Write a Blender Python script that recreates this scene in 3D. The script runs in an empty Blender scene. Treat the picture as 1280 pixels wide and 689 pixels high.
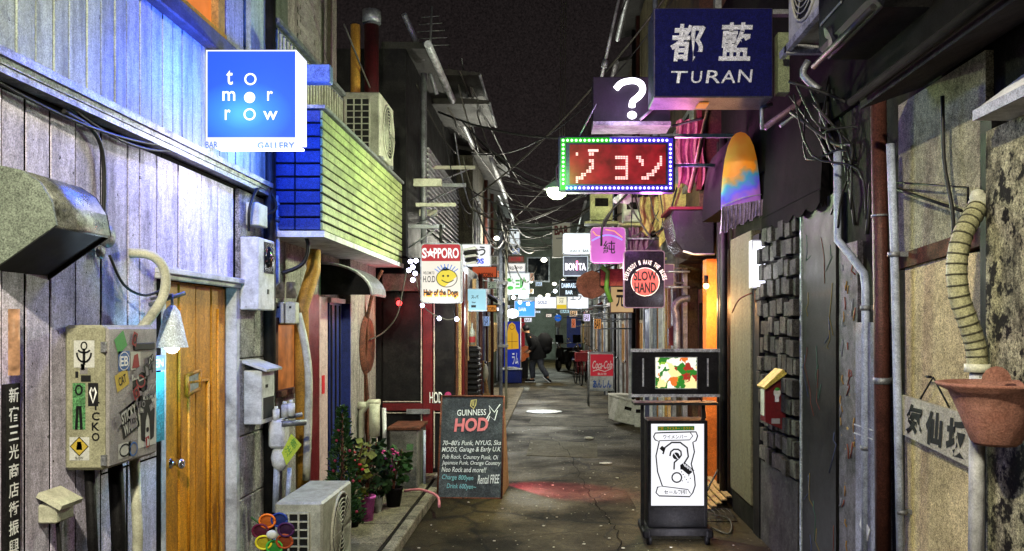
import bpy, bmesh, math, random
from mathutils import Vector, Matrix, Euler
random.seed(7)
PI = math.pi
S = bpy.context.scene
COL = bpy.context.collection

# ------------------------------------------------------------------ camera, sky, exposure
FPX, EYE, VX, VY = 1050.0, 1.6, 690.0, 408.0      # focal length in photo pixels, eye height, vanishing point
cam = bpy.data.cameras.new('camera'); cam.sensor_width = 36; cam.lens = FPX / 1280 * 36
cam.shift_x = -(VX - 640) / 1280; cam.shift_y = (VY - 344.5) / 1280
cam.clip_start = 0.05; cam.clip_end = 500
camo = bpy.data.objects.new('camera', cam); COL.objects.link(camo)
camo.location = (0, 0, EYE); camo.rotation_euler = (PI / 2, 0, 0); S.camera = camo
W = bpy.data.worlds.new("World"); S.world = W; W.use_nodes = True
wn = W.node_tree.nodes; wl = W.node_tree.links; wn.clear()
wo = wn.new('ShaderNodeOutputWorld'); wb = wn.new('ShaderNodeBackground'); wb2 = wn.new('ShaderNodeBackground'); wa = wn.new('ShaderNodeAddShader')
sk = wn.new('ShaderNodeTexSky'); sk.sky_type = 'NISHITA'; sk.sun_disc = False; sk.sun_elevation = math.radians(-6); sk.sun_rotation = math.radians(40)
wl.new(sk.outputs[0], wb.inputs[0]); wb.inputs[1].default_value = 0.05
wb2.inputs[1].default_value = 1.0     # city glow in the night sky, a little stronger low down, with thin cloud mottling
wt = wn.new('ShaderNodeTexCoord'); ws = wn.new('ShaderNodeSeparateXYZ'); wl.new(wt.outputs['Generated'], ws.inputs[0])
wr = wn.new('ShaderNodeValToRGB'); wl.new(ws.outputs[2], wr.inputs[0]); wr.color_ramp.elements[0].color = (.020, .0150, .0145, 1); wr.color_ramp.elements[1].position = .5; wr.color_ramp.elements[1].color = (.0066, .0053, .0054, 1)
wz = wn.new('ShaderNodeTexNoise'); wz.inputs['Scale'].default_value = 430; wz.inputs['Detail'].default_value = 4; wz.inputs['Roughness'].default_value = .9; wl.new(wt.outputs['Generated'], wz.inputs[0])
wm = wn.new('ShaderNodeMapRange'); wl.new(wz.outputs[0], wm.inputs[0]); wm.inputs[1].default_value = .35; wm.inputs[2].default_value = .65; wm.inputs[3].default_value = .35; wm.inputs[4].default_value = 1.75
wv = wn.new('ShaderNodeMix'); wv.data_type = 'RGBA'; wv.blend_type = 'MULTIPLY'; wv.inputs[0].default_value = 1; wl.new(wr.outputs[0], wv.inputs[6]); wl.new(wm.outputs[0], wv.inputs[7]); wl.new(wv.outputs[2], wb2.inputs[0])
wl.new(wb.outputs[0], wa.inputs[0]); wl.new(wb2.outputs[0], wa.inputs[1]); wl.new(wa.outputs[0], wo.inputs[0])
S.view_settings.view_transform = 'Standard'; S.view_settings.look = 'None'; S.view_settings.gamma = 1
S.view_settings.exposure = 0.0
S.cycles.use_denoising = True
S.cycles.max_bounces = 5; S.cycles.diffuse_bounces = 1; S.cycles.glossy_bounces = 2; S.cycles.transmission_bounces = 4
S.cycles.sample_clamp_indirect = 2.0; S.cycles.sample_clamp_direct = 20

def P(px, py, Y): return Vector(((px - VX) * Y / FPX, Y, EYE + (VY - py) * Y / FPX))
def WY(px, X): return FPX * X / (px - VX)
def WZ(py, Y): return EYE + (VY - py) * Y / FPX

# ------------------------------------------------------------------ materials
def C(h, k=1.0):
    h = h.lstrip('#'); r = []
    for i in (0, 2, 4):
        c = int(h[i:i + 2], 16) / 255
        r.append((c / 12.92 if c <= .04045 else ((c + .055) / 1.055) ** 2.4) * k)
    return (r[0], r[1], r[2], 1)
def nt(name):
    m = bpy.data.materials.new(name); m.use_nodes = True; n = m.node_tree.nodes; n.clear()
    o = n.new('ShaderNodeOutputMaterial'); b = n.new('ShaderNodeBsdfPrincipled'); m.node_tree.links.new(b.outputs[0], o.inputs[0])
    return m, n, m.node_tree.links, b
def mult(n, l, a, fac_socket, base=None):
    mx = n.new('ShaderNodeMix'); mx.data_type = 'RGBA'; mx.blend_type = 'MULTIPLY'; mx.inputs[0].default_value = 1
    l.new(a, mx.inputs[6]); l.new(fac_socket, mx.inputs[7]); return mx.outputs[2]
def mrange(n, l, s, a, b, c, d):
    r = n.new('ShaderNodeMapRange'); l.new(s, r.inputs[0])
    for i, v in enumerate((a, b, c, d)): r.inputs[i + 1].default_value = v
    return r.outputs[0]
def M(name, col, rough=.7, metal=0.0, dirt=.55, dcol=None, scale=3.0, bump=.25, vary=.12, streak=None, grain=.26, spec=.22, chip=None, fine=160):
    m, n, l, b = nt(name)
    g = n.new('ShaderNodeNewGeometry'); mp = n.new('ShaderNodeMapping'); l.new(g.outputs['Position'], mp.inputs[0])
    if streak: mp.inputs['Scale'].default_value = streak
    oi = n.new('ShaderNodeObjectInfo')
    n1 = n.new('ShaderNodeTexNoise'); n1.inputs['Scale'].default_value = scale; n1.inputs['Detail'].default_value = 9; n1.inputs['Roughness'].default_value = .68
    l.new(mp.outputs[0], n1.inputs[0])
    ad = n.new('ShaderNodeVectorMath'); ad.operation = 'ADD'; l.new(mp.outputs[0], ad.inputs[0]); l.new(oi.outputs['Random'], ad.inputs[1]); l.new(ad.outputs[0], n1.inputs[0])
    n2 = n.new('ShaderNodeTexNoise'); n2.inputs['Scale'].default_value = fine; n2.inputs['Detail'].default_value = 3; n2.inputs['Roughness'].default_value = .8
    l.new(g.outputs['Position'], n2.inputs[0])
    f = mrange(n, l, n1.outputs[0], .44, .64, 0, dirt)
    mx = n.new('ShaderNodeMix'); mx.data_type = 'RGBA'; l.new(f, mx.inputs[0]); mx.inputs[6].default_value = col
    mx.inputs[7].default_value = dcol or tuple([c * .22 for c in col[:3]] + [1])
    out = mx.outputs[2]
    if chip:
        n3 = n.new('ShaderNodeTexNoise'); n3.inputs['Scale'].default_value = chip[1]; n3.inputs['Detail'].default_value = 6; n3.inputs['Roughness'].default_value = .75; l.new(g.outputs['Position'], n3.inputs[0])
        f3 = mrange(n, l, n3.outputs[0], chip[2], chip[2] + .03, 0, 1)
        m3 = n.new('ShaderNodeMix'); m3.data_type = 'RGBA'; l.new(f3, m3.inputs[0]); l.new(out, m3.inputs[6]); m3.inputs[7].default_value = chip[0]; out = m3.outputs[2]
    g2 = mrange(n, l, n2.outputs[0], .33, .67, max(0.03, 1 - grain * 2.6), 1 + grain * 2.0)
    out = mult(n, l, out, g2)
    n4 = n.new('ShaderNodeTexNoise'); n4.inputs['Scale'].default_value = 42; n4.inputs['Detail'].default_value = 5; n4.inputs['Roughness'].default_value = .75; l.new(g.outputs['Position'], n4.inputs[0])
    out = mult(n, l, out, mrange(n, l, n4.outputs[0], .36, .60, max(.05, 1 - grain * 1.2), 1 + grain * .6))
    out = mult(n, l, out, mrange(n, l, oi.outputs['Random'], 0, 1, 1 - vary, 1 + vary))
    l.new(out, b.inputs['Base Color'])
    b.inputs['Roughness'].default_value = rough; b.inputs['Metallic'].default_value = metal; b.inputs['Specular IOR Level'].default_value = spec
    l.new(mrange(n, l, n1.outputs[0], .3, .7, rough - .1, min(1, rough + .12)), b.inputs['Roughness'])
    if bump:
        bp = n.new('ShaderNodeBump'); bp.inputs['Strength'].default_value = bump; bp.inputs['Distance'].default_value = .01
        mm = n.new('ShaderNodeMath'); mm.operation = 'ADD'; l.new(n1.outputs[0], mm.inputs[0]); l.new(n2.outputs[0], mm.inputs[1]); l.new(mm.outputs[0], bp.inputs['Height']); l.new(bp.outputs[0], b.inputs['Normal'])
    return m
def E(name, col, st=1.0, var=0.0, scale=3.0, base=None):
    m, n, l, b = nt(name)
    b.inputs['Base Color'].default_value = base or tuple([c * .06 for c in col[:3]] + [1]); b.inputs['Roughness'].default_value = .5; b.inputs['Specular IOR Level'].default_value = .15
    b.inputs['Emission Color'].default_value = col; b.inputs['Emission Strength'].default_value = st
    if var:
        g = n.new('ShaderNodeNewGeometry'); n1 = n.new('ShaderNodeTexNoise'); n1.inputs['Scale'].default_value = scale; n1.inputs['Detail'].default_value = 4
        l.new(g.outputs['Position'], n1.inputs[0]); l.new(mrange(n, l, n1.outputs[0], .3, .7, st * (1 - var), st * (1 + var)), b.inputs['Emission Strength'])
    return m
def flat(name, col, rough=.6): return M(name, col, rough, dirt=.15, bump=0, vary=0, grain=.08)

m_plank = M('whitewashed_timber', C('d4cce2', 1), .65, dirt=.62, dcol=C('4a4444'), scale=4, streak=(2.2, 2.2, .5), bump=.35, vary=.2, grain=.22, chip=(C('1c1816'), 19, .63))
m_panel = M('painted_panel', C('9aa39a'), .55, dirt=.6, dcol=C('4a4f48'), scale=3, streak=(4, 5, .6), bump=.25, vary=.14, grain=.18, chip=(C('24201c'), 14, .68))
m_ledge = M('ledge_metal', C('b0b0b4'), .4, .4, dirt=.7, dcol=C('201e1c'), scale=9, vary=.05)
m_dark = M('dark_grime', C('1d1a17'), .85, spec=.06, dirt=.6, dcol=C('0a0908'), scale=5, grain=.4)
m_black = M('black_paint', C('100f11'), .55, spec=.08, dirt=.4, dcol=C('2c2a2a'), scale=6, grain=.3, bump=.15)
m_blackmetal = M('black_metal', C('131315'), .5, .1, dirt=.4, dcol=C('34302c'), scale=12, grain=.25)
m_door = M('ochre_door', C('c98420'), .5, dirt=.6, dcol=C('6f4410'), scale=2.5, streak=(3, 3, .8), bump=.2, vary=.08, grain=.2)
m_white = M('white_paint', C('c4c4c6'), .5, dirt=.6, dcol=C('5c5a58'), scale=7, grain=.09, chip=(C('4a3a2a'), 22, .68))
m_cream = M('cream_plastic', C('b9b8a4'), .45, dirt=.6, dcol=C('5a584a'), scale=6, grain=.1)
m_greymetal = M('grey_metal', C('83858a'), .4, .5, dirt=.6, dcol=C('2c2b2a'), scale=7, grain=.2)
m_conduit = M('pale_conduit', C('9aa2b4'), .4, .1, dirt=.5, dcol=C('46464c'), scale=8, grain=.15)
m_chrome = M('chrome', C('c8c8c8'), .15, 1, dirt=.2, scale=20, bump=0, grain=.05)
m_block = M('concrete_block', C('98948f'), .85, dirt=.6, dcol=C('37332f'), scale=8, bump=.7, grain=.4, chip=(C('0e0c0b'), 16, .68))
m_concrete = M('rough_concrete', C('a29c82'), .9, dirt=.65, dcol=C('3d3a2e'), scale=3.5, bump=.9, grain=.35, chip=(C('201d16'), 7, .70))
m_plaster = M('tan_plaster', C('b5a37c'), .85, dirt=.6, dcol=C('5a4e34'), scale=2.2, bump=.5, grain=.3, chip=(C('d8d0b8'), 12, .70))
m_bark = M('peeling_wall', C('a39d80'), .95, dirt=1, dcol=C('16130e'), scale=7, streak=(1, 1, .45), bump=1, grain=.5, chip=(C('14110d'), 10, .53))
m_stone = M('grey_stone', C('3f3c37'), .85, dirt=.85, dcol=C('1c1a17'), scale=9, bump=1, vary=.45, grain=.5, chip=(C('12100e'), 14, .62))
m_siding = M('pale_siding', C('98a46c'), .45, dirt=.6, dcol=C('3e4228'), scale=3.5, streak=(1, 1, .5), bump=.25, vary=.12, grain=.25)
m_blueside = M('blue_siding', C('22366e'), .45, dirt=.35, dcol=C('1c2c60'), scale=3, bump=.15, vary=.08, grain=.25)
m_redpaint = M('dark_red_paint', C('540d13'), .4, dirt=.4, dcol=C('2a0709'), scale=6, grain=.15)
m_rustpipe = M('rust_red_pipe', C('50302a'), .4, .2, dirt=.5, dcol=C('301a17'), scale=9, grain=.25)
m_yellowpipe = M('ochre_duct', C('a87d33'), .5, dirt=.5, dcol=C('4e3714'), scale=8, grain=.2)
m_cable = M('cable_rubber', C('1b1a1a'), .5, dirt=.2, bump=0, grain=.1)
m_cablepale = M('cable_pale', C('3c3a34'), .5, dirt=.3, bump=0, grain=.1)
m_bluedoor = M('navy_door', C('202c6a'), .4, dirt=.4, dcol=C('0a0d20'), scale=5, grain=.2)
m_terra = M('terracotta', C('94685a'), .8, dirt=.35, dcol=C('6b3020'), scale=9, bump=.4, grain=.16)
m_tan = M('tan_board', C('5c5646'), .75, dirt=.5, dcol=C('57503c'), scale=4, streak=(3, 3, .7), grain=.35)
m_ply = M('bare_plywood', C('a88a5c'), .7, dirt=.3, scale=5, grain=.3)
m_void = M('near_black', C('0d0b0b'), .95, dirt=.4, scale=5, grain=.4, spec=.05)  # plain near-black for seam backing, cracks, eaves and upper wall
m_fabric = M('black_awning_fabric', C('0a0809'), .95, spec=.04, dirt=.5, dcol=C('0a0809'), scale=5, bump=.5, grain=.4)
m_glassdark = M('dark_glass', C('12161a'), .08, 0, dirt=.2, bump=0, grain=.05, spec=.8)
m_foam = M('styrofoam', C('c9c6bb'), .8, dirt=.35, dcol=C('77725f'), scale=10, grain=.2)
m_chalkboard = M('chalkboard_slate', C('262a30'), .6, dirt=.6, dcol=C('555a60'), scale=4, bump=.1, grain=.4, chip=(C('7d848c'), 4.5, .67))
m_rust = M('rusty_iron', C('5a3324'), .8, dirt=.7, dcol=C('1e1410'), scale=9, grain=.35)
m_roof = M('roof_sheet', C('2b2927'), .6, .2, dirt=.5, scale=3, grain=.3)
m_brown = M('brown_cloth', C('6e4232'), .9, dirt=.6, scale=9, grain=.3)
m_greenwall = M('green_grey_wall', C('666a60'), .8, dirt=.5, scale=2, grain=.3)
m_ink = flat('black_ink', C('0b0b0d'))
m_inkwhite = flat('white_print', C('e0e0e0'))
m_inkred = flat('red_print', C('b02028'))
m_inkgreen = flat('green_print', C('2f7a30'))
m_inkblue = flat('blue_print', C('2b50a0'))
m_inkyellow = flat('yellow_print', C('d0a520'))
m_skin = flat('skin', C('b08060')); m_jeans = M('denim', C('44464e'), .9, dirt=.3, grain=.3, scale=8); m_coat = M('black_coat', C('0b0a0c'), .95, dirt=.3, grain=.3)
m_leaf = M('leaf_green', C('28451e'), .6, dirt=.6, dcol=C('16260e'), scale=18, bump=0, vary=.2)
m_leafdark = M('leaf_dark', C('22391c'), .6, dirt=.6, dcol=C('101c0c'), scale=18, bump=0, vary=.2)

# ------------------------------------------------------------------ mesh builder
_tc = {}
def text_geo(s, bold=0.0, shear=0.0):
    k = (s, bold, shear)
    if k in _tc: return _tc[k]
    c = bpy.data.curves.new('t', 'FONT'); c.body = s; c.size = 1; c.offset = bold; c.shear = shear; c.resolution_u = 3; c.align_x = 'CENTER'
    o = bpy.data.objects.new('t', c); COL.objects.link(o); bpy.context.view_layer.update()
    dg = bpy.context.evaluated_depsgraph_get(); me = o.evaluated_get(dg).to_mesh()
    v = [(a.co.x, a.co.y) for a in me.vertices]; f = [tuple(p.vertices) for p in me.polygons]
    o.evaluated_get(dg).to_mesh_clear(); bpy.data.objects.remove(o); bpy.data.curves.remove(c)
    if v:
        x0 = min(a[0] for a in v); x1 = max(a[0] for a in v); y0 = min(a[1] for a in v); y1 = max(a[1] for a in v)
        v = [((a[0] - x0) / max(x1 - x0, 1e-6), (a[1] - y0) / max(y1 - y0, 1e-6)) for a in v]
    _tc[k] = (v, f); return _tc[k]
class MB:
    def __init__(s): s.v = []; s.f = []; s.sm = []
    def add(s, v, f, smooth=False):
        k = len(s.v); s.v += [Vector(a) for a in v]; s.f += [tuple(k + i for i in q) for q in f]; s.sm += [smooth] * len(f); return s
    def box(s, x0, x1, y0, y1, z0, z1):
        x0, x1 = min(x0, x1), max(x0, x1); y0, y1 = min(y0, y1), max(y0, y1); z0, z1 = min(z0, z1), max(z0, z1)
        return s.add([(x0, y0, z0), (x1, y0, z0), (x1, y1, z0), (x0, y1, z0), (x0, y0, z1), (x1, y0, z1), (x1, y1, z1), (x0, y1, z1)],
                     [(3, 2, 1, 0), (4, 5, 6, 7), (0, 1, 5, 4), (1, 2, 6, 5), (2, 3, 7, 6), (3, 0, 4, 7)])
    def obox(s, c, d, rot=(0, 0, 0)):
        m = Euler(rot).to_matrix(); b = MB().box(-d[0] / 2, d[0] / 2, -d[1] / 2, d[1] / 2, -d[2] / 2, d[2] / 2)
        return s.add([Vector(c) + m @ v for v in b.v], b.f)
    def cyl(s, p, q, r, r2=None, n=12, smooth=True):
        p, q = Vector(p), Vector(q); r2 = r if r2 is None else r2; d = (q - p).normalized()
        a = d.orthogonal().normalized(); b = d.cross(a); v = []
        for c, rr in ((p, r), (q, r2)): v += [c + (a * math.cos(2 * PI * i / n) + b * math.sin(2 * PI * i / n)) * rr for i in range(n)]
        s.add(v, [(i, (i + 1) % n, n + (i + 1) % n, n + i) for i in range(n)], smooth)
        k = len(s.v) - 2 * n; s.f += [tuple(k + n - 1 - i for i in range(n)), tuple(k + n + i for i in range(n))]; s.sm += [False, False]; return s
    def tube(s, pts, r, n=8, smooth=True, curve=0):
        pts = [Vector(p) for p in pts]
        if curve:
            q = []
            for i in range(len(pts) - 1):
                p0 = pts[max(i - 1, 0)]; p1 = pts[i]; p2 = pts[i + 1]; p3 = pts[min(i + 2, len(pts) - 1)]
                for k in range(curve):
                    t = k / curve; q.append(.5 * ((2 * p1) + (p2 - p0) * t + (2 * p0 - 5 * p1 + 4 * p2 - p3) * t * t + (3 * p1 - p0 - 3 * p2 + p3) * t ** 3))
            pts = q + [pts[-1]]
        rs = r if isinstance(r, (list, tuple)) else [r] * len(pts)
        if len(rs) != len(pts): rs = [rs[0]] * len(pts)
        d = (pts[1] - pts[0]).normalized(); a = d.orthogonal().normalized(); v = []
        for i, p in enumerate(pts):
            d2 = ((pts[min(i + 1, len(pts) - 1)] - p).normalized() + (p - pts[max(i - 1, 0)]).normalized())
            if d2.length > 1e-6: d2.normalize(); a = (a - d2 * a.dot(d2)); a = a.normalized() if a.length > 1e-6 else d2.orthogonal().normalized(); d = d2
            b = d.cross(a); v += [p + (a * math.cos(2 * PI * j / n) + b * math.sin(2 * PI * j / n)) * rs[i] for j in range(n)]
        f = [(i * n + j, i * n + (j + 1) % n, (i + 1) * n + (j + 1) % n, (i + 1) * n + j) for i in range(len(pts) - 1) for j in range(n)]
        s.add(v, f, smooth); k = len(s.v) - len(v); e = len(v) - n
        s.f += [tuple(k + n - 1 - i for i in range(n)), tuple(k + e + i for i in range(n))]; s.sm += [False, False]; return s
    def prism(s, poly, ax, d0, d1, smooth=False):
        n = len(poly); mk = {'x': lambda a, b, d: (d, a, b), 'y': lambda a, b, d: (a, d, b), 'z': lambda a, b, d: (a, b, d)}[ax]
        v = [mk(a, b, d0) for a, b in poly] + [mk(a, b, d1) for a, b in poly]
        s.add(v, [(i, (i + 1) % n, n + (i + 1) % n, n + i) for i in range(n)], smooth)
        k = len(s.v) - 2 * n; s.f += [tuple(k + n - 1 - i for i in range(n)), tuple(k + n + i for i in range(n))]; s.sm += [False, False]; return s
    def lathe(s, prof, c, n=16, smooth=True, a0=0, a1=2 * PI, ax='z'):
        c = Vector(c); full = abs(a1 - a0 - 2 * PI) < 1e-6; m = n if full else n + 1; v = []
        for r, z in prof:
            for i in range(m):
                t = a0 + (a1 - a0) * i / n; p = (r * math.cos(t), r * math.sin(t), z)
                if ax == 'y': p = (p[0], p[2], p[1])
                if ax == 'x': p = (p[2], p[0], p[1])
                v.append(c + Vector(p))
        f = []
        for k in range(len(prof) - 1):
            for i in range(n): j = (i + 1) % m; f.append((k * m + i, k * m + j, (k + 1) * m + j, (k + 1) * m + i))
        return s.add(v, f, smooth)
    def ball(s, c, r, n=12, sq=(1, 1, 1)):
        c = Vector(c); k = n // 2; v = [c + Vector((0, 0, r * sq[2]))]; f = []
        for i in range(1, k):
            t = PI * i / k
            for j in range(n): u = 2 * PI * j / n; v.append(c + Vector((math.sin(t) * math.cos(u) * sq[0], math.sin(t) * math.sin(u) * sq[1], math.cos(t) * sq[2])) * r)
        v.append(c - Vector((0, 0, r * sq[2]))); L = len(v) - 1
        for j in range(n): f.append((0, 1 + j, 1 + (j + 1) % n)); f.append((L, L - n + (j + 1) % n, L - n + j))
        for i in range(k - 2):
            for j in range(n): a = 1 + i * n; f.append((a + j, a + n + j, a + n + (j + 1) % n, a + (j + 1) % n))
        return s.add(v, f, True)
    def text(s, t, o, U, V, bold=0.0, shear=0.0, jit=0):
        v, f = text_geo(t, bold, shear); o, U, V = Vector(o), Vector(U), Vector(V)
        return s.add([o + U * a + V * b for a, b in v], f)
    def ribbon(s, pts, w, o, U, V, closed=False):        # a stroke of width w (in V units) in the frame o,U,V; pts 0..1
        o, U, V = Vector(o), Vector(U), Vector(V); q = [o + U * a + V * b for a, b in pts]; N = U.cross(V).normalized(); L = []
        ww = w * V.length; n = len(q)
        for i, p in enumerate(q):
            a = q[(i - 1) % n] if (closed or i) else p; b = q[(i + 1) % n] if (closed or i < n - 1) else p
            d = (b - a).normalized(); L.append((p + d.cross(N) * ww / 2, p - d.cross(N) * ww / 2))
        v = [x for pr in L for x in pr]; m = n if closed else n - 1
        return s.add(v, [(2 * i, 2 * ((i + 1) % n), 2 * ((i + 1) % n) + 1, 2 * i + 1) for i in range(m)])
    def quad(s, o, U, V): o, U, V = Vector(o), Vector(U), Vector(V); return s.add([o, o + U, o + U + V, o + V], [(0, 1, 2, 3)])
    def mesh(s, name, mat, off=(0, 0, 0), bevel=0):
        me = bpy.data.meshes.new(name); off = Vector(off); me.from_pydata([tuple(v - off) for v in s.v], [], s.f)
        me.polygons.foreach_set('use_smooth', s.sm); me.update()
        bm = bmesh.new(); bm.from_mesh(me)
        if bevel: bmesh.ops.bevel(bm, geom=bm.edges[:], offset=bevel, segments=1, affect='EDGES', clamp_overlap=True)
        if not getattr(s, 'keep', False) and len(bm.faces) > 1: bmesh.ops.recalc_face_normals(bm, faces=bm.faces[:])
        bm.to_mesh(me); bm.free()
        if mat: me.materials.append(mat)
        return me
def arc(cx, cy, r, a0, a1, n, ry=None): return [(cx + r * math.cos(math.radians(a0 + (a1 - a0) * i / n)), cy + (ry or r) * math.sin(math.radians(a0 + (a1 - a0) * i / n))) for i in range(n + 1)]

class Thing:
    def __init__(s, name, label, cat, loc=(0, 0, 0), group=None, kind=None):
        s.o = bpy.data.objects.new(name, None); COL.objects.link(s.o); s.loc = Vector(loc); s.o.location = s.loc; s.o.empty_display_size = .1
        props(s.o, label, cat, group, kind)
    def part(s, name, mb, mat, parent=None, label=None, bevel=0, kind=None):
        if not mb.v: return None
        o = bpy.data.objects.new(name, mb.mesh(name, mat, s.loc, bevel)); COL.objects.link(o); o.parent = parent or s.o
        if label: o['label'] = label
        if kind: o['kind'] = kind
        return o
    def piece(s, name, me, loc, parent=None, scale=(1, 1, 1), rot=(0, 0, 0)):
        o = bpy.data.objects.new(name, me); COL.objects.link(o); o.parent = parent or s.o; o.location = Vector(loc) - s.loc; o.scale = scale; o.rotation_euler = rot; return o
def props(o, label=None, cat=None, group=None, kind=None):
    if label: o['label'] = label
    if cat: o['category'] = cat
    if group: o['group'] = group
    if kind: o['kind'] = kind
def single(name, mb, mat, label, cat, group=None, kind=None, bevel=0):
    c = sum((v for v in mb.v), Vector()) / len(mb.v); c.z = min(v.z for v in mb.v)
    o = bpy.data.objects.new(name, mb.mesh(name, mat, c, bevel)); COL.objects.link(o); o.location = c; props(o, label, cat, group, kind); return o
def struct(name, mb, mat, bevel=0):
    o = bpy.data.objects.new(name, mb.mesh(name, mat, (0, 0, 0), bevel)); COL.objects.link(o); o['kind'] = 'structure'; return o
def copy_tree(o, loc, label=None, rz=None, parent=None):
    c = o.copy(); COL.objects.link(c); c.parent = parent
    if parent is None:
        c.location = loc
        if label: c['label'] = label
        if rz is not None: c.rotation_euler.z = rz
    for ch in list(o.children): copy_tree(ch, None, parent=c)
    return c
def lamp(name, loc, col, w, r=.03, parent=None, spot=None, aim=None, blend=.5):
    d = bpy.data.lights.new(name, 'SPOT' if spot else 'POINT'); d.energy = w * 4.7; d.color = col[:3]; d.shadow_soft_size = r
    if spot: d.spot_size = math.radians(spot); d.spot_blend = blend
    o = bpy.data.objects.new(name, d); COL.objects.link(o); o.location = loc
    if parent: o.parent = parent; o.location = Vector(loc) - parent.location
    if aim: o.rotation_euler = (Vector(aim) - Vector(loc)).to_track_quat('-Z', 'Y').to_euler()
    return o

# ================================================================== GROUND
gm, gn, gl, gb = nt('asphalt')
g = gn.new('ShaderNodeNewGeometry')
def gnoise(sc, det=6, ro=.6):
    t = gn.new('ShaderNodeTexNoise'); t.inputs['Scale'].default_value = sc; t.inputs['Detail'].default_value = det; t.inputs['Roughness'].default_value = ro; gl.new(g.outputs['Position'], t.inputs[0]); return t.outputs[0]
big = gnoise(1.1); fine = gnoise(120, 3, .8); mid = gnoise(28, 6, .8)
mx = gn.new('ShaderNodeMix'); mx.data_type = 'RGBA'; gl.new(mrange(gn, gl, big, .4, .62, 0, 1), mx.inputs[0]); mx.inputs[6].default_value = C('423820'); mx.inputs[7].default_value = C('171309')
out = mult(gn, gl, mx.outputs[2], mrange(gn, gl, mid, .34, .66, .35, 1.75)); out = mult(gn, gl, out, mrange(gn, gl, fine, .35, .68, .35, 1.8))
vo = gn.new('ShaderNodeTexVoronoi'); vo.inputs['Scale'].default_value = 14; gl.new(g.outputs['Position'], vo.inputs[0])          # pale chippings and litter specks, brightened as painted-in sparkle
spk = gn.new('ShaderNodeMix'); spk.data_type = 'RGBA'; gl.new(mrange(gn, gl, vo.outputs['Distance'], .05, .10, .7, 0), spk.inputs[0]); gl.new(out, spk.inputs[6]); spk.inputs[7].default_value = C('c9c2aa'); 
vc = gn.new('ShaderNodeTexVoronoi'); vc.feature = 'DISTANCE_TO_EDGE'; vc.inputs['Scale'].default_value = .55
nz = gn.new('ShaderNodeTexNoise'); nz.inputs['Scale'].default_value = 3; gl.new(g.outputs['Position'], nz.inputs[0])
va = gn.new('ShaderNodeVectorMath'); va.operation = 'MULTIPLY_ADD'; gl.new(nz.outputs['Color'], va.inputs[0]); va.inputs[1].default_value = (.25, .25, 0); gl.new(g.outputs['Position'], va.inputs[2]); gl.new(va.outputs[0], vc.inputs[0])
out = mult(gn, gl, spk.outputs[2], mrange(gn, gl, vc.outputs['Distance'], .0, .012, .2, 1))
vc2 = gn.new('ShaderNodeTexVoronoi'); vc2.feature = 'DISTANCE_TO_EDGE'; vc2.inputs['Scale'].default_value = 1.7; gl.new(va.outputs[0], vc2.inputs[0])
crk = gn.new('ShaderNodeMath'); crk.operation = 'MAXIMUM'; gl.new(mrange(gn, gl, vc2.outputs['Distance'], .0, .02, .25, 1), crk.inputs[0]); gl.new(mrange(gn, gl, gnoise(.9), .5, .56, 1, 0), crk.inputs[1])
out = mult(gn, gl, out, crk.outputs[0])
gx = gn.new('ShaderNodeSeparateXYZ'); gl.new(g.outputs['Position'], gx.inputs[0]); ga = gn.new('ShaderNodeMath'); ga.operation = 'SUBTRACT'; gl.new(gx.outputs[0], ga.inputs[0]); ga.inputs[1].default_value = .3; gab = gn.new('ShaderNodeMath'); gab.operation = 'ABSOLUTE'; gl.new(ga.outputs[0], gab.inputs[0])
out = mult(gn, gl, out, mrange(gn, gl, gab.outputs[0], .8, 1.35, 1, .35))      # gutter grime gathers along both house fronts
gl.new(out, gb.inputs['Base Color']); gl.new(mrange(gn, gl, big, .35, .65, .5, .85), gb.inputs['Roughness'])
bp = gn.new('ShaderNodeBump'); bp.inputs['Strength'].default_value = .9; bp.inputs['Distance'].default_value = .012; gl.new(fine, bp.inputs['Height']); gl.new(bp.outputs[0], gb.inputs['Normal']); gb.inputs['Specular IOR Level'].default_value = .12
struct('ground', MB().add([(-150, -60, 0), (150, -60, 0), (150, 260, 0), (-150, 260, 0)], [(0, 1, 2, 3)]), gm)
m_patch = M('asphalt_patch', C('3c3521'), .75, dirt=.6, dcol=C('26221a'), scale=5, bump=.8, grain=.6, fine=110)
m_patch2 = M('pale_patch', C('4e472e'), .75, dirt=.6, dcol=C('3a3628'), scale=6, bump=.8, grain=.6, fine=110)
def patch(name, pts, mat, z=.004): struct(name, MB().prism(pts, 'z', z - .003, z), mat)
patch('road_patch', [(-.32, 10.4), (.55, 10.2), (.62, 11.5), (-.3, 11.8)], m_patch2)
patch('road_patch', [(.75, 6.3), (1.25, 6.3), (1.22, 9.2), (.72, 9.0)], m_patch)
patch('road_patch', [(-.4, 13.5), (.9, 13.4), (.9, 14.6), (-.35, 14.8)], m_patch)
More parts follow.
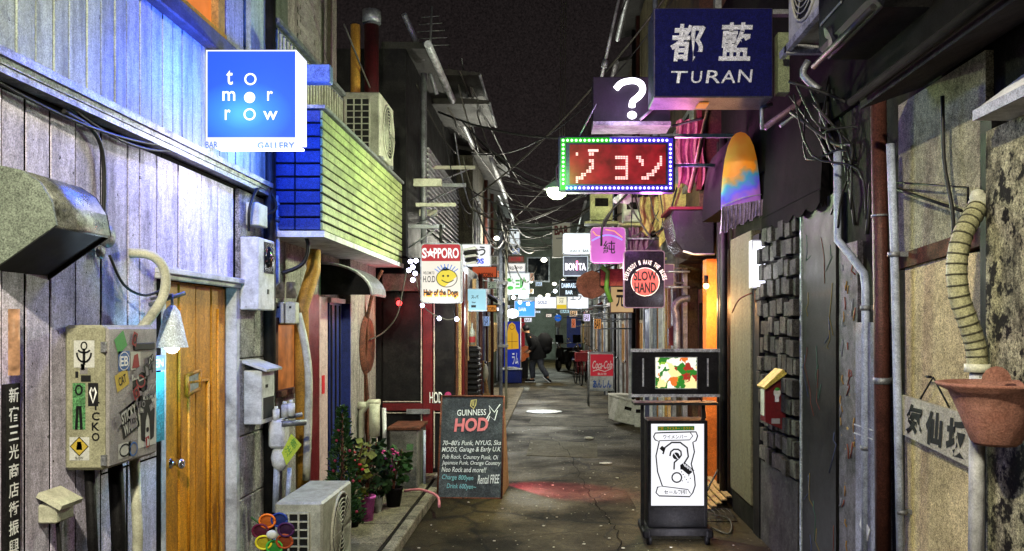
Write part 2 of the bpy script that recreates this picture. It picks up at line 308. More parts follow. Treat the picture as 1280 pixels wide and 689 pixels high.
# pavement along the left-hand houses, in separate slabs
pv = MB().box(-1.95, -1.155, -3, 8.6, -.05, .085); pavement = struct('pavement', pv, m_dark)
slab = MB().box(-.385, .385, -.29, .29, 0, .014).mesh('paving_slab', M('paving_stone', C('6f6857'), .8, dirt=.6, scale=6, bump=.8, vary=.25, grain=.4), bevel=.006)
for i in range(12):
    o = bpy.data.objects.new('paving_slab', slab); COL.objects.link(o); o.parent = pavement; o.location = (-1.56, 1.9 + i * .6, .086 + random.uniform(-.003, .002)); o.rotation_euler = (random.uniform(-.006, .006), 0, 0)
kb = MB().box(-.04, .04, -.27, .27, 0, .095).mesh('kerb_stone', M('kerb_concrete', C('7b7565'), .85, dirt=.7, dcol=C('2a261e'), scale=7, bump=.8, vary=.2, grain=.4), bevel=.01)
for i in range(18):
    o = bpy.data.objects.new('kerb_stone', kb); COL.objects.link(o); o.parent = pavement; o.location = (-1.11 + random.uniform(-.006, .006), -.8 + i * .545, 0)
def crack(pts, w):
    mb = MB(); rk = random.Random(len(pts) * 7 + int(pts[0][0] * 100)); q = []
    for i in range(len(pts) - 1):
        a, b = Vector(pts[i] + (0,)), Vector(pts[i + 1] + (0,))
        for k in range(14): q.append(a.lerp(b, k / 14) + Vector((rk.uniform(-.022, .022), rk.uniform(-.03, .03), 0)))
    q.append(Vector(pts[-1] + (0,))); mb.ribbon([(p.x, p.y) for p in q], w, (0, 0, .0085), (1, 0, 0), (0, 1, 0)); struct('road_crack', mb, m_void)
crack([(.32, 8.4), (.42, 7.4), (.5, 6.6), (.48, 5.4)], .007); crack([(-.1, 12.5), (.2, 10.8), (.32, 8.4)], .006); crack([(.32, 8.4), (.75, 8.1), (1.2, 8.2)], .006); crack([(-.9, 6.1), (-.2, 6.4), (.5, 6.6)], .006); crack([(-.7, 9.3), (-.1, 9.1), (.3, 9.4), (1.0, 9.2)], .008)
# a strip of worn paving further along
pv2 = struct('side_path', MB().box(-1.6, -.72, 11.6, 21.5, -.05, .03), M('worn_paving', C('7a6c50'), .8, dirt=.7, dcol=C('3a3222'), scale=4, grain=.5))
# ================================================================== BUILDINGS: left, timber bar
XL = -1.9
bar = Thing('timber_bar', 'whitewashed timber plank bar front with an ochre door and painted panels above', 'building', (XL, 3, 0))
w = MB().box(-5, XL - .008, -3, 4.1, 0, 4.6).box(-5, XL - .008, 4.1, 5.02, 1.86, 4.6).box(-5, XL - .008, 5.02, 5.54, 0, 4.6).box(-5, XL - .12, 4.1, 5.02, 0, 1.86)
w.box(-3, XL + .024, -1, 5.19, 2.53, 3.09).box(-3, XL - .004, -1, 4.09, .1, 2.44).box(-3, XL - .004, 4.1, 5.0, 1.9, 2.44)
bar.part('wall', w, m_void)  # near-black backing set forward, so gaps between boards read dark
ed = [1.0, 1.25, 1.5, 1.72, 1.98, 2.2, 2.42, 2.62, 2.78, 2.9, 3.03, 3.18, 3.35, 3.54, 3.76, 3.87, 4.04, 4.27, 4.55, 4.78, 5.01]
for i in range(len(ed) - 1):
    a, b = ed[i], ed[i + 1]; z0 = .1 if b < 4.1 else 1.88
    if a > 3.5 and b < 4.05:
        bar.part('plank', MB().box(XL - .008, XL + random.uniform(-.0025, .0025), a + .007, b - .007, .98, 2.42), m_plank)
        bar.part('plank', MB().box(XL - .008, XL + random.uniform(-.004, .0), a + .007, b - .007, .1, .97), m_plank)
    else: bar.part('plank', MB().box(XL - .008, XL + random.uniform(-.0025, .0025), a + .007, b - .007, z0, 2.42), m_plank)
pe = [1.2, 1.5, 1.8, 2.1, 2.4, 2.6, 2.8, 2.93, 3.04, 3.15, 3.25, 3.375, 3.48, 3.59, 3.69, 3.81, 3.92, 4.03, 4.14, 4.245, 4.365, 4.48, 4.6, 4.72, 4.84, 4.96, 5.08, 5.2]
for i in range(len(pe) - 1):
    bar.part('panel', MB().prism([(pe[i] + .006, 2.52), (pe[i + 1] - .006, 2.52), (pe[i + 1] - .006, 3.1), (pe[i] + .006, 3.1)], 'x', XL - .008, XL + .03 + (.002 if i % 2 else 0)), m_panel)
bar.part('corner_panel', MB().box(XL - .03, XL + .035, 5.2, 5.5, 2.52, 4.5), m_panel)
led = bar.part('ledge', MB().box(XL - .03, XL + .06, -1, 5.52, 2.45, 2.475).box(XL + .045, XL + .065, -1, 5.52, 2.477, 2.5), m_ledge)
tr = MB()
for i in range(60): tr.box(XL + .02, XL + .075, 2.2 + i * .055, 2.235 + i * .055, 2.5, 2.512)
bar.part('cable_tray', tr.box(XL + .01, XL + .02, 2.2, 5.5, 2.476, 2.53).box(XL + .072, XL + .082, 2.2, 5.5, 2.5, 2.53), m_ledge, led)
bar.part('header_beam', MB().box(XL - .03, XL + .09, -1, 5.2, 3.1, 3.2), M('blue_grey_beam', C('43424a'), .6, dirt=.7, scale=5), bevel=.008)
m_orange = E('orange_window', C('e07b35'), .95, .25, 5)
wf = bar.part('window', MB().box(XL + .0, XL + .05, 2.0, 4.78, 3.2, 3.25).box(XL, XL + .05, 2.0, 2.05, 3.25, 4.3).box(XL, XL + .05, 4.66, 4.75, 3.25, 4.3).box(XL, XL + .05, 3.5, 3.56, 3.25, 4.3), m_yellowpipe)
bar.part('pane', MB().box(XL - .02, XL + .01, 2.05, 3.5, 3.25, 4.3).box(XL - .02, XL + .01, 3.56, 4.66, 3.25, 4.3), m_orange, wf)
bar.part('upper_panel', MB().box(XL - .03, XL + .04, 4.8, 5.06, 3.2, 4.5), M('lavender_panel', C('9090a4'), .5, dirt=.5, streak=(6, 6, .7)))
bar.part('lintel', MB().box(XL - .03, XL + .05, 4.02, 5.06, 1.855, 1.885).box(XL - .01, XL + .03, 4.02, 5.06, 1.83, 1.855), m_white, bevel=.004)
for y in (4.12, 5.03): bar.part('door_post', MB().box(XL - .12, XL + (.02 if y > 5 else -.005), y - .025, y + .03, .1, 1.83), m_white, bevel=.004)
dr = bar.part('door', MB().box(XL - .1, XL - .055, 4.15, 4.99, .1, 1.83), m_door)
for i in range(4): bar.part('door_board', MB().box(XL - .055, XL - .04 + .004 * (i % 2), 4.16 + i * .207, 4.355 + i * .207, .12, 1.82), m_door, dr, bevel=.004)
dm = MB()
for (a, b) in (((4.47, 1.30), (4.72, 1.30)), ((4.72, 1.30), (4.72, .25)), ((4.72, .25), (4.47, .25)), ((4.47, .25), (4.47, 1.30)), ((4.36, .9), (4.36, 1.7)), ((4.86, .3), (4.86, 1.7))):
    dm.tube([(XL - .034, a[0], a[1]), (XL - .034, b[0], b[1])], .009, 5)
bar.part('door_moulding', dm, m_door, dr)
dw = MB(); q = [(4.44, 1.235), (4.60, 1.26), (4.60, 1.36), (4.44, 1.34)]
for i in range(4): a, b = q[i], q[(i + 1) % 4]; dw.tube([(XL - .03, a[0], a[1]), (XL - .03, b[0], b[1])], .012, 4)
bar.part('door_window_frame', dw, m_door, dr)
bar.part('door_window', MB().prism(q, 'x', XL - .035, XL - .032), E('pale_glass', C('b8bfae'), .35, .5, 30), dr)
kn = MB().lathe([(.0, 0), (.028, 0), (.028, .006), (.012, .012), (.012, .03), (.026, .045), (.028, .06), (.02, .068), (0, .07)], (XL - .045, 4.28, .90), 16, ax='x')
bar.part('knob', kn, m_chrome, dr)
# block pillar at the corner: three courses of blocks
for z0, z1 in ((.1, .55), (.557, .93), (.937, 1.4), (1.407, 1.86), (1.867, 2.43)):
    for y0, y1 in ((5.06, 5.30), (5.305, 5.54)): bar.part('block', MB().box(XL - .03, XL + .02, y0, y1, z0, z1), m_block, bevel=.006)
bar.part('corner_pole', MB().cyl((XL + .05, 5.5, .1), (XL + .05, 5.5, 4.6), .04, n=12), m_blackmetal)
# electricity meter box at the corner
def wallbox(name, label, cat, x0, x1, y0, y1, z0, z1, mat, bev=.006): 
    t = Thing(name, label, cat, ((x0 + x1) / 2, (y0 + y1) / 2, z0)); t.part('casing', MB().box(x0, x1, y0, y1, z0, z1), mat, bevel=bev); return t
t = wallbox('electric_meter', 'white electric meter box with a glass window beside the ochre door', 'meter', XL + .02, XL + .13, 5.06, 5.36, 1.70, 2.14, m_white)
t.part('meter_window', MB().ball((XL + .13, 5.24, 2.03), .07, 12, (.45, .85, 1)).box(XL + .12, XL + .135, 5.16, 5.33, 1.93, 2.12), m_glassdark)
t.part('dial', MB().box(XL + .135, XL + .14, 5.19, 5.29, 2.0, 2.08), E('meter_face', C('b06a7a'), .25))
t.part('keyhole', MB().box(XL + .13, XL + .133, 5.22, 5.25, 1.80, 1.83), m_ink)
t = wallbox('junction_box', 'small grey junction box with looping black cable above the white meter', 'junction box', XL + .02, XL + .10, 5.15, 5.32, 2.22, 2.36, m_cream)
t.part('cable', MB().tube([(XL + .06, 5.1, 2.18), (XL + .08, 5.05, 2.3), (XL + .08, 5.15, 2.42), (XL + .05, 5.3, 2.47)], .01, 6, curve=5).tube([(XL + .06, 5.32, 2.3), (XL + .12, 5.42, 2.36), (XL + .1, 5.4, 2.45)], .009, 6, curve=4), m_cable)
t = wallbox('mailbox', 'white letter box with a sloping lid on the block pillar', 'mailbox', XL + .02, XL + .13, 5.12, 5.36, 1.0, 1.33, m_white)
t.part('lid', MB().obox((XL + .09, 5.24, 1.36), (.17, .29, .015), (0, .35, 0)), m_white)
t.part('slot', MB().box(XL + .13, XL + .133, 5.19, 5.23, 1.22, 1.24).box(XL + .13, XL + .133, 5.15, 5.34, 1.03, 1.16), m_ink)

# vent hood near the camera
h = Thing('vent_hood', 'greenish metal vent hood curving out from the plank wall', 'vent hood', (XL, 3, 1.77))
prof = [(XL, 2.14), (XL + .05, 2.14), (XL + .12, 2.125), (XL + .18, 2.085), (XL + .22, 2.02), (XL + .235, 1.94), (XL, 1.775)]
h.part('end_cap', MB().prism(prof, 'y', 2.82, 2.83), M('green_grey_sheet', C('687064'), .6, dirt=.4, dcol=C('3c4238'), scale=4, grain=.28))
h.part('hood', MB().prism([(a, b) for a, b in prof[:-1]] + [(a - .008 if a > XL else a, b - .008) for a, b in reversed(prof[:-1])], 'y', 2.83, 3.17, True), M('shiny_sheet', C('8a8c84'), .3, .6, dirt=.9, dcol=C('141412'), scale=9))
h.part('far_cap', MB().prism(prof, 'y', 3.165, 3.175), m_dark)
h.part('opening_shade', MB().add([(XL + .228, 2.84, 1.945), (XL + .228, 3.16, 1.945), (XL, 3.16, 1.79), (XL, 2.84, 1.79)], [(0, 1, 2, 3)]), m_ink)  # black sheet stands in for the shade inside the open underside
h = Thing('round_vent', 'dented round vent cap on the planks beside the hood', 'vent', (XL, 3.55, 1.9)); h.part('cap', MB().ball((XL + .02, 3.55, 1.98), .05, 12, (.6, 1, 1)), m_greymetal); h.part('flange', MB().ball((XL + .02, 3.5, 1.91), .03, 8, (.5, 1, 1)), m_greymetal)
# sticker covered box
sb = Thing('sticker_covered_cabinet', 'beige electrical cabinet covered with stickers below the vent hood', 'cabinet', (XL, 3.4, 1.04))
bx0, bx1, by0, by1, bz0, bz1 = XL + .005, -1.74, 3.26, 3.68, 1.04, 1.605
sb.part('casing', MB().box(bx0, bx1, by0, by1, bz0, bz1), M('beige_box', C('8f8d76'), .5, dirt=.4, dcol=C('4c4a38'), scale=6, grain=.14), bevel=.012)
sb.part('lid', MB().box(bx1 - .002, bx1 + .014, by0 + .01, by1 - .01, bz0 + .01, bz1 - .01), M('grey_lid', C('8b8787'), .45, dirt=.4, dcol=C('504e50'), scale=6, grain=.12), bevel=.006)
sb.part('handle_slot', MB().box(bx1 + .014, bx1 + .02, 3.46, 3.64, 1.50, 1.53), m_ink, bevel=.004)
sb.part('hinge', MB().box(bx1 - .01, bx1 + .01, by0 - .004, by0 + .006, 1.06, 1.1), m_greymetal); sb.part('hinge', MB().box(bx1 - .01, bx1 + .01, by0 - .004, by0 + .006, 1.5, 1.54), m_greymetal)
XF = bx1 + .0155
def stick_front(y0, y1, z0, z1, mat, marks=(), rot=0):
    r = Matrix.Rotation(rot, 3, 'X'); c = Vector((XF, (y0 + y1) / 2, (z0 + z1) / 2)); hy, hz = (y1 - y0) / 2, (z1 - z0) / 2
    o = c + r @ Vector((0, -hy, -hz)); U = r @ Vector((0, 2 * hy, 0)); V = r @ Vector((0, 0, 2 * hz))
    s_ = sb.part('sticker', MB().quad(o, U, V), mat)
    for fn, mt in marks: mb = MB(); fn(mb, o + Vector((.0012, 0, 0)), U, V); sb.part('print', mb, mt, s_)
def near_stick(x0, x1, z0, z1, mat, marks=()):
    o = Vector((x0, by0 - .0015, z0)); U = Vector((x1 - x0, 0, 0)); V = Vector((0, 0, z1 - z0)); s_ = sb.part('sticker', MB().quad(o, U, V), mat)
    for fn, mt in marks: mb = MB(); fn(mb, o - Vector((0, .0012, 0)), U, V); sb.part('print', mb, mt, s_)
def tx(s_, x0=.1, y0=.2, w_=.8, h_=.6, b=.02, sh=0): return lambda mb, o, U, V: mb.text(s_, o + U * x0 + V * y0, U * w_, V * h_, b, sh)
def rb(pts, w_, closed=False): return lambda mb, o, U, V: mb.ribbon(pts, w_, o, U, V, closed)
def pl(pts): return lambda mb, o, U, V: mb.add([o + U * a + V * b for a, b in pts], [tuple(range(len(pts)))])
circ = lambda cx, cy, r, n=14, ry=None: [(cx + r * math.cos(2 * PI * i / n), cy + (ry or r) * math.sin(2 * PI * i / n)) for i in range(n)]
ms_blue = flat('sticker_blue', C('3a5f9a')); ms_yel = flat('sticker_yellow', C('b0983a')); ms_wh = flat('sticker_white', C('b5b5b0')); ms_gr = flat('sticker_green', C('3f8a44')); ms_red = flat('sticker_red', C('8a2a2a')); ms_bk = flat('sticker_black', C('161618')); ms_gy = flat('sticker_grey', C('7a7678'))
near_stick(-1.855, -1.775, 1.44, 1.545, ms_wh, [(rb([(.5, .1), (.5, .7)], .1), m_ink), (rb(arc(.5, .55, .35, 180, 360, 8), .07), m_ink), (rb(arc(.5, .7, .3, 200, 340, 8, .15), .07), m_ink), (rb(circ(.5, .8, .14), .05, True), m_ink)])
near_stick(-1.86, -1.81, 1.20, 1.38, M('green_graffiti', C('4b7a4e'), .6, grain=.3), [(rb([(.3, 0), (.4, .5), (.6, .5), (.7, 0)], .06), m_ink), (rb(circ(.5, .85, .25, 10, .1), .04, True), m_ink)])
near_stick(-1.80, -1.76, 1.29, 1.38, ms_bk, [(rb([(.5, .15), (.2, .6), (.35, .8), (.5, .65), (.65, .8), (.8, .6)], .08, True), m_inkwhite)])
near_stick(-1.872, -1.795, 1.08, 1.17, ms_wh, [(pl([(.5, .2), (.95, .6), (.5, 1), (.05, .6)]), ms_yel), (rb([(.5, .2), (.95, .6), (.5, 1), (.05, .6)], .05, True), m_ink), (pl([(.35, .45), (.65, .45), (.6, .8), (.4, .8)]), m_ink), (tx('SLOW', .3, .04, .4, .12), m_ink)])
mb = MB(); [mb.text(ch, Vector((-1.785, by0 - .002, 1.275 - i * .04)), Vector((.03, 0, 0)), Vector((0, 0, .032)), .02) for i, ch in enumerate('TCKO')]; sb.part('lettering', mb, m_ink)
stick_front(3.34, 3.43, 1.42, 1.50, ms_blue, [(tx('EB', .15, .25, .7, .5), m_inkwhite), (rb(circ(.5, .5, .46), .04, True), m_inkwhite)])
stick_front(3.32, 3.42, 1.35, 1.42, ms_yel, [(tx('CAT', .2, .25, .6, .5), m_ink)], .3)
stick_front(3.32, 3.40, 1.50, 1.57, ms_gr, (), .5)
stick_front(3.44, 3.52, 1.42, 1.495, ms_wh, [(pl([(.1, .1), (.9, .1), (.7, .9), (.3, .8)]), ms_red)])
stick_front(3.46, 3.58, 1.33, 1.41, ms_bk, [(rb(circ(.5, .5, .3), .1, True), ms_red), (rb([(.1, .9), (.4, .5), (.9, .8)], .08), ms_wh)], -.2)
stick_front(3.40, 3.54, 1.25, 1.33, ms_gy, (), .35); stick_front(3.56, 3.66, 1.37, 1.47, ms_gy, [(tx('44', .1, .3, .6, .4), m_ink)], .1)
stick_front(3.36, 3.50, 1.16, 1.28, ms_bk, [(tx('STICKY', .05, .52, .9, .4, .03, .2), ms_wh), (tx('WALLS', .1, .08, .8, .38, .03, .2), ms_wh)], .3)
stick_front(3.50, 3.66, 1.09, 1.31, ms_wh, [(pl([(.15, .15), (.35, .1), (.4, .5), (.5, .65), (.6, .5), (.65, .1), (.85, .15), (.9, .7), (.7, .9), (.3, .9), (.1, .7)]), m_ink), (pl(circ(.5, .32, .08, 10, .05)), m_ink), (tx('IN A BOX', .1, .9, .8, .1, .01), m_ink)])
stick_front(3.34, 3.44, 1.07, 1.13, ms_wh, [(rb(circ(.5, .5, .4), .12, True), ms_bk)]); stick_front(3.42, 3.5, 1.06, 1.13, ms_gy, [(rb(circ(.5, .5, .38), .1, True), ms_blue)])
rs = random.Random(12)
for k in range(15):
    y_ = rs.uniform(3.30, 3.60); z_ = rs.uniform(1.07, 1.54); w_ = rs.uniform(.03, .07); h_ = rs.uniform(.02, .06); XF = bx1 + .0185 + k * .0003
    a_, b_2, c_2 = rs.random(), rs.random(), rs.random()
    stick_front(y_, y_ + w_, z_, z_ + h_, rs.choice([ms_bk, ms_bk, ms_gy, ms_wh, ms_red, ms_gy]), [(rs.choice([rb([(.1, .2), (.4, .8), (.6, .3), (.9, .8)], .14), pl([(.2, .2), (.7, .1), (.9, .6), (.4, .9)]), rb(circ(.5, .5, .3), .14, True), tx(rs.choice(['XX', 'PUNK', 'NO', 'BEAT']), .1, .3, .8, .4, .03)]), rs.choice([ms_wh, ms_bk, ms_gy]))], rs.uniform(-.5, .5))
for k in range(4): near_stick(-1.875 + rs.uniform(0, .07), -1.84 + rs.uniform(0, .08), 1.385 + k * .015, 1.41 + k * .015, rs.choice([ms_gy, ms_bk]))
# legs and pipes below the cabinet
for i, (y, r_, x_, mt) in enumerate(((3.34, .02, -1.84, m_black), (3.5, .03, -1.82, m_black), (3.62, .022, -1.8, m_cream))):
    single('conduit', MB().tube([(x_, y, 1.04), (x_ + .01, y + .01, .7), (x_, y, .09)], r_, 8), mt, ('black cable duct running down from under the sticker cabinet, nearest its hinge', 'thick black pipe in the middle below the sticker cabinet', 'pale plastic pipe below the sticker cabinet, closest to the ochre door')[i], 'pipe')
sw = wallbox('socket_cover', 'tilted beige weatherproof socket cover low on the planks', 'socket', XL + .0, XL + .07, 3.1, 3.22, .87, .94, m_cream)
sw.part('hood', MB().obox((XL + .05, 3.16, .955), (.1, .14, .02), (0, .5, 0)), m_cream); sw.part('cord', MB().tube([(XL + .04, 3.16, .87), (XL + .06, 3.15, .6), (XL + .03, 3.2, .1)], .008, 6, curve=4), m_cable)
single('flexible_conduit', MB().tube([(XL + .0, 3.78, 1.93), (XL + .09, 3.8, 1.92), (XL + .13, 3.84, 1.85), (XL + .12, 3.83, 1.72), (XL + .07, 3.68, 1.55)], .022, 10, curve=5), m_cream, 'curved beige conduit leaving the plank wall above the sticker cabinet', 'pipe')
# hanging wind-bell lamp next to the door and the cyan-lit panel
t = Thing('hanging_lantern', 'white bell-shaped lantern hanging from a bracket beside the ochre door', 'lantern', (XL + .1, 3.98, 1.48))
t.part('bracket', MB().tube([(XL, 3.98, 1.73), (XL + .1, 3.98, 1.75), (XL + .1, 3.98, 1.68)], .008, 6).tube([(XL + .02, 3.92, 1.7), (XL + .14, 4.03, 1.76)], .01, 6), m_greymetal)
t.part('shade', MB().lathe([(.012, 1.70), (.035, 1.67), (.045, 1.62), (.05, 1.60), (.058, 1.56), (.072, 1.50)], (XL + .1, 3.98, 0), 16), M('lantern_glass', C('c4ccd0'), .3, dirt=.2))
bl = t.part('bulb', MB().ball((XL + .1, 3.98, 1.505), .035, 10), E('bulb_cool', (.75, .85, 1, 1), 9)); lamp('lantern_light', (XL + .13, 3.98, 1.47), (.6, .8, 1), 2, .03, t.o)
t = Thing('notice_panel', 'teal notice panel under the bell lantern, its blue header glowing', 'notice', (XL, 3.95, 1.1))
t.part('board', MB().box(XL + .012, XL + .022, 3.80, 4.07, 1.05, 1.38), M('teal_board', C('2f7f86'), .5, dirt=.5, scale=6, grain=.3)); t.part('header', MB().box(XL + .012, XL + .03, 3.84, 4.06, 1.39, 1.46), E('blue_header', C('7f9cff'), 1.2))
lamp('panel_glow', (XL + .09, 3.95, 1.38), (.1, .75, 1), 1.6, .03, t.o); t.part('lettering', MB().text('OPEN', (XL + .0315, 3.86, 1.405), (0, .18, 0), (0, 0, .04), .02), m_inkwhite)
# vertical kanji board
t = Thing('kanji_board', 'narrow black board with white vertical lettering at the very edge of the plank wall', 'sign', (XL, 2.93, .9))
t.part('board', MB().box(XL + .01, XL + .025, 2.885, 2.962, .55, 1.40), m_black)
[t.part('character', MB().text(ch, (XL + .027, 2.897, 1.335 - i * .066), (0, .054, 0), (0, 0, .052), .012), m_inkwhite) for i, ch in enumerate('新宿三光商店街振興組合')]
t.part('lamp_tube', MB().cyl((XL + .03, 2.92, 1.43), (XL + .03, 2.92, 1.66), .018, n=10), E('warm_tube', C('d8a070'), .7, .6, 30))

# ================================================================== tomorrow sign
def rrect(x0, x1, z0, z1, r, k=4):
    if r <= 0: return [(x0, z0), (x1, z0), (x1, z1), (x0, z1)]
    p = []
    for cx, cz, a0 in ((x1 - r, z0 + r, -90), (x1 - r, z1 - r, 0), (x0 + r, z1 - r, 90), (x0 + r, z0 + r, 180)): p += arc(cx, cz, r, a0, a0 + 90, k)
    return p
def lightbox(name, label, x0, x1, y0, y1, z0, z1, face_mat, case_mat, cat='sign', fr=.012, side_mat=None, back=True, group=None, rad=0.0):
    t = Thing(name, label, cat, ((x0 + x1) / 2, (y0 + y1) / 2, z0), group)
    rad = max(rad, fr * 1.01) if rad else 0
    o = rrect(x0, x1, z0, z1, rad); i_ = rrect(x0 + fr, x1 - fr, z0 + fr, z1 - fr, max(rad - fr, 0.0001) if rad else 0); n = len(o)
    v = [(a, y0, b) for a, b in o] + [(a, y1, b) for a, b in o] + [(a, y0, b) for a, b in i_] + [(a, y1, b) for a, b in i_]; f = []
    for k in range(n):
        j = (k + 1) % n; f += [(k, j, n + j, n + k), (2 * n + k, 3 * n + k, 3 * n + j, 2 * n + j), (k, 2 * n + k, 2 * n + j, j), (n + k, n + j, 3 * n + j, 3 * n + k)]
    t.part('casing', MB().add(v, f), case_mat)
    t.part('face', MB().prism(i_, 'y', y0 + .004, y0 + .01), face_mat)
    if back: t.part('back_face', MB().prism(i_, 'y', y1 - .01, y1 - .004), face_mat)
    t.y = y0; return t
def put(t, name, mat, Y, items, parent=None):      # items: text or strokes given in photo pixels on the plane Y
    mb = MB()
    for it in items:
        if it[0] == 't':
            _, s_, a, b, c, d = it[:6]; k = it[6] if len(it) > 6 else .01; sh = it[7] if len(it) > 7 else 0; o = P(a, d, Y); mb.text(s_, o, P(c, d, Y) - o, P(a, b, Y) - o, k, sh)
        elif it[0] == 'r':
            pts = [P(x, y, Y) for x, y in it[1]]; o = pts[0]; wpx = it[2] * Y / FPX; mb.ribbon([((p - o).x, (p - o).z) for p in pts], wpx, o, (1, 0, 0), (0, 0, 1), len(it) > 3)
        elif it[0] == 'p': mb.add([P(x, y, Y) for x, y in it[1]], [tuple(range(len(it[1])))])
    return t.part(name, mb, mat, parent)
tm, tn, tl, tb = nt('blue_lit_acrylic')
g_ = tn.new('ShaderNodeNewGeometry'); sp = tn.new('ShaderNodeVectorMath'); sp.operation = 'SUBTRACT'; tl.new(g_.outputs['Position'], sp.inputs[0]); sp.inputs[1].default_value = (-1.66, 4.5, 2.74)
sc_ = tn.new('ShaderNodeVectorMath'); sc_.operation = 'MULTIPLY'; tl.new(sp.outputs[0], sc_.inputs[0]); sc_.inputs[1].default_value = (1, .3, 1.5); ln = tn.new('ShaderNodeVectorMath'); ln.operation = 'LENGTH'; tl.new(sc_.outputs[0], ln.inputs[0])
cr = tn.new('ShaderNodeValToRGB'); tl.new(ln.outputs['Value'], cr.inputs[0]); cr.color_ramp.elements[0].position = .03; cr.color_ramp.elements[0].color = C('5ac8ff'); cr.color_ramp.elements[1].position = .27; cr.color_ramp.elements[1].color = C('2258d8')
e_ = cr.color_ramp.elements.new(.13); e_.color = C('3a90ea')     # the tube inside the box shows through the acrylic
tl.new(cr.outputs[0], tb.inputs['Emission Color']); tb.inputs['Emission Strength'].default_value = 1.0; tb.inputs['Base Color'].default_value = (.01, .02, .05, 1); tb.inputs['Specular IOR Level'].default_value = .1
Y0 = 4.5
m_whiteglow = E('white_acrylic', C('eef0ff'), 1.6)
t = lightbox('hanging_sign', 'square glowing blue light box reading tomorrow, hung on the timber bar', -1.853, -1.37, Y0, 4.69, 2.6, 3.08, tm, m_whiteglow, fr=.005)
t.part('bottom_strip', MB().box(-1.853, -1.37, Y0 - .003, Y0 + .003, 2.558, 2.612), E('white_strip', C('e8eaff'), 1.1)); t.part('underside', MB().box(-1.84, -1.38, Y0 + .01, 4.68, 2.575, 2.585), E('white_under', (.85, .88, 1, 1), 5))
put(t, 'lettering', E('letter_white', (1, 1, 1, 1), 1.6), Y0 - .004, [('t', 't', 283, 88, 291, 106), ('t', 'm', 278, 114, 294, 126), ('t', 'r', 334, 114, 341, 126), ('t', 'r', 281, 137, 288, 150), ('t', 'w', 329, 139, 347, 150)] +
    [('r', [(313 + 6.5 * math.cos(a / 8 * PI), 99 + 6.5 * math.sin(a / 8 * PI)) for a in range(16)], 2.2, 1), ('p', [(312 + 7 * math.cos(a / 8 * PI), 122 + 7 * math.sin(a / 8 * PI)) for a in range(16)]), ('r', [(312 + 6.5 * math.cos(a / 8 * PI), 143 + 6.5 * math.sin(a / 8 * PI)) for a in range(16)], 2.2, 1)])
put(t, 'caption', m_inkblue, Y0 - .005, [('t', 'BAR', 257, 177, 272, 185), ('t', 'GALLERY', 322, 178, 368, 186)])
t.part('bracket', MB().box(-1.9, -1.6, 4.56, 4.6, 3.08, 3.1).cyl((-1.9, 4.6, 2.7), (-1.85, 4.6, 2.7), .015), m_greymetal)
lamp('sign_light', (-1.6, 4.3, 2.5), (.75, .72, 1), 2.2, .08, t.o); lamp('sign_light', (-1.60, 4.22, 2.85), (.03, .10, 1), 14, .12, t.o); lamp('sign_light', (-1.62, 4.95, 2.8), (.05, .15, 1), 15, .1, t.o)
t = Thing('small_floodlight', 'small pale blue rectangular floodlight box beside the balcony rail', 'floodlight', (-1.55, 5.55, 3.2)); t.part('housing', MB().box(-1.64, -1.46, 5.52, 5.6, 3.205, 3.325), M('blue_grey_box', C('6c84b8'), .4), bevel=.006); t.part('arm', MB().tube([(-1.84, 5.56, 3.3), (-1.64, 5.56, 3.27)], .012, 6), m_greymetal)

# ================================================================== left, second building with the sided balcony
hb = Thing('balcony_building', 'narrow house with a board-sided balcony above a red posted doorway', 'building', (-1.9, 7, 0))
w = MB().box(-5, -1.9, 5.56, 7.5, 0, 2.2).box(-5, -1.8, 7.5, 8.58, 0, 2.2).box(-5, -2.2, 5.56, 8.58, 3.07, 5.2)
hb.part('wall', w, M('weathered_plaster', C('8e8982'), .8, dirt=.6, dcol=C('2e2a28'), scale=3, streak=(3, 3, .6), grain=.4))
bal = hb.part('balcony', MB().box(-5, -1.545, 5.62, 8.56, 2.225, 3.05), m_dark)
hb.part('soffit', MB().box(-1.95, -1.53, 5.60, 8.58, 2.2, 2.224).box(-1.9, -1.515, 5.585, 5.6, 2.195, 2.235).box(-1.53, -1.515, 5.6, 8.58, 2.195, 2.235), m_white, bal)
n = 13; hh = (3.05 - 2.24) / n
for i in range(n): hb.part('siding_board', MB().box(-1.545, -1.53, 5.6, 8.57, 2.24 + i * hh + .002 + random.uniform(0, .004), 2.24 + (i + 1) * hh - .006 - random.uniform(0, .004)), m_siding, bal, bevel=.003)
n = 9; hh = (3.05 - 2.24) / n
for i in range(n):
    hb.part('siding_board', MB().box(-1.9, -1.72, 5.605, 5.62, 2.24 + i * hh + .005, 2.24 + (i + 1) * hh - .008), m_blueside, bal, bevel=.003)
    hb.part('siding_board', MB().box(-1.712, -1.548, 5.605, 5.62, 2.24 + i * hh + .005, 2.24 + (i + 1) * hh - .008), m_blueside, bal, bevel=.003)
hb.part('coping', MB().box(-1.92, -1.51, 5.59, 5.66, 3.052, 3.075).box(-1.6, -1.51, 5.66, 8.58, 3.052, 3.075), m_greymetal, bal)
rl = hb.part('railing', MB().box(-1.87, -1.81, 5.58, 7.9, 3.62, 3.65).box(-1.85, -1.83, 5.6, 7.9, 3.58, 3.59), m_greymetal)
bm_ = MB().box(-.008, .008, -.008, .008, 0, .52).mesh('baluster', m_cream)
for i in range(29): hb.piece('baluster', bm_, (-1.84, 5.62 + i * .078, 3.075), rl)
hb.part('upper_panel', MB().box(-2.2, -2.17, 6.2, 6.9, 3.1, 5.0), M('grey_green_sheet', C('5a6058'), .6, dirt=.4, streak=(4, 4, .6), grain=.3))
ub = MB().box(0, .012, 0, .15, 0, .05).mesh('brick', M('white_brick', C('8d8a86'), .7, dirt=.4, vary=.2, grain=.3), bevel=.003)
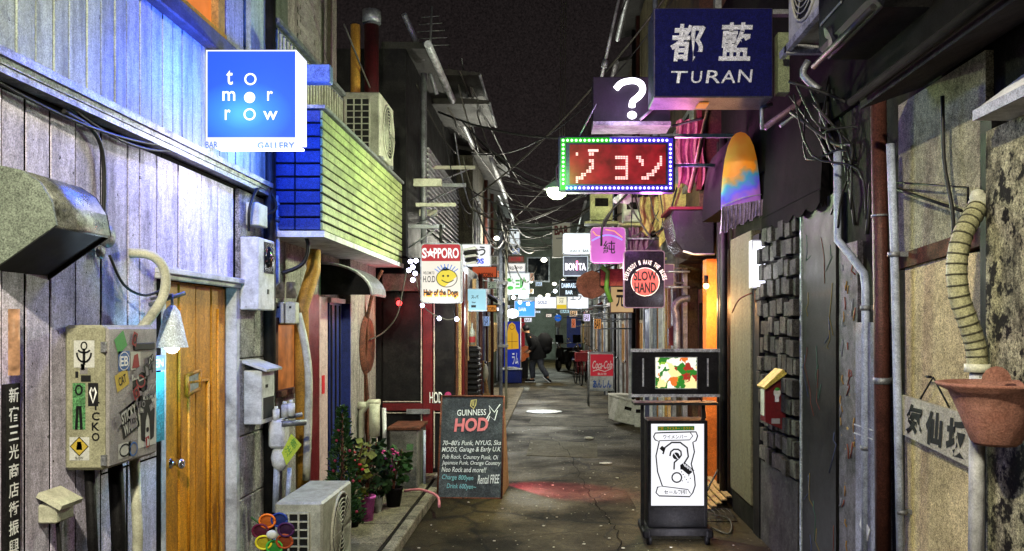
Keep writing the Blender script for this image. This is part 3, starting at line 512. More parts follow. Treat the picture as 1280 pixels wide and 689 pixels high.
for r_ in range(34):
    for c_ in range(3): hb.piece('brick', ub, (-2.2, 7.25 + c_ * .16 + (.08 if r_ % 2 else 0), 3.3 + r_ * .056))
hb.part('flue', MB().cyl((-1.74, 8.1, 3.07), (-1.74, 8.1, 4.5), .07, n=16), M('flue_red', C('380a0e'), .6, dirt=.6)); hb.part('flue_cap', MB().cyl((-1.74, 8.1, 4.52), (-1.74, 8.1, 4.64), .09, n=16).cyl((-1.74, 8.1, 4.44), (-1.74, 8.1, 4.54), .05), m_greymetal)
hb.part('vent_pipe', MB().cyl((-1.86, 7.95, 3.07), (-1.86, 7.95, 4.45), .045), m_yellowpipe)
# ground floor of it
wd = hb.part('window', MB().box(-1.9, -1.86, 5.66, 5.71, 1.16, 1.66).box(-1.9, -1.86, 6.14, 6.2, 1.16, 1.66).box(-1.9, -1.86, 5.71, 6.14, 1.61, 1.66).box(-1.9, -1.84, 5.64, 6.22, 1.12, 1.16), m_rust)
hb.part('pane', MB().box(-1.895, -1.885, 5.71, 6.14, 1.16, 1.61), E('amber_pane', C('c87838'), .55, .5, 9), wd)
hb.part('door_post', MB().box(-1.9, -1.86, 6.37, 6.72, .1, 1.85), m_redpaint, label='dark red post beside the doorway')
hb.part('door_frame', MB().box(-1.9, -1.87, 6.74, 7.0, .1, 1.84).box(-1.9, -1.84, 7.0, 7.49, 1.80, 1.84), M('pink_white_frame', C('b09a98'), .5, dirt=.4, grain=.2))
d_ = hb.part('door', MB().box(-1.9, -1.87, 7.06, 7.5, .1, 1.8), m_bluedoor)
hb.part('door_return', MB().box(-1.87, -1.795, 7.47, 7.495, .1, 1.8), m_bluedoor, d_)
hb.part('wall_fan_guard', MB().lathe([(.04, .0), (.26, .03), (.29, .0)], (-1.795, 8.12, 1.42), 20, ax='x'), m_rust); hb.part('wall_fan', MB().cyl((-1.8, 8.12, 1.42), (-1.79, 8.12, 1.42), .28, n=20), m_void)
for k in range(3): hb.part('door_rib', MB().box(-1.87, -1.86, 7.09 + k * .14, 7.12 + k * .14, .15, 1.78), m_black, d_)
hb.part('letter_plate', MB().box(-1.87, -1.866, 6.82, 6.9, 1.05, 1.2), m_inkred)
ca = hb.part('canopy', MB().prism([(-1.9, 1.86)] + [(-1.9 + .42 * math.sin(a / 8 * PI / 2), 1.86 + .26 * math.cos(a / 8 * PI / 2)) for a in range(9)], 'y', 6.9, 6.93), m_black)
hb.part('canopy_edge', MB().tube([(-1.9 + .42 * math.sin(a / 8 * PI / 2), 6.9, 1.86 + .26 * math.cos(a / 8 * PI / 2)) for a in range(9)], .012, 6), m_white, ca)
hb.part('canopy_roof', MB().prism([(-1.9 + .42 * math.sin(a / 8 * PI / 2), 1.87 + .26 * math.cos(a / 8 * PI / 2)) for a in range(9)] + [(-1.9 + .41 * math.sin(a / 8 * PI / 2), 1.855 + .25 * math.cos(a / 8 * PI / 2)) for a in range(8, -1, -1)], 'y', 6.93, 7.5), m_greymetal, ca)
# pipes on it
def pipe(label, pts, r, mat, name='pipe', cat='pipe', curve=0, n=10, group=None, bands=()):
    if not bands: return single(name, MB().tube(pts, r, n, curve=curve), mat, label, cat, group)
    t = Thing(name, label, cat, pts[0]); t.part('tube', MB().tube(pts, r, n, curve=curve), mat)
    for (p, rr, hgt) in bands: t.part('clamp', MB().cyl(Vector(p) - Vector((0, 0, hgt / 2)), Vector(p) + Vector((0, 0, hgt / 2)), rr, n=12).box(p[0], p[0] + (.09 if p[0] > 0 else -.09), p[1] - .008, p[1] + .008, p[2] - hgt / 2, p[2] + hgt / 2), m_greymetal)
    return t
pipe('ochre duct with a dog-leg bend running down beside the red post', [P(392, 312, 6.05), P(392, 338, 6.05), P(377, 385, 5.95), P(379, 620, 5.95)], .05, m_yellowpipe, 'duct', 'duct', n=14)
pipe('pale flexible hose strapped beside the ochre duct', [P(372, 392, 5.85), P(381, 430, 5.85), P(386, 480, 5.8), P(383, 600, 5.8)], .027, m_cream, 'hose', 'hose', curve=4)
pipe('short white pipe with an elbow at the corner pole', [P(346, 245, 5.62), P(346, 352, 5.62), P(341, 357, 5.6), P(328, 358, 5.58)], .022, m_conduit, curve=0, bands=((P(346, 275, 5.62), .03, .03),))
single('cable', MB().tube([P(346, 282, 5.62), P(372, 284, 5.7), P(385, 305, 5.75), P(378, 330, 5.75), P(352, 342, 5.7)], .014, 8, curve=6), m_cable, 'thick black cable looping out under the board-sided balcony', 'cable')
t = Thing('twin_meters', 'pair of glass electric meters on beige boxes above the amber window', 'meter', P(358, 405, 5.8))
for px in (349, 364):
    c_ = P(px, 389, 5.75); t.part('meter_box', MB().box(c_.x - .035, c_.x + .035, c_.y - .02, c_.y + .07, c_.z - .085, c_.z + .06), m_cream, bevel=.005)
    c_ = P(px, 362, 5.75); t.part('meter_glass', MB().cyl(c_ - Vector((0, 0, .06)), c_ + Vector((0, 0, .05)), .033, n=12), E('glass_meter', C('a09684'), .18, .7, 40)); t.part('label', MB().box(c_.x - .008, c_.x + .008, c_.y - .022, c_.y - .0205 + .0, c_.z - .13, c_.z - .115), m_ink)
t = Thing('gas_meter', 'white gas meter cluster with a tilted yellow-green tag on the wall', 'meter', P(362, 600, 5.3))
c_ = P(352, 540, 5.35); t.part('body', MB().box(c_.x - .07, c_.x + .03, 5.3, 5.42, c_.z - .1, c_.z + .08), m_white, bevel=.015); t.part('lower_body', MB().ball(P(350, 572, 5.36), .07, 12, (.8, .8, 1.3)), m_white)
for px, py in ((345, 518), (356, 512), (364, 510)): t.part('valve', MB().cyl(P(px, py + 10, 5.33), P(px, py - 6, 5.33), .022, n=10).cyl(P(px, py - 6, 5.33), P(px, py - 10, 5.33), .016, .01), m_white)
t.part('bracket', MB().cyl(P(352, 530, 5.3), P(382, 528, 5.4), .02, n=8).cyl(P(356, 522, 5.36), P(378, 518, 5.4), .014, n=8), m_greymetal)
t.part('tag', MB().add([P(352, 566, 5.22), P(364, 542, 5.22), P(377, 556, 5.22), P(358, 582, 5.22)], [(0, 1, 2, 3)]), flat('lime_tag', C('9fae3a')))
t.part('tag_print', MB().text('注意', P(359, 572, 5.217), P(372, 556, 5.217) - P(359, 572, 5.217), P(355, 562, 5.217) - P(359, 572, 5.217)), m_inkgreen)
t.part('outlet_pipe', MB().tube([P(346, 585, 5.35), P(344, 640, 5.35)], .02).tube([P(362, 585, 5.36), P(358, 650, 5.36)], .015), m_conduit)
t = Thing('meter_pipes', 'tangle of beige gas pipes and valve on the weathered wall before the black door', 'gas pipes', P(465, 560, 8.0))
t.part('riser', MB().tube([P(452, 660, 7.8), P(452, 515, 7.8), P(462, 503, 7.8), P(475, 503, 7.8)], .03, 10), m_cream); t.part('valve', MB().cyl(P(468, 505, 7.75), P(468, 545, 7.75), .05).cyl(P(468, 545, 7.75), P(468, 560, 7.75), .03), m_cream)
t.part('drop_pipe', MB().tube([P(480, 510, 7.8), P(481, 560, 7.8), P(482, 580, 7.8)], .02, 8), m_white); t.part('elbow', MB().cyl(P(446, 507, 7.8), P(458, 507, 7.8), .035), m_cream)
t = Thing('dead_vine', 'two dry brown vine stems climbing the weathered wall', 'vine', P(462, 600, 8.2))
t.part('stem', MB().tube([P(458, 660, 8.0), P(460, 520, 8.05), P(456, 430, 8.05), P(466, 365, 8.1), P(478, 338, 8.1)], .018, 6, curve=4), m_rust); t.part('stem', MB().tube([P(464, 640, 8.05), P(455, 480, 8.05), P(460, 420, 8.05), P(452, 362, 8.1)], .013, 6, curve=4), m_rust)

# ---- outdoor units
ring_cache = {}
def ac_unit(label, x0, x1, y0, y1, z0, z1, side, mat, group='air conditioner outdoor units', feet=True):
    t = Thing('outdoor_unit', label, 'air conditioner', ((x0 + x1) / 2, (y0 + y1) / 2, z0), group)
    t.part('casing', MB().box(x0, x1, y0, y1, z0 + (.03 if feet else 0), z1), mat, bevel=.012)
    if side in ('+x', '-x'):
        s_ = 1 if side == '+x' else -1; xf = x1 if s_ > 0 else x0; cy = y0 + (y1 - y0) * .58; cz = (z0 + z1) / 2 + .01; R = min((z1 - z0) * .42, (y1 - y0) * .38)
        t.part('fan_recess', MB().cyl((xf, cy, cz), (xf + s_ * .003, cy, cz), R, n=24), m_ink)
        mb = MB()
        for k in range(7):
            r_ = R * (k + 1.3) / 8.3; mb.tube([(xf + s_ * .014, cy + r_ * math.cos(a * PI / 12), cz + r_ * math.sin(a * PI / 12)) for a in range(25)], .004, 4)
        for a in range(6): mb.tube([(xf + s_ * .012, cy + R * .1 * math.cos(a * PI / 3), cz + R * .1 * math.sin(a * PI / 3)), (xf + s_ * .012, cy + R * math.cos(a * PI / 3), cz + R * math.sin(a * PI / 3))], .004, 4)
        t.part('fan_grille', mb, mat); t.part('rim', MB().tube([(xf + s_ * .006, cy + R * 1.03 * math.cos(a * PI / 12), cz + R * 1.03 * math.sin(a * PI / 12)) for a in range(25)], .01, 5), mat)
        # coil grille on the end that faces the street
        w_ = (x1 - x0) * .62; xa = x0 + (x1 - x0) * .1
        t.part('coil_recess', MB().box(xa, xa + w_, y0 - .003, y0, z0 + .08, z1 - .06), m_ink)
        mb = MB(); hgt = z1 - z0 - .14
        for k in range(9): zz = z0 + .08 + hgt * k / 8; mb.box(xa - .004, xa + w_ + .004, y0 - .012, y0 - .004, zz - .004, zz + .004)
        for k in range(4): xx = xa + w_ * k / 3; mb.box(xx - .005, xx + .005, y0 - .013, y0 - .003, z0 + .08, z1 - .06)
        t.part('coil_grille', mb, mat)
    if feet:
        for y in (y0 + .08, y1 - .1): t.part('foot', MB().box(x0 - .01, x1 + .01, y, y + .04, z0, z0 + .03), m_greymetal)
    return t
m_ac = M('ac_enamel', C('a3a193'), .45, dirt=.5, dcol=C('55534a'), scale=7, grain=.12, chip=(C('5a4a38'), 18, .68))
ac_unit('beige air conditioner unit standing on the pavement below the gas meter', -1.56, -1.29, 4.72, 5.40, .1, .61, '+x', m_ac)
ac_unit('yellow-white air conditioner unit on top of the balcony below the flue', -1.84, -1.51, 7.38, 8.0, 3.08, 3.66, '+x', m_ac)
# pinwheel
t = Thing('pinwheel', 'flower shaped pinwheel with ringed petals of many colours near the pavement unit', 'pinwheel', P(343, 700, 4.3))
pw = P(343, 666, 4.3); cols = ('18307a', 'd86a1c', '5a1030', 'c8b828', '3a9a3c', '96401c', '381040')
for k in range(7):
    a = k / 7 * 2 * PI + 1.2; c_ = pw + Vector((math.cos(a) * .07, -.004 * k, math.sin(a) * .07)); cc = C(cols[k])
    rr = t.part('petal', MB().tube([c_ + Vector((.04 * math.cos(j * PI / 8), 0, .034 * math.sin(j * PI / 8))) for j in range(17)], .006, 5), flat('petal_rim_%d' % k, cc)); t.part('film', MB().lathe([(.0, 0), (.035, .004)], c_, 12, ax='y'), flat('petal_film_%d' % k, tuple([x * .45 for x in cc[:3]] + [1])), rr)
t.part('hub', MB().ball(pw - Vector((0, .04, 0)), .026, 12, (1.1, .5, .9)), ms_wh); t.part('stick', MB().cyl(pw, pw - Vector((0.02, -.03, .58)), .007, n=6), m_conduit); t.part('leaf', MB().tube([pw - Vector((0, 0, .02)), pw + Vector((-.08, 0, .05)), pw + Vector((-.12, 0, .08))], .006, 5, curve=3), m_leaf)
# plants
def leaves(n, fn, size, seed, asp=2.2):
    rnd = random.Random(seed); mb = MB()
    for _ in range(n):
        c_, d_ = fn(rnd); d_ = Vector(d_).normalized(); s_ = size * rnd.uniform(.6, 1.3); sd = d_.cross(Vector((rnd.uniform(-1, 1), rnd.uniform(-1, 1), rnd.uniform(-1, 1)))).normalized() * s_ / asp
        c_ = Vector(c_); mb.add([c_, c_ + d_ * s_ * .5 + sd, c_ + d_ * s_, c_ + d_ * s_ * .5 - sd], [(0, 1, 2, 3)])
    mb.keep = True; return mb
t = Thing('small_fir_tree', 'small potted conifer with fairy trinkets behind the pavement unit', 'tree', P(428, 660, 6.0)); b_ = t.loc.copy(); b_.z = .1; t.loc = b_; t.o.location = b_
t.part('trunk', MB().cyl(b_, b_ + Vector((0, 0, .88)), .02, .006, 8), m_rust)
def firf(r):
    z = r.random() ** 1.25; a = r.uniform(0, 2 * PI); R = (.15 * (1 - z) + .012) * r.uniform(.35, 1); return b_ + Vector((R * math.cos(a), R * math.sin(a), .1 + z * .82)), (math.cos(a) * .8, math.sin(a) * .8, r.uniform(.1, .9))
t.part('foliage', leaves(2400, firf, .035, 1, 4), m_leaf)
mb = MB()
for k in range(9): a = k * 2.1; z = .15 + k * .07; mb.ball(b_ + Vector((.15 * (1 - z) * math.cos(a) + .0, -.13 * (1 - z), z + .05)), .012, 6)
t.part('ornaments', mb, flat('ornament', C('802838')))
def potplant(label, px, py, Y, rp, hp, pmat, hh_, lm, seed, n=150, flower=None):
    b0 = P(px, py, Y); b0.z = .1; t = Thing('potted_plant', label, 'plant', b0, 'potted plants outside the doorway')
    t.part('pot', MB().lathe([(0, .0), (rp * .72, 0), (rp, hp), (rp * 1.08, hp), (rp * 1.08, hp + .02), (rp * .92, hp + .02), (rp * .85, hp - .02), (0, hp - .03)], b0, 16), pmat)
    st = MB(); rnd = random.Random(seed)
    for k in range(5): a = rnd.uniform(0, 6.3); st.tube([b0 + Vector((0, 0, hp - .03)), b0 + Vector((math.cos(a) * rp * .4, math.sin(a) * rp * .4, hp + hh_ * .5)), b0 + Vector((math.cos(a) * rp * 1.2, math.sin(a) * rp * 1.2, hp + hh_ * rnd.uniform(.8, 1.05)))], .005, 5, curve=3)
    t.part('stem', st, m_rust)
    def lf(r):
        a = r.uniform(0, 6.3); z = r.uniform(.15, 1); R = rp * r.uniform(.2, 1.5) * (.6 + .6 * z); return b0 + Vector((R * math.cos(a), R * math.sin(a), hp + hh_ * z)), (math.cos(a), math.sin(a), r.uniform(-.5, .7))
    t.part('leaves', leaves(n, lf, .07, seed), lm)
    if flower:
        mb = MB(); [mb.ball(b0 + Vector((rnd.uniform(-1, 1) * rp * 1.3, -rp * rnd.uniform(.2, 1.2), hp + hh_ * rnd.uniform(.4, 1))), .017, 6, (1, 1, .6)) for _ in range(16)]; t.part('blossom', mb, flower)
    return t
m_pink = M('pink_pot', C('c05aa8'), .5, dirt=.3, grain=.15)
potplant('leafy plant in a bright pink pot on the pavement', 459, 665, 6.5, .062, .17, m_pink, .45, m_leafdark, 3, 170)
potplant('plant with magenta blossoms in a dark pot', 492, 640, 7.0, .075, .14, m_black, .34, m_leaf, 4, 170, flat('magenta_blossom', C('b83a7a')))
potplant('low plant in a white pot beside the pink one', 472, 655, 6.8, .045, .12, m_white, .12, m_leafdark, 5, 60)
potplant('tall yellow-leaved plant close to the conifer', 441, 660, 6.3, .06, .12, m_black, .5, M('yellow_leaf', C('6f7430'), .6, dirt=.6, scale=20, bump=0), 6, 90, flat('red_blossom', C('b02a3a')))
t = Thing('grey_cabinet', 'grey metal box with a rusty top standing against the black door wall', 'cabinet', P(505, 610, 7.9)); t.part('body', MB().box(-1.5, -1.24, 7.75, 8.25, .1, .64), M('grey_steel', C('6c6a64'), .5, .2, dirt=.6, scale=5, grain=.3), bevel=.01)
t.part('lid', MB().box(-1.52, -1.22, 7.73, 8.27, .642, .67), m_rust, bevel=.005); t.part('pipe', MB().tube([(-1.2, 7.9, .62), (-1.2, 7.9, .12)], .014, 6), m_conduit)

# ================================================================== black bar facade (faces the camera) and its building
ho = Thing('black_bar_front', 'black bar frontage with dark red cross bars and white outlines under low flat roof', 'building', (-1.35, 8.6, 0))
Yh = 8.6
ho.part('wall', MB().box(-5, -1.005, Yh + .02, 11.4, 0, 2.3).box(-5, -1.5, Yh + .02, 13.2, 2.32, 4.45), m_black)
def rx(px): return P(px, 400, Yh).x
def rz_(py): return P(500, py, Yh).z
ho.part('door_panel', MB().box(rx(479), rx(525), Yh - .0, Yh + .02, rz_(500), rz_(366)), m_black); ho.part('door_panel', MB().box(rx(543), rx(567), Yh, Yh + .02, rz_(500), rz_(366)), m_black)
ho.part('door_panel', MB().box(rx(479), rx(525), Yh, Yh + .02, .12, rz_(516)), m_black); ho.part('door_panel', MB().box(rx(543), rx(567), Yh, Yh + .02, .12, rz_(516)), m_black)
ho.part('red_bar', MB().box(rx(529), rx(541), Yh - .03, Yh, .1, rz_(366)), m_redpaint, bevel=.004); ho.part('red_bar', MB().box(rx(479), rx(529), Yh - .025, Yh, rz_(513), rz_(504)).box(rx(541), rx(567), Yh - .025, Yh, rz_(513), rz_(504)), m_redpaint)
mb = MB()
for a in (527, 543): mb.box(rx(a - .6), rx(a + .6), Yh - .02, Yh, .15, rz_(366))
for a, b in ((479, 526), (544, 566)):
    for z in (502, 516): mb.box(rx(a), rx(b), Yh - .02, Yh, rz_(z + .5), rz_(z - .5))
ho.part('white_trim', mb, M('cream_trim', C('b8aca0'), .5))
ho.part('name_plate', MB().box(rx(509), rx(538), Yh - .05, Yh - .026, rz_(517), rz_(511)), m_greymetal)
put(ho, 'lettering', m_inkwhite, Yh - .034, [('t', 'HOD', 537, 490, 553, 504, 0)])
ho.part('door_knob', MB().ball(P(560, 494, Yh - .04), .035, 10), E('pink_knob', C('c04070'), .8))
ho.part('shutter_box', MB().box(-1.72, -1.0, Yh - .08, Yh + .02, rz_(364), rz_(343)), M('shutter_grey', C('5d564f'), .6, dirt=.7, scale=6)); ho.part('step', MB().box(-1.72, -1.0, Yh - .22, Yh + .02, 0, .1), m_block)
for k, (y_, w_, hh_, mt_) in enumerate(((8.75, .1, 2.2, m_rust), (8.98, .07, 2.2, m_ply), (9.2, .12, 2.2, m_redpaint), (9.45, .06, 2.1, m_cream), (9.62, .09, 2.2, m_rust), (10.6, .08, 2.2, m_ply), (10.85, .12, 2.1, m_yellowpipe), (11.1, .07, 2.2, m_greymetal))):
    ho.part('timber_post', MB().box(-1.005, -.985 + .012 * (k % 3), y_, y_ + w_, .02, hh_), mt_, bevel=.004)
fw = ho.part('window', MB().box(-1.005, -.975, 9.8, 10.5, 1.2, 1.25).box(-1.005, -.975, 9.8, 10.5, 1.85, 1.9).box(-1.005, -.975, 9.8, 9.85, 1.25, 1.85).box(-1.005, -.975, 10.45, 10.5, 1.25, 1.85).box(-1.005, -.98, 10.13, 10.16, 1.25, 1.85), m_ply); ho.part('pane', MB().box(-1.004, -.995, 9.85, 10.45, 1.25, 1.85), E('dim_warm_pane', C('c88a48'), .35, .5, 8), fw)
ho.part('downpipe', MB().cyl((-.96, 11.3, 0), (-.96, 11.3, 2.3), .03), m_rustpipe)
# upper wall: louvred shutter
lv = ho.part('shutter', MB().box(-1.5, -1.47, 9.75, 13.0, 2.75, 3.75), m_ink); s0 = MB().box(0, .035, 9.8, 12.9, 0, .02).mesh('louvre', m_white)
for k in range(15): ho.piece('louvre', s0, (-1.47, 0, 2.8 + k * .062), lv)
ho.part('downpipe', MB().cyl((-1.42, 9.3, 2.3), (-1.42, 9.3, 4.4), .035), m_greymetal); ho.part('eave', MB().box(-1.75, -1.25, 8.62, 13.2, 4.45, 4.52), m_roof); ho.part('gutter', MB().cyl((-1.24, 8.4, 4.42), (-1.24, 13.2, 4.42), .04), m_ledge); ho.part('gutter_strip', MB().cyl(P(505, 18, 8.6), P(530, 74, 9.0), .03).cyl(P(538, 92, 9.1), P(546, 118, 9.2), .02), m_greymetal)
ho.part('beam', MB().box(-1.7, -1.2, 9.1, 9.16, 3.12, 3.2).box(-1.7, -1.3, 9.5, 9.56, 2.85, 2.92), m_cream)
# box sign with smile
bn = lightbox('beer_sign', 'upright sign with red header and spiky-haired smiling face hung at the black bar', P(525.5, 0, 8.2).x, P(577, 0, 8.2).x, 8.2, 8.34, P(0, 379, 8.2).z, P(0, 304, 8.2).z, E('cream_lit', C('fff6ea'), .78), m_greymetal, rad=.035)
put(bn, 'header', E('red_header', C('c8323c'), .75), 8.203, [('p', [(527, 309), (528, 306.5), (531, 305.3), (572, 305.3), (575, 306.5), (576, 309), (576, 326.5), (527, 326.5)])])
put(bn, 'lettering', E('lit_letter', (1, 1, 1, 1), 1), 8.199, [('t', 'S', 527.5, 310, 533.5, 323, .03), ('t', 'PPORO', 542, 310, 573.5, 323, .03), ('p', [(538 + (6.3 if k % 2 == 0 else 2.5) * math.sin(k * PI / 5), 316.5 - (6.6 if k % 2 == 0 else 2.6) * math.cos(k * PI / 5)) for k in range(10)])])
put(bn, 'face_print', E('yellow_lit', C('f3dc4a'), .8), 8.2, [('p', [(559 + 13 * math.cos(a * PI / 12), 348 + 11 * math.sin(a * PI / 12)) for a in range(7, 24)])])
put(bn, 'ink', m_ink, 8.198, [('r', [(558.5 + 13 * math.cos(a * PI / 12), 348 + 11 * math.sin(a * PI / 12)) for a in range(24)], .9, 1), ('r', [(552 + a * 1.9, 350 + 3.2 * math.sin(a * PI / 8)) for a in range(9)], 1.1),
    ('p', circ(554, 345, 1.4, 8)), ('p', circ(560, 345, 1.4, 8)), ('t', 'Hair of the Dogs', 529.5, 361.5, 572.5, 372, .045), ('t', 'H.O.D', 529, 345, 544, 353), ('t', 'WELCOME TO', 529, 339.5, 543, 343)] + [('p', [(551, 338), (556, 333), (563, 337.5), (557, 338.5)])])
put(bn, 'hair', m_inkblue, 8.1975, [('r', [(558 + math.cos(a) * 12 - 0, 347 - math.sin(a) * 11), (558 + math.cos(a) * 19, 347 - math.sin(a) * 17)], 1.0) for a in (.7, .95, 1.2, 1.45, 1.7, 1.95, 2.2, 2.45)])
put(bn, 'orange_shadow', flat('orange_print', C('d8842a')), 8.1995, [('t', 'Hair of the Dogs', 530.2, 363, 573.2, 373.5, .05)])
bn.part('bracket', MB().cyl((P(551, 0, 8.27).x, 8.27, P(0, 304, 8.27).z), (P(551, 0, 8.27).x, 8.27, 2.6), .015), m_blackmetal)
lamp('sign_glow', P(551, 386, 8.0), (1, .95, .9), 3, .1, bn.o)
# string lights
bulbm = E('fairy_bulb', (.72, .72, 1, 1), 14)
def bulb(label, p, r=.023, group='fairy light bulbs at the black bar'):
    return single('light_bulb', MB().ball(p, r, 8), bulbm, label, 'light bulb', group)
for k, (a, b) in enumerate(((513, 327), (520, 326), (516, 334), (511, 338), (519, 342), (516, 350))): bulb('bluish white bulb in the cluster beside the smiling sign', P(a, b, 8.15))
for a, b, s_ in ((528, 382, 'single bulb on the wire just under the smiling sign'), (549, 398, 'bulb at the lowest sag of the fairy light wire'), (571, 399, 'bulb at the corner end of the fairy light wire')): bulb(s_, P(a, b, 8.3), .022)
single('light_wire', MB().tube([P(513, 327, 8.17), P(519, 345, 8.17), P(528, 380, 8.3), P(540, 392, 8.3), P(549, 396, 8.3), P(560, 400, 8.3), P(571, 397, 8.3)], .006, 5, curve=4), m_cablepale, 'pale wire carrying the fairy lights down from the cluster', 'wire')
single('cable', MB().tube([P(508, 340, 8.3), P(503, 365, 8.3), P(496, 395, 8.3), P(480, 415, 8.3), P(462, 425, 8.1)], .008, 6, curve=5), m_cablepale, 'pale cable sagging from the fairy lights to the dry vine', 'cable')
t = Thing('red_lamp', 'small red spotlight over the black bar door', 'lamp', P(500, 380, 8.45)); t.part('housing', MB().cyl(P(496, 366, 8.55), P(498, 376, 8.45), .02, .04), m_blackmetal); t.part('bulb', MB().ball(P(499, 379, 8.43), .03, 8), E('red_bulb', (1, .05, .05, 1), 5)); lamp('red_light', P(500, 384, 8.35), (1, .05, .05), 1.2, .03, t.o)
t = Thing('assumed_red_lamp', 'assumed low red spotlight fixed by the black bar corner', 'lamp', (-1.0, 8.75, .6)); t.part('housing', MB().cyl((-1.0, 8.9, .75), (-.93, 8.82, .72), .03, .045), m_blackmetal); t.part('bulb', MB().ball((-.92, 8.81, .715), .028, 8), E('assumed_red_bulb', (1, .03, .06, 1), 6)); lamp('red_light', (-.90, 8.79, .71), (1, .02, .14), 110, .01, t.o, spot=38, aim=(-.05, 8.3, 0), blend=.6)  # spotlight is assumed, to throw the red patch on the asphalt

# chalkboard
cb = Thing('chalkboard_stand', 'black chalkboard A-frame with handwritten menu standing at the black bar', 'chalkboard', (0, 0, 0))
wB, hB, sp_ = .60, .93, .22
def slab_tilt(mb, w_, h_, th, dy, x0=0): # leaning slab from bottom y=dy to top y=0
    L = math.hypot(h_, dy); n_ = Vector((0, h_, dy)).normalized(); up = Vector((0, -dy, h_)); o = Vector((-w_ / 2 + x0, dy, 0)); N = Vector((0, h_ / L, dy / L)) * th
    v = [o, o + Vector((w_, 0, 0)), o + Vector((w_, 0, 0)) + up, o + up]; return mb.add(v + [a + N for a in v], [(0, 1, 2, 3), (7, 6, 5, 4), (0, 4, 5, 1), (1, 5, 6, 2), (2, 6, 7, 3), (3, 7, 4, 0)])
cb.part('board', slab_tilt(MB(), wB, hB, .012, -sp_), m_chalkboard)
cb.part('back_board', slab_tilt(MB(), wB, hB, .012, .42), m_ply)
fm = MB(); up = Vector((0, sp_, hB)); lo = Vector((-wB / 2, -sp_, 0))
for a, b in (((0, 0), (1, 0)), ((1, 0), (1, 1)), ((1, 1), (0, 1)), ((0, 1), (0, 0))): fm.tube([lo + Vector((wB * a[0], -.004, 0)) + up * a[1], lo + Vector((wB * b[0], -.004, 0)) + up * b[1]], .011, 4)
cb.part('frame', fm, m_rust)
cb.part('side_panel', MB().add([(wB / 2, -sp_, 0), (wB / 2, .42, 0), (wB / 2, 0, hB), (wB / 2 - .01, -sp_, 0), (wB / 2 - .01, .42, 0), (wB / 2 - .01, 0, hB)], [(0, 1, 2), (5, 4, 3), (0, 3, 4, 1), (1, 4, 5, 2), (2, 5, 3, 0)]), m_ply)
m_chalk = flat('chalk_white', C('c9ccd0')); m_chalkred = flat('chalk_red', C('c06a70')); m_chalkblue = flat('chalk_blue', C('6fa8b4')); m_chalkg = flat('chalk_gold', C('a89a60'))
def chalk(items, mat, nm='chalk_writing'):
    mb = MB(); N = Vector((0, -.008, .002))
    for (s_, a, b, c, d, bo, sh) in items: mb.text(s_, lo + Vector((wB * a, 0, 0)) + up * b + N, Vector((wB * (c - a), 0, 0)) + up * random.uniform(-.012, .012), up * (d - b), bo, sh)
    cb.part(nm, mb, mat)
chalk([('GUINNESS', .26, .80, .72, .86, .005, 0), ('70~80\'s Punk, NYUG, Ska', .05, .50, .97, .555, .003, .2), ('MODS, Garage & Early U.K', .04, .43, .97, .49, .003, .2), ('Pub Rock, Country Punk, Oi', .05, .365, .93, .42, .003, .2), ('Japanese Punk, Orange Country', .05, .31, .97, .36, .003, .2), ('Neo Rock and more!!', .05, .25, .75, .30, .003, .2), ('Rental FREE', .62, .135, .96, .22, .006, .2)], m_chalk)
chalk([('HOD', .22, .64, .76, .775, .035, .1)], m_chalkred); chalk([('Charge 800yen', .06, .165, .55, .225, .003, .2), ('Drink 600yen~', .14, .08, .60, .14, .003, .2)], m_chalkblue)
mb = MB(); fr_ = (lo + Vector((wB * .46, -.008, 0)) + up * .875, Vector((wB * .1, 0, 0)), up * .09); mb.ribbon([(.2, .9), (.1, .3), (.6, 0), (.9, .4), (1, 1), (.2, .9)], .12, *fr_); mb.ribbon([(.4, .9), (.45, .3)], .08, *fr_); mb.ribbon([(.6, .9), (.6, .3)], .08, *fr_); cb.part('harp_drawing', mb, m_chalkg)
mb = MB(); mb.ribbon([(.0, 0), (.3, .5), (.2, .9), (.6, .5), (1, 1)], .06, lo + Vector((wB * .72, -.008, 0)) + up * .76, Vector((wB * .22, 0, 0)), up * .16); mb.ribbon([(0, 0), (.4, .7), (.8, .5), (1, 1)], .05, lo + Vector((wB * .7, -.008, 0)) + up * .66, Vector((wB * .2, 0, 0)), up * .2); cb.part('chalk_swirl', mb, m_chalk)
cb.o.location = (-.755, 8.02, .004); cb.o.rotation_euler.z = math.radians(-3)
single('cable', MB().tube([P(505, 614, 7.4), P(525, 612, 7.4), P(546, 620, 7.3), P(549, 633, 7.0)], .012, 6, curve=4), flat('pink_hose', C('b06a70')), 'pinkish hose end curling over the kerb beside the chalkboard', 'hose')
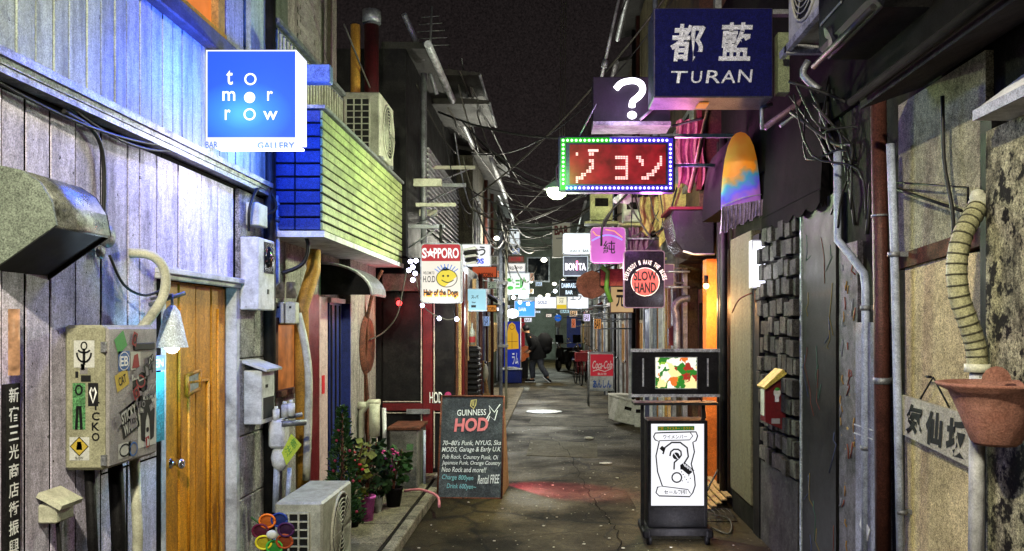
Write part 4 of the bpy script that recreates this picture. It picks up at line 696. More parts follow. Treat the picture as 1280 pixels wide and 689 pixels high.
# stack of black trays with bottles on top
t = Thing('tray_stack', 'tall stack of black ribbed trays just past the black bar corner', 'tray stack', (-1.03, 10.1, 0))
tm_ = MB().box(-.165, .165, -.2, .2, 0, .042).box(-.15, .15, -.18, .18, .042, .06).mesh('tray', m_black, bevel=.008)
for k in range(21): t.piece('tray', tm_, (-1.03 + random.uniform(-.006, .006), 10.1, .02 + k * .064), rot=(0, 0, random.uniform(-.03, .03)))
zt = 1.38
for k, (dx, mt, lab) in enumerate(((-.11, ms_red, 'bottle with a red label on the tray stack, closest to the wall'), (-.03, flat('green_glass', C('3c4a1c')), 'green glass bottle between two red labelled bottles'), (.08, ms_red, 'bottle with a red label on the outer corner of the tray stack'))):
    b = Thing('bottle', lab, 'bottle', (-1.03 + dx, 9.98, zt), 'bottles on the tray stack')
    b.part('glass', MB().lathe([(0, 0), (.035, 0), (.038, .12), (.035, .16), (.012, .21), (.012, .26), (0, .262)], b.loc, 12), M('bottle_glass', C('8a8878'), .1, dirt=.2, bump=0) if k != 1 else mt); b.part('label', MB().lathe([(.0395, .03), (.0395, .10)], b.loc, 12), ms_red if k != 1 else m_inkyellow); 
t = Thing('plastic_crate', 'yellow-green crate on end beside the black tray stack', 'crate', (-.9, 11, 0)); t.part('body', MB().box(-.98, -.85, 10.95, 11.3, .0, .34), flat('lime_plastic', C('8f9a58')), bevel=.012)
for k in range(3): t.part('rib', MB().box(-.985, -.845, 10.94, 10.95, .08 + k * .09, .1 + k * .09), m_cream)
t = Thing('leaning_easel', 'folded wooden easel leaning by the crate', 'easel', (-.95, 13.4, 0)); t.part('leg', MB().tube([(-.93, 13.2, 0.03), (-1.1, 13.4, 1.05)], .02, 6), m_ply); t.part('leg', MB().tube([(-1.05, 13.6, 0.03), (-1.1, 13.5, 1.0)], .02, 6), m_ply)
t.part('crossbar', MB().box(-1.1, -.98, 13.28, 13.32, .5, .54), m_ply); t.part('cloth', MB().ball((-1.06, 13.4, .85), .1, 8, (.5, 1, 1.5)), m_cream)

# ================================================================== further buildings, both sides
def shopfront(name, label, X, Y0, Y1, H, depth, wallm, seed, roof_over=.25, floors=2):
    s_ = -1 if X < 0 else 1; rnd = random.Random(seed); t = Thing(name, label, 'building', (X, (Y0 + Y1) / 2, 0))
    t.part('wall', MB().box(X, X + s_ * depth, Y0 + .01, Y1 - .01, 0, H), wallm)
    t.part('roof', MB().prism([(X - s_ * roof_over, H), (X + s_ * depth, H + .9), (X + s_ * depth, H + .96), (X - s_ * roof_over, H + .06)], 'y', Y0, Y1), m_roof)
    t.part('gutter', MB().cyl((X - s_ * (roof_over + .03), Y0, H - .01), (X - s_ * (roof_over + .03), Y1, H - .01), .045, n=8), m_ledge)
    y = Y0 + .25
    while y < Y1 - 1.0:
        f = -s_ * .03
        if rnd.random() < .5:
            d_ = t.part('door', MB().box(X, X + f, y, y + .75, .02, 1.85), rnd.choice([m_redpaint, m_bluedoor, m_rust, m_door, m_black]), bevel=.004); t.part('handle', MB().ball((X + f * 2, y + .65, .95), .025, 8), m_chrome, d_); t.part('door_frame', MB().box(X, X + f * 1.6, y - .06, y - .004, .0, 1.9).box(X, X + f * 1.6, y + .754, y + .81, 0, 1.9).box(X, X + f * 1.6, y - .06, y + .81, 1.9, 1.97), m_white, d_); dy = 1.0
        else:
            lit = rnd.random() < .55; w_ = t.part('window', MB().box(X, X + f, y, y + .7, .9, .95).box(X, X + f, y, y + .7, 1.65, 1.7).box(X, X + f, y, y + .05, .95, 1.65).box(X, X + f, y + .65, y + .7, .95, 1.65).box(X, X + f, y + .33, y + .37, .95, 1.65), m_ply)
            t.part('pane', MB().box(X, X + f * .4, y + .05, y + .65, .95, 1.65), m_paneW if lit else m_glassdark, w_); dy = .95
        if rnd.random() < .6:
            a = t.part('awning', MB().prism([(X, 2.25), (X - s_ * .38, 2.02), (X - s_ * .38, 1.96), (X, 2.19)], 'y', y - .1, y + .85), rnd.choice([m_black, m_redpaint, m_greymetal, m_bluedoor])) 
        y += dy
    y = Y0 + .3
    while y < Y1 - 1.0:
        f = -s_ * .035; z = rnd.uniform(2.7, 2.9)
        w_ = t.part('window', MB().box(X, X + f, y, y + .8, z, z + .05).box(X, X + f, y, y + .8, z + .85, z + .9).box(X, X + f, y, y + .05, z + .05, z + .85).box(X, X + f, y + .75, y + .8, z + .05, z + .85).box(X, X + f, y + .38, y + .42, z + .05, z + .85), m_greymetal)
        t.part('pane', MB().box(X, X + f * .4, y + .05, y + .75, z + .05, z + .85), m_paneW if rnd.random() < .25 else m_glassdark, w_)
        y += rnd.uniform(1.2, 1.8)
    for k in range(3): yy = rnd.uniform(Y0 + .2, Y1 - .2); t.part('downpipe', MB().cyl((X - s_ * .05, yy, 0), (X - s_ * .05, yy, H - .05), .035, n=8), rnd.choice([m_conduit, m_greymetal, m_rustpipe, m_black]))
    return t
m_paneW = E('warm_pane', C('e0a050'), .6, .5, 8)
wA = M('grey_timber_wall', C('454136'), .8, dirt=.8, dcol=C('1f1c18'), scale=3, streak=(4, 4, .5), grain=.4)
wB_ = M('brown_sheet_wall', C('42321f'), .8, dirt=.8, dcol=C('1d1612'), scale=4, grain=.4)
wC = M('green_sheet_wall', C('434a38'), .7, dirt=.7, scale=3, streak=(4, 4, .6), grain=.4)
wD = M('cream_sheet_wall', C('6d6548'), .8, dirt=.7, scale=3, grain=.4)
shopfront('bar_building', 'grey weathered bar with low eaves beyond the tray stack', -1.25, 13.25, 17.5, 4.3, 4, wA, 2)
shopfront('bar_building', 'brown sheeted bar behind the blue banner', -1.62, 17.5, 22.5, 4.9, 4, wB_, 3)
shopfront('bar_building', 'greenish bar standing past the blue banner near the alley end', -1.62, 22.5, 29, 5.3, 4, wC, 5)
shopfront('bar_building', 'cream fronted bar beyond the styrofoam boxes', 1.42, 10.6, 14.6, 6.6, 4, wD, 8)
shopfront('bar_building', 'brown fronted bar behind the soft drink board', 1.4, 14.6, 19.5, 6.2, 4, wB_, 9)
shopfront('bar_building', 'grey bar behind the parked bicycle', 1.3, 19.5, 25.5, 5.6, 4, wA, 11)
shopfront('bar_building', 'greenish bar where the scooters are parked', 1.3, 25.5, 38, 5.4, 4, wC, 12)
shopfront('bar_building', 'dim bar at the alley end past the walking person', -1.9, 29, 38, 5.0, 4, wA, 13)
eb = Thing('end_building', 'green-grey shuttered building closing off the far end of the alley', 'building', (-.5, 40, 0)); eb.part('wall', MB().box(-8, 8, 40, 46, 0, 6.5), m_greenwall)
eb.part('shutter', MB().box(-1.6, .15, 39.95, 40, .05, 2.6), M('green_shutter', C('6c766c'), .6, dirt=.4, scale=3)); eb.part('shutter_case', MB().box(-1.7, .25, 39.8, 40, 2.6, 3.0), m_greymetal); eb.part('door', MB().box(.7, 1.8, 39.95, 40, 0, 2.1), m_bluedoor)
for x in (-3, -1.2, .6): w_ = eb.part('window', MB().box(x, x + 1.1, 39.94, 40, 3.7, 4.9), m_greymetal); eb.part('pane', MB().box(x + .07, x + 1.03, 39.92, 39.94, 3.77, 4.83), m_glassdark, w_)
# ================================================================== RIGHT near building
XR = 1.6
rb_ = Thing('old_plaster_building', 'old dark building with peeling plaster, stone facing and pipes on its front', 'building', (XR, 4.5, 0))
rb_.part('wall', MB().box(XR + .03, 5, -3, 7.95, 0, 4.6), m_dark)
rb_.part('peeling_post', MB().box(XR - .04, XR + .03, 2.2, 3.02, 0, 2.3), m_bark); rb_.part('dark_gap_board', MB().box(XR - .02, XR + .03, 3.02, 3.1, 0, 2.4), m_black)
rb_.part('upper_plaster', MB().prism([(3.1, 1.97), (3.88, 1.93), (3.88, 2.62), (3.1, 2.62)], 'x', XR, XR + .03), m_concrete); rb_.part('ledge_strip', MB().prism([(3.1, 1.90), (3.88, 1.86), (3.88, 1.928), (3.1, 1.968)], 'x', XR - .012, XR + .03), m_rust)
rb_.part('plaster_board', MB().box(XR + .005, XR + .03, 3.12, 3.82, .05, 1.88), m_plaster)
rb_.part('graffiti_panel', MB().box(XR, XR + .03, 4.4, 4.68, 0, 2.05), M('poster_scraps', C('48434c'), .5, dirt=1, dcol=C('0c0b10'), scale=9, bump=.6, grain=.5, chip=(C('b08a30'), 13, .64)))
rb_.part('metal_door', MB().box(XR - .01, XR + .03, 4.02, 4.40, 0, 1.62), M('lavender_door', C('77788a'), .35, .3, dirt=.6, dcol=C('2c2c36'), scale=4, grain=.3))
rb_.part('tape_mark', MB().ribbon([(0, 0), (1, 0), (1, 1), (0, 1)], .15, (XR - .0115, 4.42, 1.04), (0, -.26, 0), (0, 0, .045), True), m_white); rb_.part('paper_scrap', MB().obox((XR - .014, 4.26, .58), (.004, .12, .07), (.5, 0, 0)), m_white)
rb_.part('black_panel', MB().box(XR - .012, XR + .03, 4.7, 5.33, 0, 2.35), m_black)
gr = MB(); rg = random.Random(21)
cols3 = [MB(), MB(), MB(), MB()]
for k in range(20):
    y = rg.uniform(4.72, 5.3); z = rg.uniform(.3, 2.2); q_ = [(XR - .0135, y + rg.uniform(-.03, .03) * j, z - j * rg.uniform(.03, .1)) for j in range(4)]; cols3[k % 4].tube(q_, .0022, 4)
for mb, cc in zip(cols3, ('6a5c28', '3c4566', '5c3028', '345246')): rb_.part('paint_drips', mb, flat('drip_' + cc, C(cc)), kind='stuff')
cols3 = [MB(), MB(), MB()]
for k in range(36):
    y = rg.uniform(4.42, 4.67); z = rg.uniform(.3, 2.0); q_ = [(XR - .002, y + rg.uniform(-.02, .02) * j, z - j * rg.uniform(.01, .05)) for j in range(3)]; cols3[k % 3].tube(q_, .004, 4)
for mb, cc in zip(cols3, ('80602a', '6a3424', '6e7078')): rb_.part('paint_drips', mb, flat('drip_' + cc, C(cc)), kind='stuff')
rb_.part('edge_strip', MB().box(XR - .02, XR - .005, 5.335, 5.36, .1, 2.3), M('bright_edge', C('c0c8d0'), .3, .5))
sf = rb_.part('stone_facing', MB().box(XR, XR + .03, 5.37, 6.32, 0, 2.45), m_dark)
for v_ in range(4): pass
bms = [MB().box(0, .05, 0, 1, 0, 1).mesh('brick', m_stone, bevel=.0) for _ in range(1)]
sm_ = []
for w0 in (.10, .12, .14):
    sm_.append(MB().box(-.05, 0, 0, w0, 0, .118).mesh('brick', m_stone, bevel=.004))
z = .62; row = 0
while z < 2.3:
    y = 5.375 + (0 if row % 2 else -.0); 
    if row % 2: y += .0
    first = True
    while y < 6.24:
        k = rg.randrange(3); w0 = (.10, .12, .14)[k]
        if first and row % 2: w0 = .06
        if rg.random() > .09: rb_.piece('brick', sm_[k], (XR + .0 - rg.choice([0, .007, .015, -.008]), y, z + rg.uniform(-.012, .012)), sf, scale=(1, (w0 - .006) / (.10, .12, .14)[k], rg.uniform(.8, 1)), rot=(rg.uniform(-.05, .05), 0, 0)); y += w0 + .012; first = False
    z += .132; row += 1
rb_.part('base_render', MB().box(XR - .03, XR, 5.37, 6.32, 0, .6), M('cracked_base', C('3a3634'), .8, dirt=.8, scale=5, bump=1, grain=.5))
rb_.part('tan_board', MB().box(XR - .05, XR + .03, 6.55, 7.30, .2, 2.35), m_tan, bevel=.006); rb_.part('board_base', MB().box(XR - .03, XR + .03, 6.55, 7.30, 0, .195), m_dark)
rb_.part('dark_post', MB().box(XR - .04, XR + .03, 6.33, 6.52, 0, 2.3), m_black); rb_.part('dark_post', MB().cyl((XR - .06, 7.55, 0), (XR - .06, 7.55, 3.3), .035).cyl((XR - .05, 7.75, 0), (XR - .05, 7.75, 3.3), .03), m_blackmetal)
rb_.part('far_wall', MB().box(XR, XR + .03, 7.35, 7.95, 0, 2.3), m_black)
# eaves, beams overhead
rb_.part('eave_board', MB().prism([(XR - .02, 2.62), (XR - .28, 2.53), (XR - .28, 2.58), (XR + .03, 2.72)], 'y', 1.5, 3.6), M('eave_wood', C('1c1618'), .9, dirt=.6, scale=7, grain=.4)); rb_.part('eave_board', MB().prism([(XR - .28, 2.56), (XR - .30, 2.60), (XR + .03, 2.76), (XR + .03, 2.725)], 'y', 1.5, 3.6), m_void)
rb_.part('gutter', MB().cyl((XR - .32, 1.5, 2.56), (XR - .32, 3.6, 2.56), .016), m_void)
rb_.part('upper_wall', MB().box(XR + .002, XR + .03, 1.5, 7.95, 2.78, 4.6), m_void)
t = Thing('white_canopy', 'small white metal canopy above the peeling wall', 'canopy', (1.5, 2.8, 2.2)); t.part('sheet', MB().prism([(XR + .0, 2.455), (XR - .16, 2.335), (XR - .16, 2.30), (XR, 2.30)], 'y', 2.2, 2.86), m_white); t.part('fascia', MB().box(XR - .166, XR - .16, 2.2, 2.865, 2.3, 2.335), M('canopy_fascia', C('8f90a0'), .5, dirt=.5)); 
# pipes on the right
t = pipe('pale blue-grey drainpipe with an angled offset on the dark wall', [P(1047, 190, 4.5), P(1047, 300, 4.5), P(1062, 318, 4.42), P(1080, 342, 4.28), P(1082, 360, 4.25), P(1082, 700, 4.25)], .021, m_conduit, 'drainpipe', bands=((P(1082, 385, 4.25), .027, .025), (P(1082, 560, 4.25), .027, .02)))
t = pipe('thick rust-red drainpipe between the two pale pipes', [P(1098, 120, 3.95), P(1102, 400, 3.95), P(1104, 700, 3.95)], .036, m_rustpipe, 'drainpipe', n=16, bands=((P(1103, 476, 3.95), .042, .03), (P(1100, 270, 3.95), .041, .01)))
t = pipe('slim steel-blue pipe closest to the tan plaster', [P(1113, 180, 3.75), P(1118, 310, 3.75), P(1122, 500, 3.75), P(1126, 700, 3.75)], .018, m_conduit, 'drainpipe', bands=((P(1117, 318, 3.75), .026, .02), (P(1127, 640, 3.75), .025, .02)))
t = Thing('flexible_duct', 'ribbed cream duct snaking down the tan plaster into a white pipe', 'duct', P(1222, 689, 3.0))
dp = [P(1228, 252, 3.1), P(1216, 270, 3.04), P(1203, 295, 3.0), P(1196, 330, 3.0), P(1199, 370, 3.0), P(1211, 405, 3.0), P(1220, 435, 3.0), P(1222, 462, 3.0)]
mb = MB().tube(dp, .035, 12, curve=7); t.part('hose', mb, M('cream_duct', C('a3a07c'), .5, dirt=.4, dcol=C('5a573c'), scale=8, grain=.2))
# rings along the hose
def cat(pts, m): 
    q = []; pts = [Vector(p) for p in pts]
    for i in range(len(pts) - 1):
        p0 = pts[max(i - 1, 0)]; p1 = pts[i]; p2 = pts[i + 1]; p3 = pts[min(i + 2, len(pts) - 1)]
        for k in range(m): u = k / m; q.append(.5 * ((2 * p1) + (p2 - p0) * u + (2 * p0 - 5 * p1 + 4 * p2 - p3) * u * u + (3 * p1 - p0 - 3 * p2 + p3) * u ** 3))
    return q
cp = cat(dp, 3); mb = MB()
for i in range(1, len(cp) - 1): d_ = (cp[i + 1] - cp[i - 1]).normalized(); mb.cyl(cp[i] - d_ * .003, cp[i] + d_ * .003, .0375, n=12)
t.part('ribs', mb, M('duct_rib', C('4f4c3a'), .6)); t.part('collar', MB().cyl(P(1222, 455, 3.0), P(1222, 465, 3.0), .045), m_cream); t.part('pipe', MB().cyl(P(1222, 462, 3.0), P(1220, 720, 3.0), .027), m_white)
t.part('joint', MB().ball(P(1226, 256, 3.08), .045, 10).ball(P(1222, 246, 3.08), .03, 8), m_cream)
t = Thing('wall_pot', 'terracotta half pot hanging on the peeling wall', 'flower pot', P(1245, 556, 2.7)); c_ = P(1245, 556, 2.7)
t.part('pot', MB().lathe([(0, 0), (.062, 0), (.074, .01), (.10, .075), (.124, .135), (.142, .172), (.176, .19), (.18, .20), (.17, .201), (.136, .178), (.12, .15), (0, .14)], c_, 28), m_terra); t.part('soil', MB().cyl(c_ + Vector((0, 0, .165)), c_ + Vector((0, 0, .17)), .11, n=20), m_dark); t.part('broken_shard', MB().lathe([(0, 0), (.05, .004)], c_ + Vector((.03, .05, .2)), 8, a0=0, a1=PI, ax='y'), m_terra)
t = Thing('wooden_name_board', 'pale board with black brush characters hung under a bent wire on tan plaster', 'sign', (XR - .03, 3.4, 1.1)); yb0, yb1 = 3.07, 3.76
t.part('board', MB().add([(XR - .02, yb1, 1.118), (XR - .02, yb0, 1.065), (XR - .02, yb0, 1.262), (XR - .02, yb1, 1.293), (XR - .035, yb1, 1.118), (XR - .035, yb0, 1.065), (XR - .035, yb0, 1.262), (XR - .035, yb1, 1.293)], [(0, 1, 2, 3), (7, 6, 5, 4), (0, 4, 5, 1), (1, 5, 6, 2), (2, 6, 7, 3), (3, 7, 4, 0)]), M('pale_board', C('a8a292'), .7, dirt=.4, grain=.2))
[t.part('character', MB().text(ch, (XR - .037, y_, 1.128 - i * .018), (0, -w_, 0), (0, 0, .135 + .008 * i), .05, .12), m_ink) for i, (ch, y_, w_) in enumerate((('気', 3.71, .165), ('仙', 3.515, .155), ('坂', 3.335, .18)))]
t.part('hanger', MB().tube([(XR - .03, 3.58, 1.29), (XR - .03, 3.46, 1.39), (XR - .03, 3.32, 1.28)], .004, 5).tube([(XR - .03, 3.48, 1.39), (XR - .03, 3.52, 1.39)], .006, 5), m_black)
single('wire_bracket', MB().tube([(XR - .04, 3.9, 2.27), (XR - .04, 3.15, 2.12), (XR - .04, 3.15, 2.06)], .005, 5).tube([(XR - .04, 3.9, 2.25), (XR - .04, 3.2, 2.04)], .007, 5), m_black, 'thin black wire bracket stretched over the rough concrete', 'bracket')
single('cable', MB().tube([P(1178, 120, 3.3), P(1180, 200, 3.3), P(1190, 260, 3.25), P(1192, 300, 3.25)], .008, 6, curve=4), m_cable, 'black cable hanging down over the rough concrete', 'cable')
# right awnings
t = Thing('black_awning', 'black fabric awning with a scalloped valance over the stone facing', 'awning', (1.5, 5.7, 2.2))
t.part('fabric', MB().prism([(XR, 3.05), (XR - .015, 3.0), (XR - .03, 2.75), (XR - .05, 2.4), (XR - .04, 2.38), (XR, 2.38)], 'y', 4.85, 6.2), m_fabric)
mb = MB(); n_ = 40; pts = [(4.85 + 1.35 * i / n_, 2.385 - .07 - .035 * abs(math.sin(i * PI / 8))) for i in range(n_ + 1)]
mb.prism([(4.85, 2.39)] + pts + [(6.2, 2.39)], 'x', XR - .054, XR - .048); t.part('valance', mb, m_fabric); mb = MB(); px_ = [(XR - .05 + .05 * i / 12, 2.385 - .06 - .035 * abs(math.sin(i * PI / 6))) for i in range(13)]; mb.prism([(XR - .05, 2.39)] + px_ + [(XR, 2.39)], 'y', 4.846, 4.852); t.part('side_valance', mb, m_fabric)
am, an, al, ab = nt('painted_light_canvas')   # orange above, blue-green band, violet below: coloured sign light put into the colour
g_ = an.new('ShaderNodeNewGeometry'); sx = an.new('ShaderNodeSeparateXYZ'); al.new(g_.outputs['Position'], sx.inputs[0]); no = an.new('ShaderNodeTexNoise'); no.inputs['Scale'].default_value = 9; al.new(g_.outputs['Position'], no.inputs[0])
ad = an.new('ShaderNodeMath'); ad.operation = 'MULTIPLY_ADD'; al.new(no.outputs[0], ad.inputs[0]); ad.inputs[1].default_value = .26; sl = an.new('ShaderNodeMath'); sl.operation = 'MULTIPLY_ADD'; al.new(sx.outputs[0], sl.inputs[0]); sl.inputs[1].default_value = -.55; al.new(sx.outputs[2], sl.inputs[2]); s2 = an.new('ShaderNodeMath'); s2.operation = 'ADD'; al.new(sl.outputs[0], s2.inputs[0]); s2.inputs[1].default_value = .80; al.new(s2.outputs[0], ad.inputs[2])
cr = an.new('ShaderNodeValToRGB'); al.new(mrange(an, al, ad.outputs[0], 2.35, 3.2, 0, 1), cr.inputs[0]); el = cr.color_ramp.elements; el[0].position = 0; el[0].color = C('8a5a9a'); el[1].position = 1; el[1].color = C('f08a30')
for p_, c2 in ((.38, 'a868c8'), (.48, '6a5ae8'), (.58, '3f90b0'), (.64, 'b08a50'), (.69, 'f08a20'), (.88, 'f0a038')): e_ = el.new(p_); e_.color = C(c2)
al.new(cr.outputs[0], ab.inputs['Base Color']); ab.inputs['Roughness'].default_value = .55; al.new(cr.outputs[0], ab.inputs['Emission Color']); ab.inputs['Emission Strength'].default_value = .28  # weak emission makes the cloth glow, though it is no lamp
t = Thing('painted_light_awning', 'pointed awning end with orange, teal and violet light painted on, and ruffled hem', 'awning', (1.45, 6.5, 2.3))
ca = P(926, 0, 6.5).x; yt, ybm = P(0, 165, 6.5).z, P(0, 262, 6.5).z
half = [(.0, 1.0), (.035, .985), (.07, .93), (.10, .82), (.125, .65), (.143, .42), (.152, .2), (.155, 0)]
prof = [(ca + a, ybm + (yt - ybm) * b) for a, b in half] + [(ca - a, ybm + (yt - ybm) * b) for a, b in reversed(half[1:])]
v = []; f = []; rows_ = 8
mb = MB(); n_ = len(prof)
# bulged canvas: three shrinking contours toward the camera
for k, (s_, dy) in enumerate(((1, 0), (.8, -.035), (.45, -.06), (.1, -.07))): v += [(ca + (x - ca) * s_, 6.5 + dy, ybm + .3 + (z_ - ybm - .3) * s_) for x, z_ in prof]
for k in range(3): f += [(k * n_ + i, k * n_ + (i + 1) % n_, (k + 1) * n_ + (i + 1) % n_, (k + 1) * n_ + i) for i in range(n_)]
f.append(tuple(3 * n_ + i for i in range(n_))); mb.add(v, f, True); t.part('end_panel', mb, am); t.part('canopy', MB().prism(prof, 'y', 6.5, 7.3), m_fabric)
mb = MB(); n_ = 90; v = []
for i in range(n_ + 1):
    u = i / n_; x = ca - .16 + .32 * u; dy = -.022 * math.sin(u * 75 + 2 * math.sin(u * 9)) - .012; zt_ = ybm + .01 + .06 * u; zb = ybm - .20 + .15 * u + .012 * math.sin(u * 31)
    v += [(x, 6.44 + dy * .2, zt_), (x - .008, 6.44 + dy, (zt_ + zb) / 2), (x - .018, 6.44 + dy * 1.5, zb)]
mb.add(v, [(3 * i + q, 3 * i + 3 + q, 3 * i + 4 + q, 3 * i + 1 + q) for i in range(n_) for q in (0, 1)], True); mb.keep = True
t.part('ruffled_hem', mb, M('satin_hem', C('a08aa0'), .35, dirt=1, dcol=C('1a1418'), scale=16, streak=(1, 1, .5)))
t.part('seam', MB().tube([(ca - .155, 6.46, ybm + .02), (ca, 6.43, ybm + .08), (ca + .15, 6.46, ybm + .11)], .004, 4, curve=3), m_white)
# white lit sign on the stone facing
t = lightbox('upright_light_box', 'small glaring white light box on the wall beside the tan board', P(940, 0, 6.3).x, P(964, 0, 6.3).x, 6.3, 6.4, P(0, 360, 6.3).z, P(0, 300, 6.3).z, E('hot_white', (.86, .86, 1, 1), 2.5), m_white)
lamp('box_light', (1.4, 6.1, 2.0), (.85, .85, 1), 1.2, .08, t.o)
t.part('socket', MB().cyl((1.56, 6.35, 1.88), (1.56, 6.35, 1.78), .03).tube([(1.5, 6.3, 1.85), (1.4, 6.28, 1.8), (1.35, 6.3, 1.7)], .006, 5, curve=4), m_rust)
# red post box with yellow roof
t = Thing('red_letter_box', 'small red house-shaped box with a yellow roof on the stone wall', 'letter box', P(968, 540, 5.7)); xa, xb = P(955, 0, 5.7).x, P(980, 0, 5.7).x; za, zb_ = P(0, 538, 5.7).z, P(0, 485, 5.7).z
t.part('body', MB().prism([(xa, za + .06), (xb, za), (xb, zb_ + .08), (xa, zb_)], 'y', 5.66, 5.8), m_redpaint); t.part('roof', MB().prism([(xa - .02, zb_ + .01), (xb - .03, zb_ + .13), (xb + .01, zb_ + .11), (xa - .01, zb_ - .005)], 'y', 5.62, 5.82), M('yellow_roof', C('b8a44a'), .5, dirt=.6, scale=12)); t.part('cream_side', MB().prism([(xa - .004, za + .1), (xa - .002, za + .1), (xa - .002, zb_), (xa - .004, zb_)], 'y', 5.68, 5.78), m_cream)
t.part('lamp_emblem', MB().ball(((xa + xb) / 2 + .01, 5.655, zb_ - .03), .032, 10, (.8, .15, 1)).box((xa + xb) / 2 - .005, (xa + xb) / 2 + .02, 5.65, 5.658, zb_ - .09, zb_ - .05), m_white); t.part('emblem_top', MB().ball(((xa + xb) / 2 + .01, 5.652, zb_ - .005), .02, 8, (.9, .12, .6)), m_inkgreen)
t.part('caption', MB().box(xa + .04, xb - .04, 5.655, 5.659, za + .05, za + .085), ms_gy)
m_lime2 = M('grey_green_plate', C('6d7458'), .6, dirt=.4)
# upper right machinery
t = ac_unit('dim air conditioner unit on a bracket beside the dark blue sign', 1.42, 1.80, 4.2, 5.05, 3.27, 3.90, '-x', m_ac, feet=False)
t.part('bracket', MB().box(1.38, 1.8, 4.95, 4.99, 3.21, 3.262).box(1.38, 1.41, 4.1, 5.1, 3.22, 3.262), m_ledge); t.part('side_plate', MB().box(1.40, 1.47, 5.2, 5.3, 3.05, 3.42), m_lime2)
t = Thing('hanging_unit', 'dark rounded ventilation unit hanging high beside the eaves', 'ventilation unit', (1.5, 4, 2.9)); t.part('body', MB().box(1.35, 1.75, 3.5, 4.3, 2.95, 3.35), m_black, bevel=.05); t.part('rim', MB().tube([(1.34, 3.5, 2.93), (1.34, 4.3, 2.93)], .015), m_blackmetal); t.part('light_strip', MB().box(1.34, 1.345, 3.9, 4.2, 3.1, 3.112), m_greymetal)
t = Thing('sheet_duct', 'grey sheet metal duct slanting up over the hanging unit', 'duct', (1.4, 4.6, 3.2)); t.part('duct', MB().tube([(1.35, 4.1, 3.0), (1.6, 4.05, 3.1)], .06, 10), m_blackmetal); t.part('bent_pipe', MB().tube([(1.45, 4.75, 3.1), (1.42, 4.75, 3.02), (1.5, 4.7, 2.92)], .02, 8, curve=3), m_greymetal)
t = Thing('rooftop_panel', 'pale panel and round fan edge seen from below, at the top by the eaves', 'panel', (1.9, 3.2, 3.3)); t.part('sheet', MB().box(1.32, 1.8, 2.5, 4.2, 3.42, 3.46), m_concrete); t.part('rib', MB().box(1.3, 1.33, 2.5, 4.2, 3.40, 3.47), m_cream)
# cable bundle at right
rc = random.Random(5)
for k in range(16):
    a = P(rc.uniform(985, 1050), rc.uniform(100, 140), rc.uniform(4.6, 5)); b = P(rc.uniform(1040, 1100), rc.uniform(160, 250), rc.uniform(4.2, 4.6)); mid_ = (a + b) / 2 + Vector((rc.uniform(-.12, .12), 0, rc.uniform(-.2, .05)))
    single('cable', MB().tube([a, mid_, b, b + Vector((rc.uniform(-.05, .05), 0, -rc.uniform(.1, .3)))], rc.uniform(.005, .012), 5, curve=4), m_cable, 'dark cable in the tangle at the top of the rust-red drainpipe', 'cable', 'tangled cables by the drainpipes')
t = Thing('sign_bracket_frame', 'pinkish tube frame bracket sticking out beside the dark blue sign', 'bracket', P(970, 150, 5.4)); t.part('tube', MB().tube([P(1015, 118, 5.4), P(955, 160, 5.4)], .02, 8), M('pink_grey_tube', C('8a6a78'), .4, .3)); t.part('lower_tube', MB().tube([P(1012, 130, 5.45), P(975, 158, 5.45)], .012, 6).tube([P(953, 162, 5.4), P(952, 135, 5.4), P(965, 130, 5.4)], .014, 6), m_greymetal)

# ================================================================== RIGHT mid building (orange column etc.)
m_orangelit = M('orange_column', C('c96a28'), .5, dirt=.35, dcol=C('8a4018'), scale=5, grain=.2)
rm = Thing('orange_column_bar', 'cluttered bar front with an orange column and doorway behind the monitor stand', 'building', (1.45, 9, 0))
rm.part('wall', MB().box(1.66, 5, 8.0, 10.6, 0, 2.3).box(1.42, 5, 8.1, 10.58, 2.3, 5.6).box(1.42, 1.66, 9.4, 10.58, 0, 2.3), wB_)
rm.part('column', MB().box(1.49, 1.655, 8.1, 8.3, 0, 2.25), m_orangelit); rm.part('step', MB().box(1.3, 1.66, 8.0, 9.3, 0, .08), m_ply)
d_ = rm.part('door', MB().box(1.60, 1.66, 8.4, 9.2, .1, 2.0), m_rust); rm.part('door_glass', MB().box(1.59, 1.6, 8.5, 9.1, .9, 1.85), m_glassdark, d_); rm.part('door_frame', MB().box(1.45, 1.5, 9.3, 9.4, 0, 2.25).box(1.38, 1.42, 9.6, 9.75, 0, 2.2), m_greymetal)
rm.part('bent_duct', MB().tube([P(846, 470, 9.0), P(846, 400, 9.0), P(843, 385, 9.0), P(850, 375, 9.0), P(862, 373, 9.0)], .04, 10, curve=3), m_greymetal)
for k in range(3): rm.part('timber_post', MB().box(1.36 - .0, 1.42, 9.85 + k * .22, 9.95 + k * .22, 0, 2.2), (m_ply, m_yellowpipe, m_cream)[k])
for k, y in enumerate((8.4, 9.4)):
    w_ = rm.part('window', MB().box(1.38, 1.42, y, y + .75, 3.0, 3.8), m_greymetal); rm.part('pane', MB().box(1.375, 1.38, y + .06, y + .69, 3.06, 3.74), m_glassdark, w_)
t = Thing('assumed_column_lamp', 'assumed warm bulb under the black hood lighting the orange column', 'lamp', (1.42, 7.98, 2.05)); t.part('bulb', MB().ball((1.45, 7.9, 1.98), .03, 8), E('assumed_amber_bulb', (1, .55, .2, 1), 8)); t.part('socket', MB().cyl((1.45, 7.9, 2.0), (1.45, 7.9, 2.08), .02), m_black); lamp('assumed_amber_light', (1.42, 7.82, 1.8), (1, .5, .18), 9, .04, t.o)  # bulb assumed from the warm light on the column
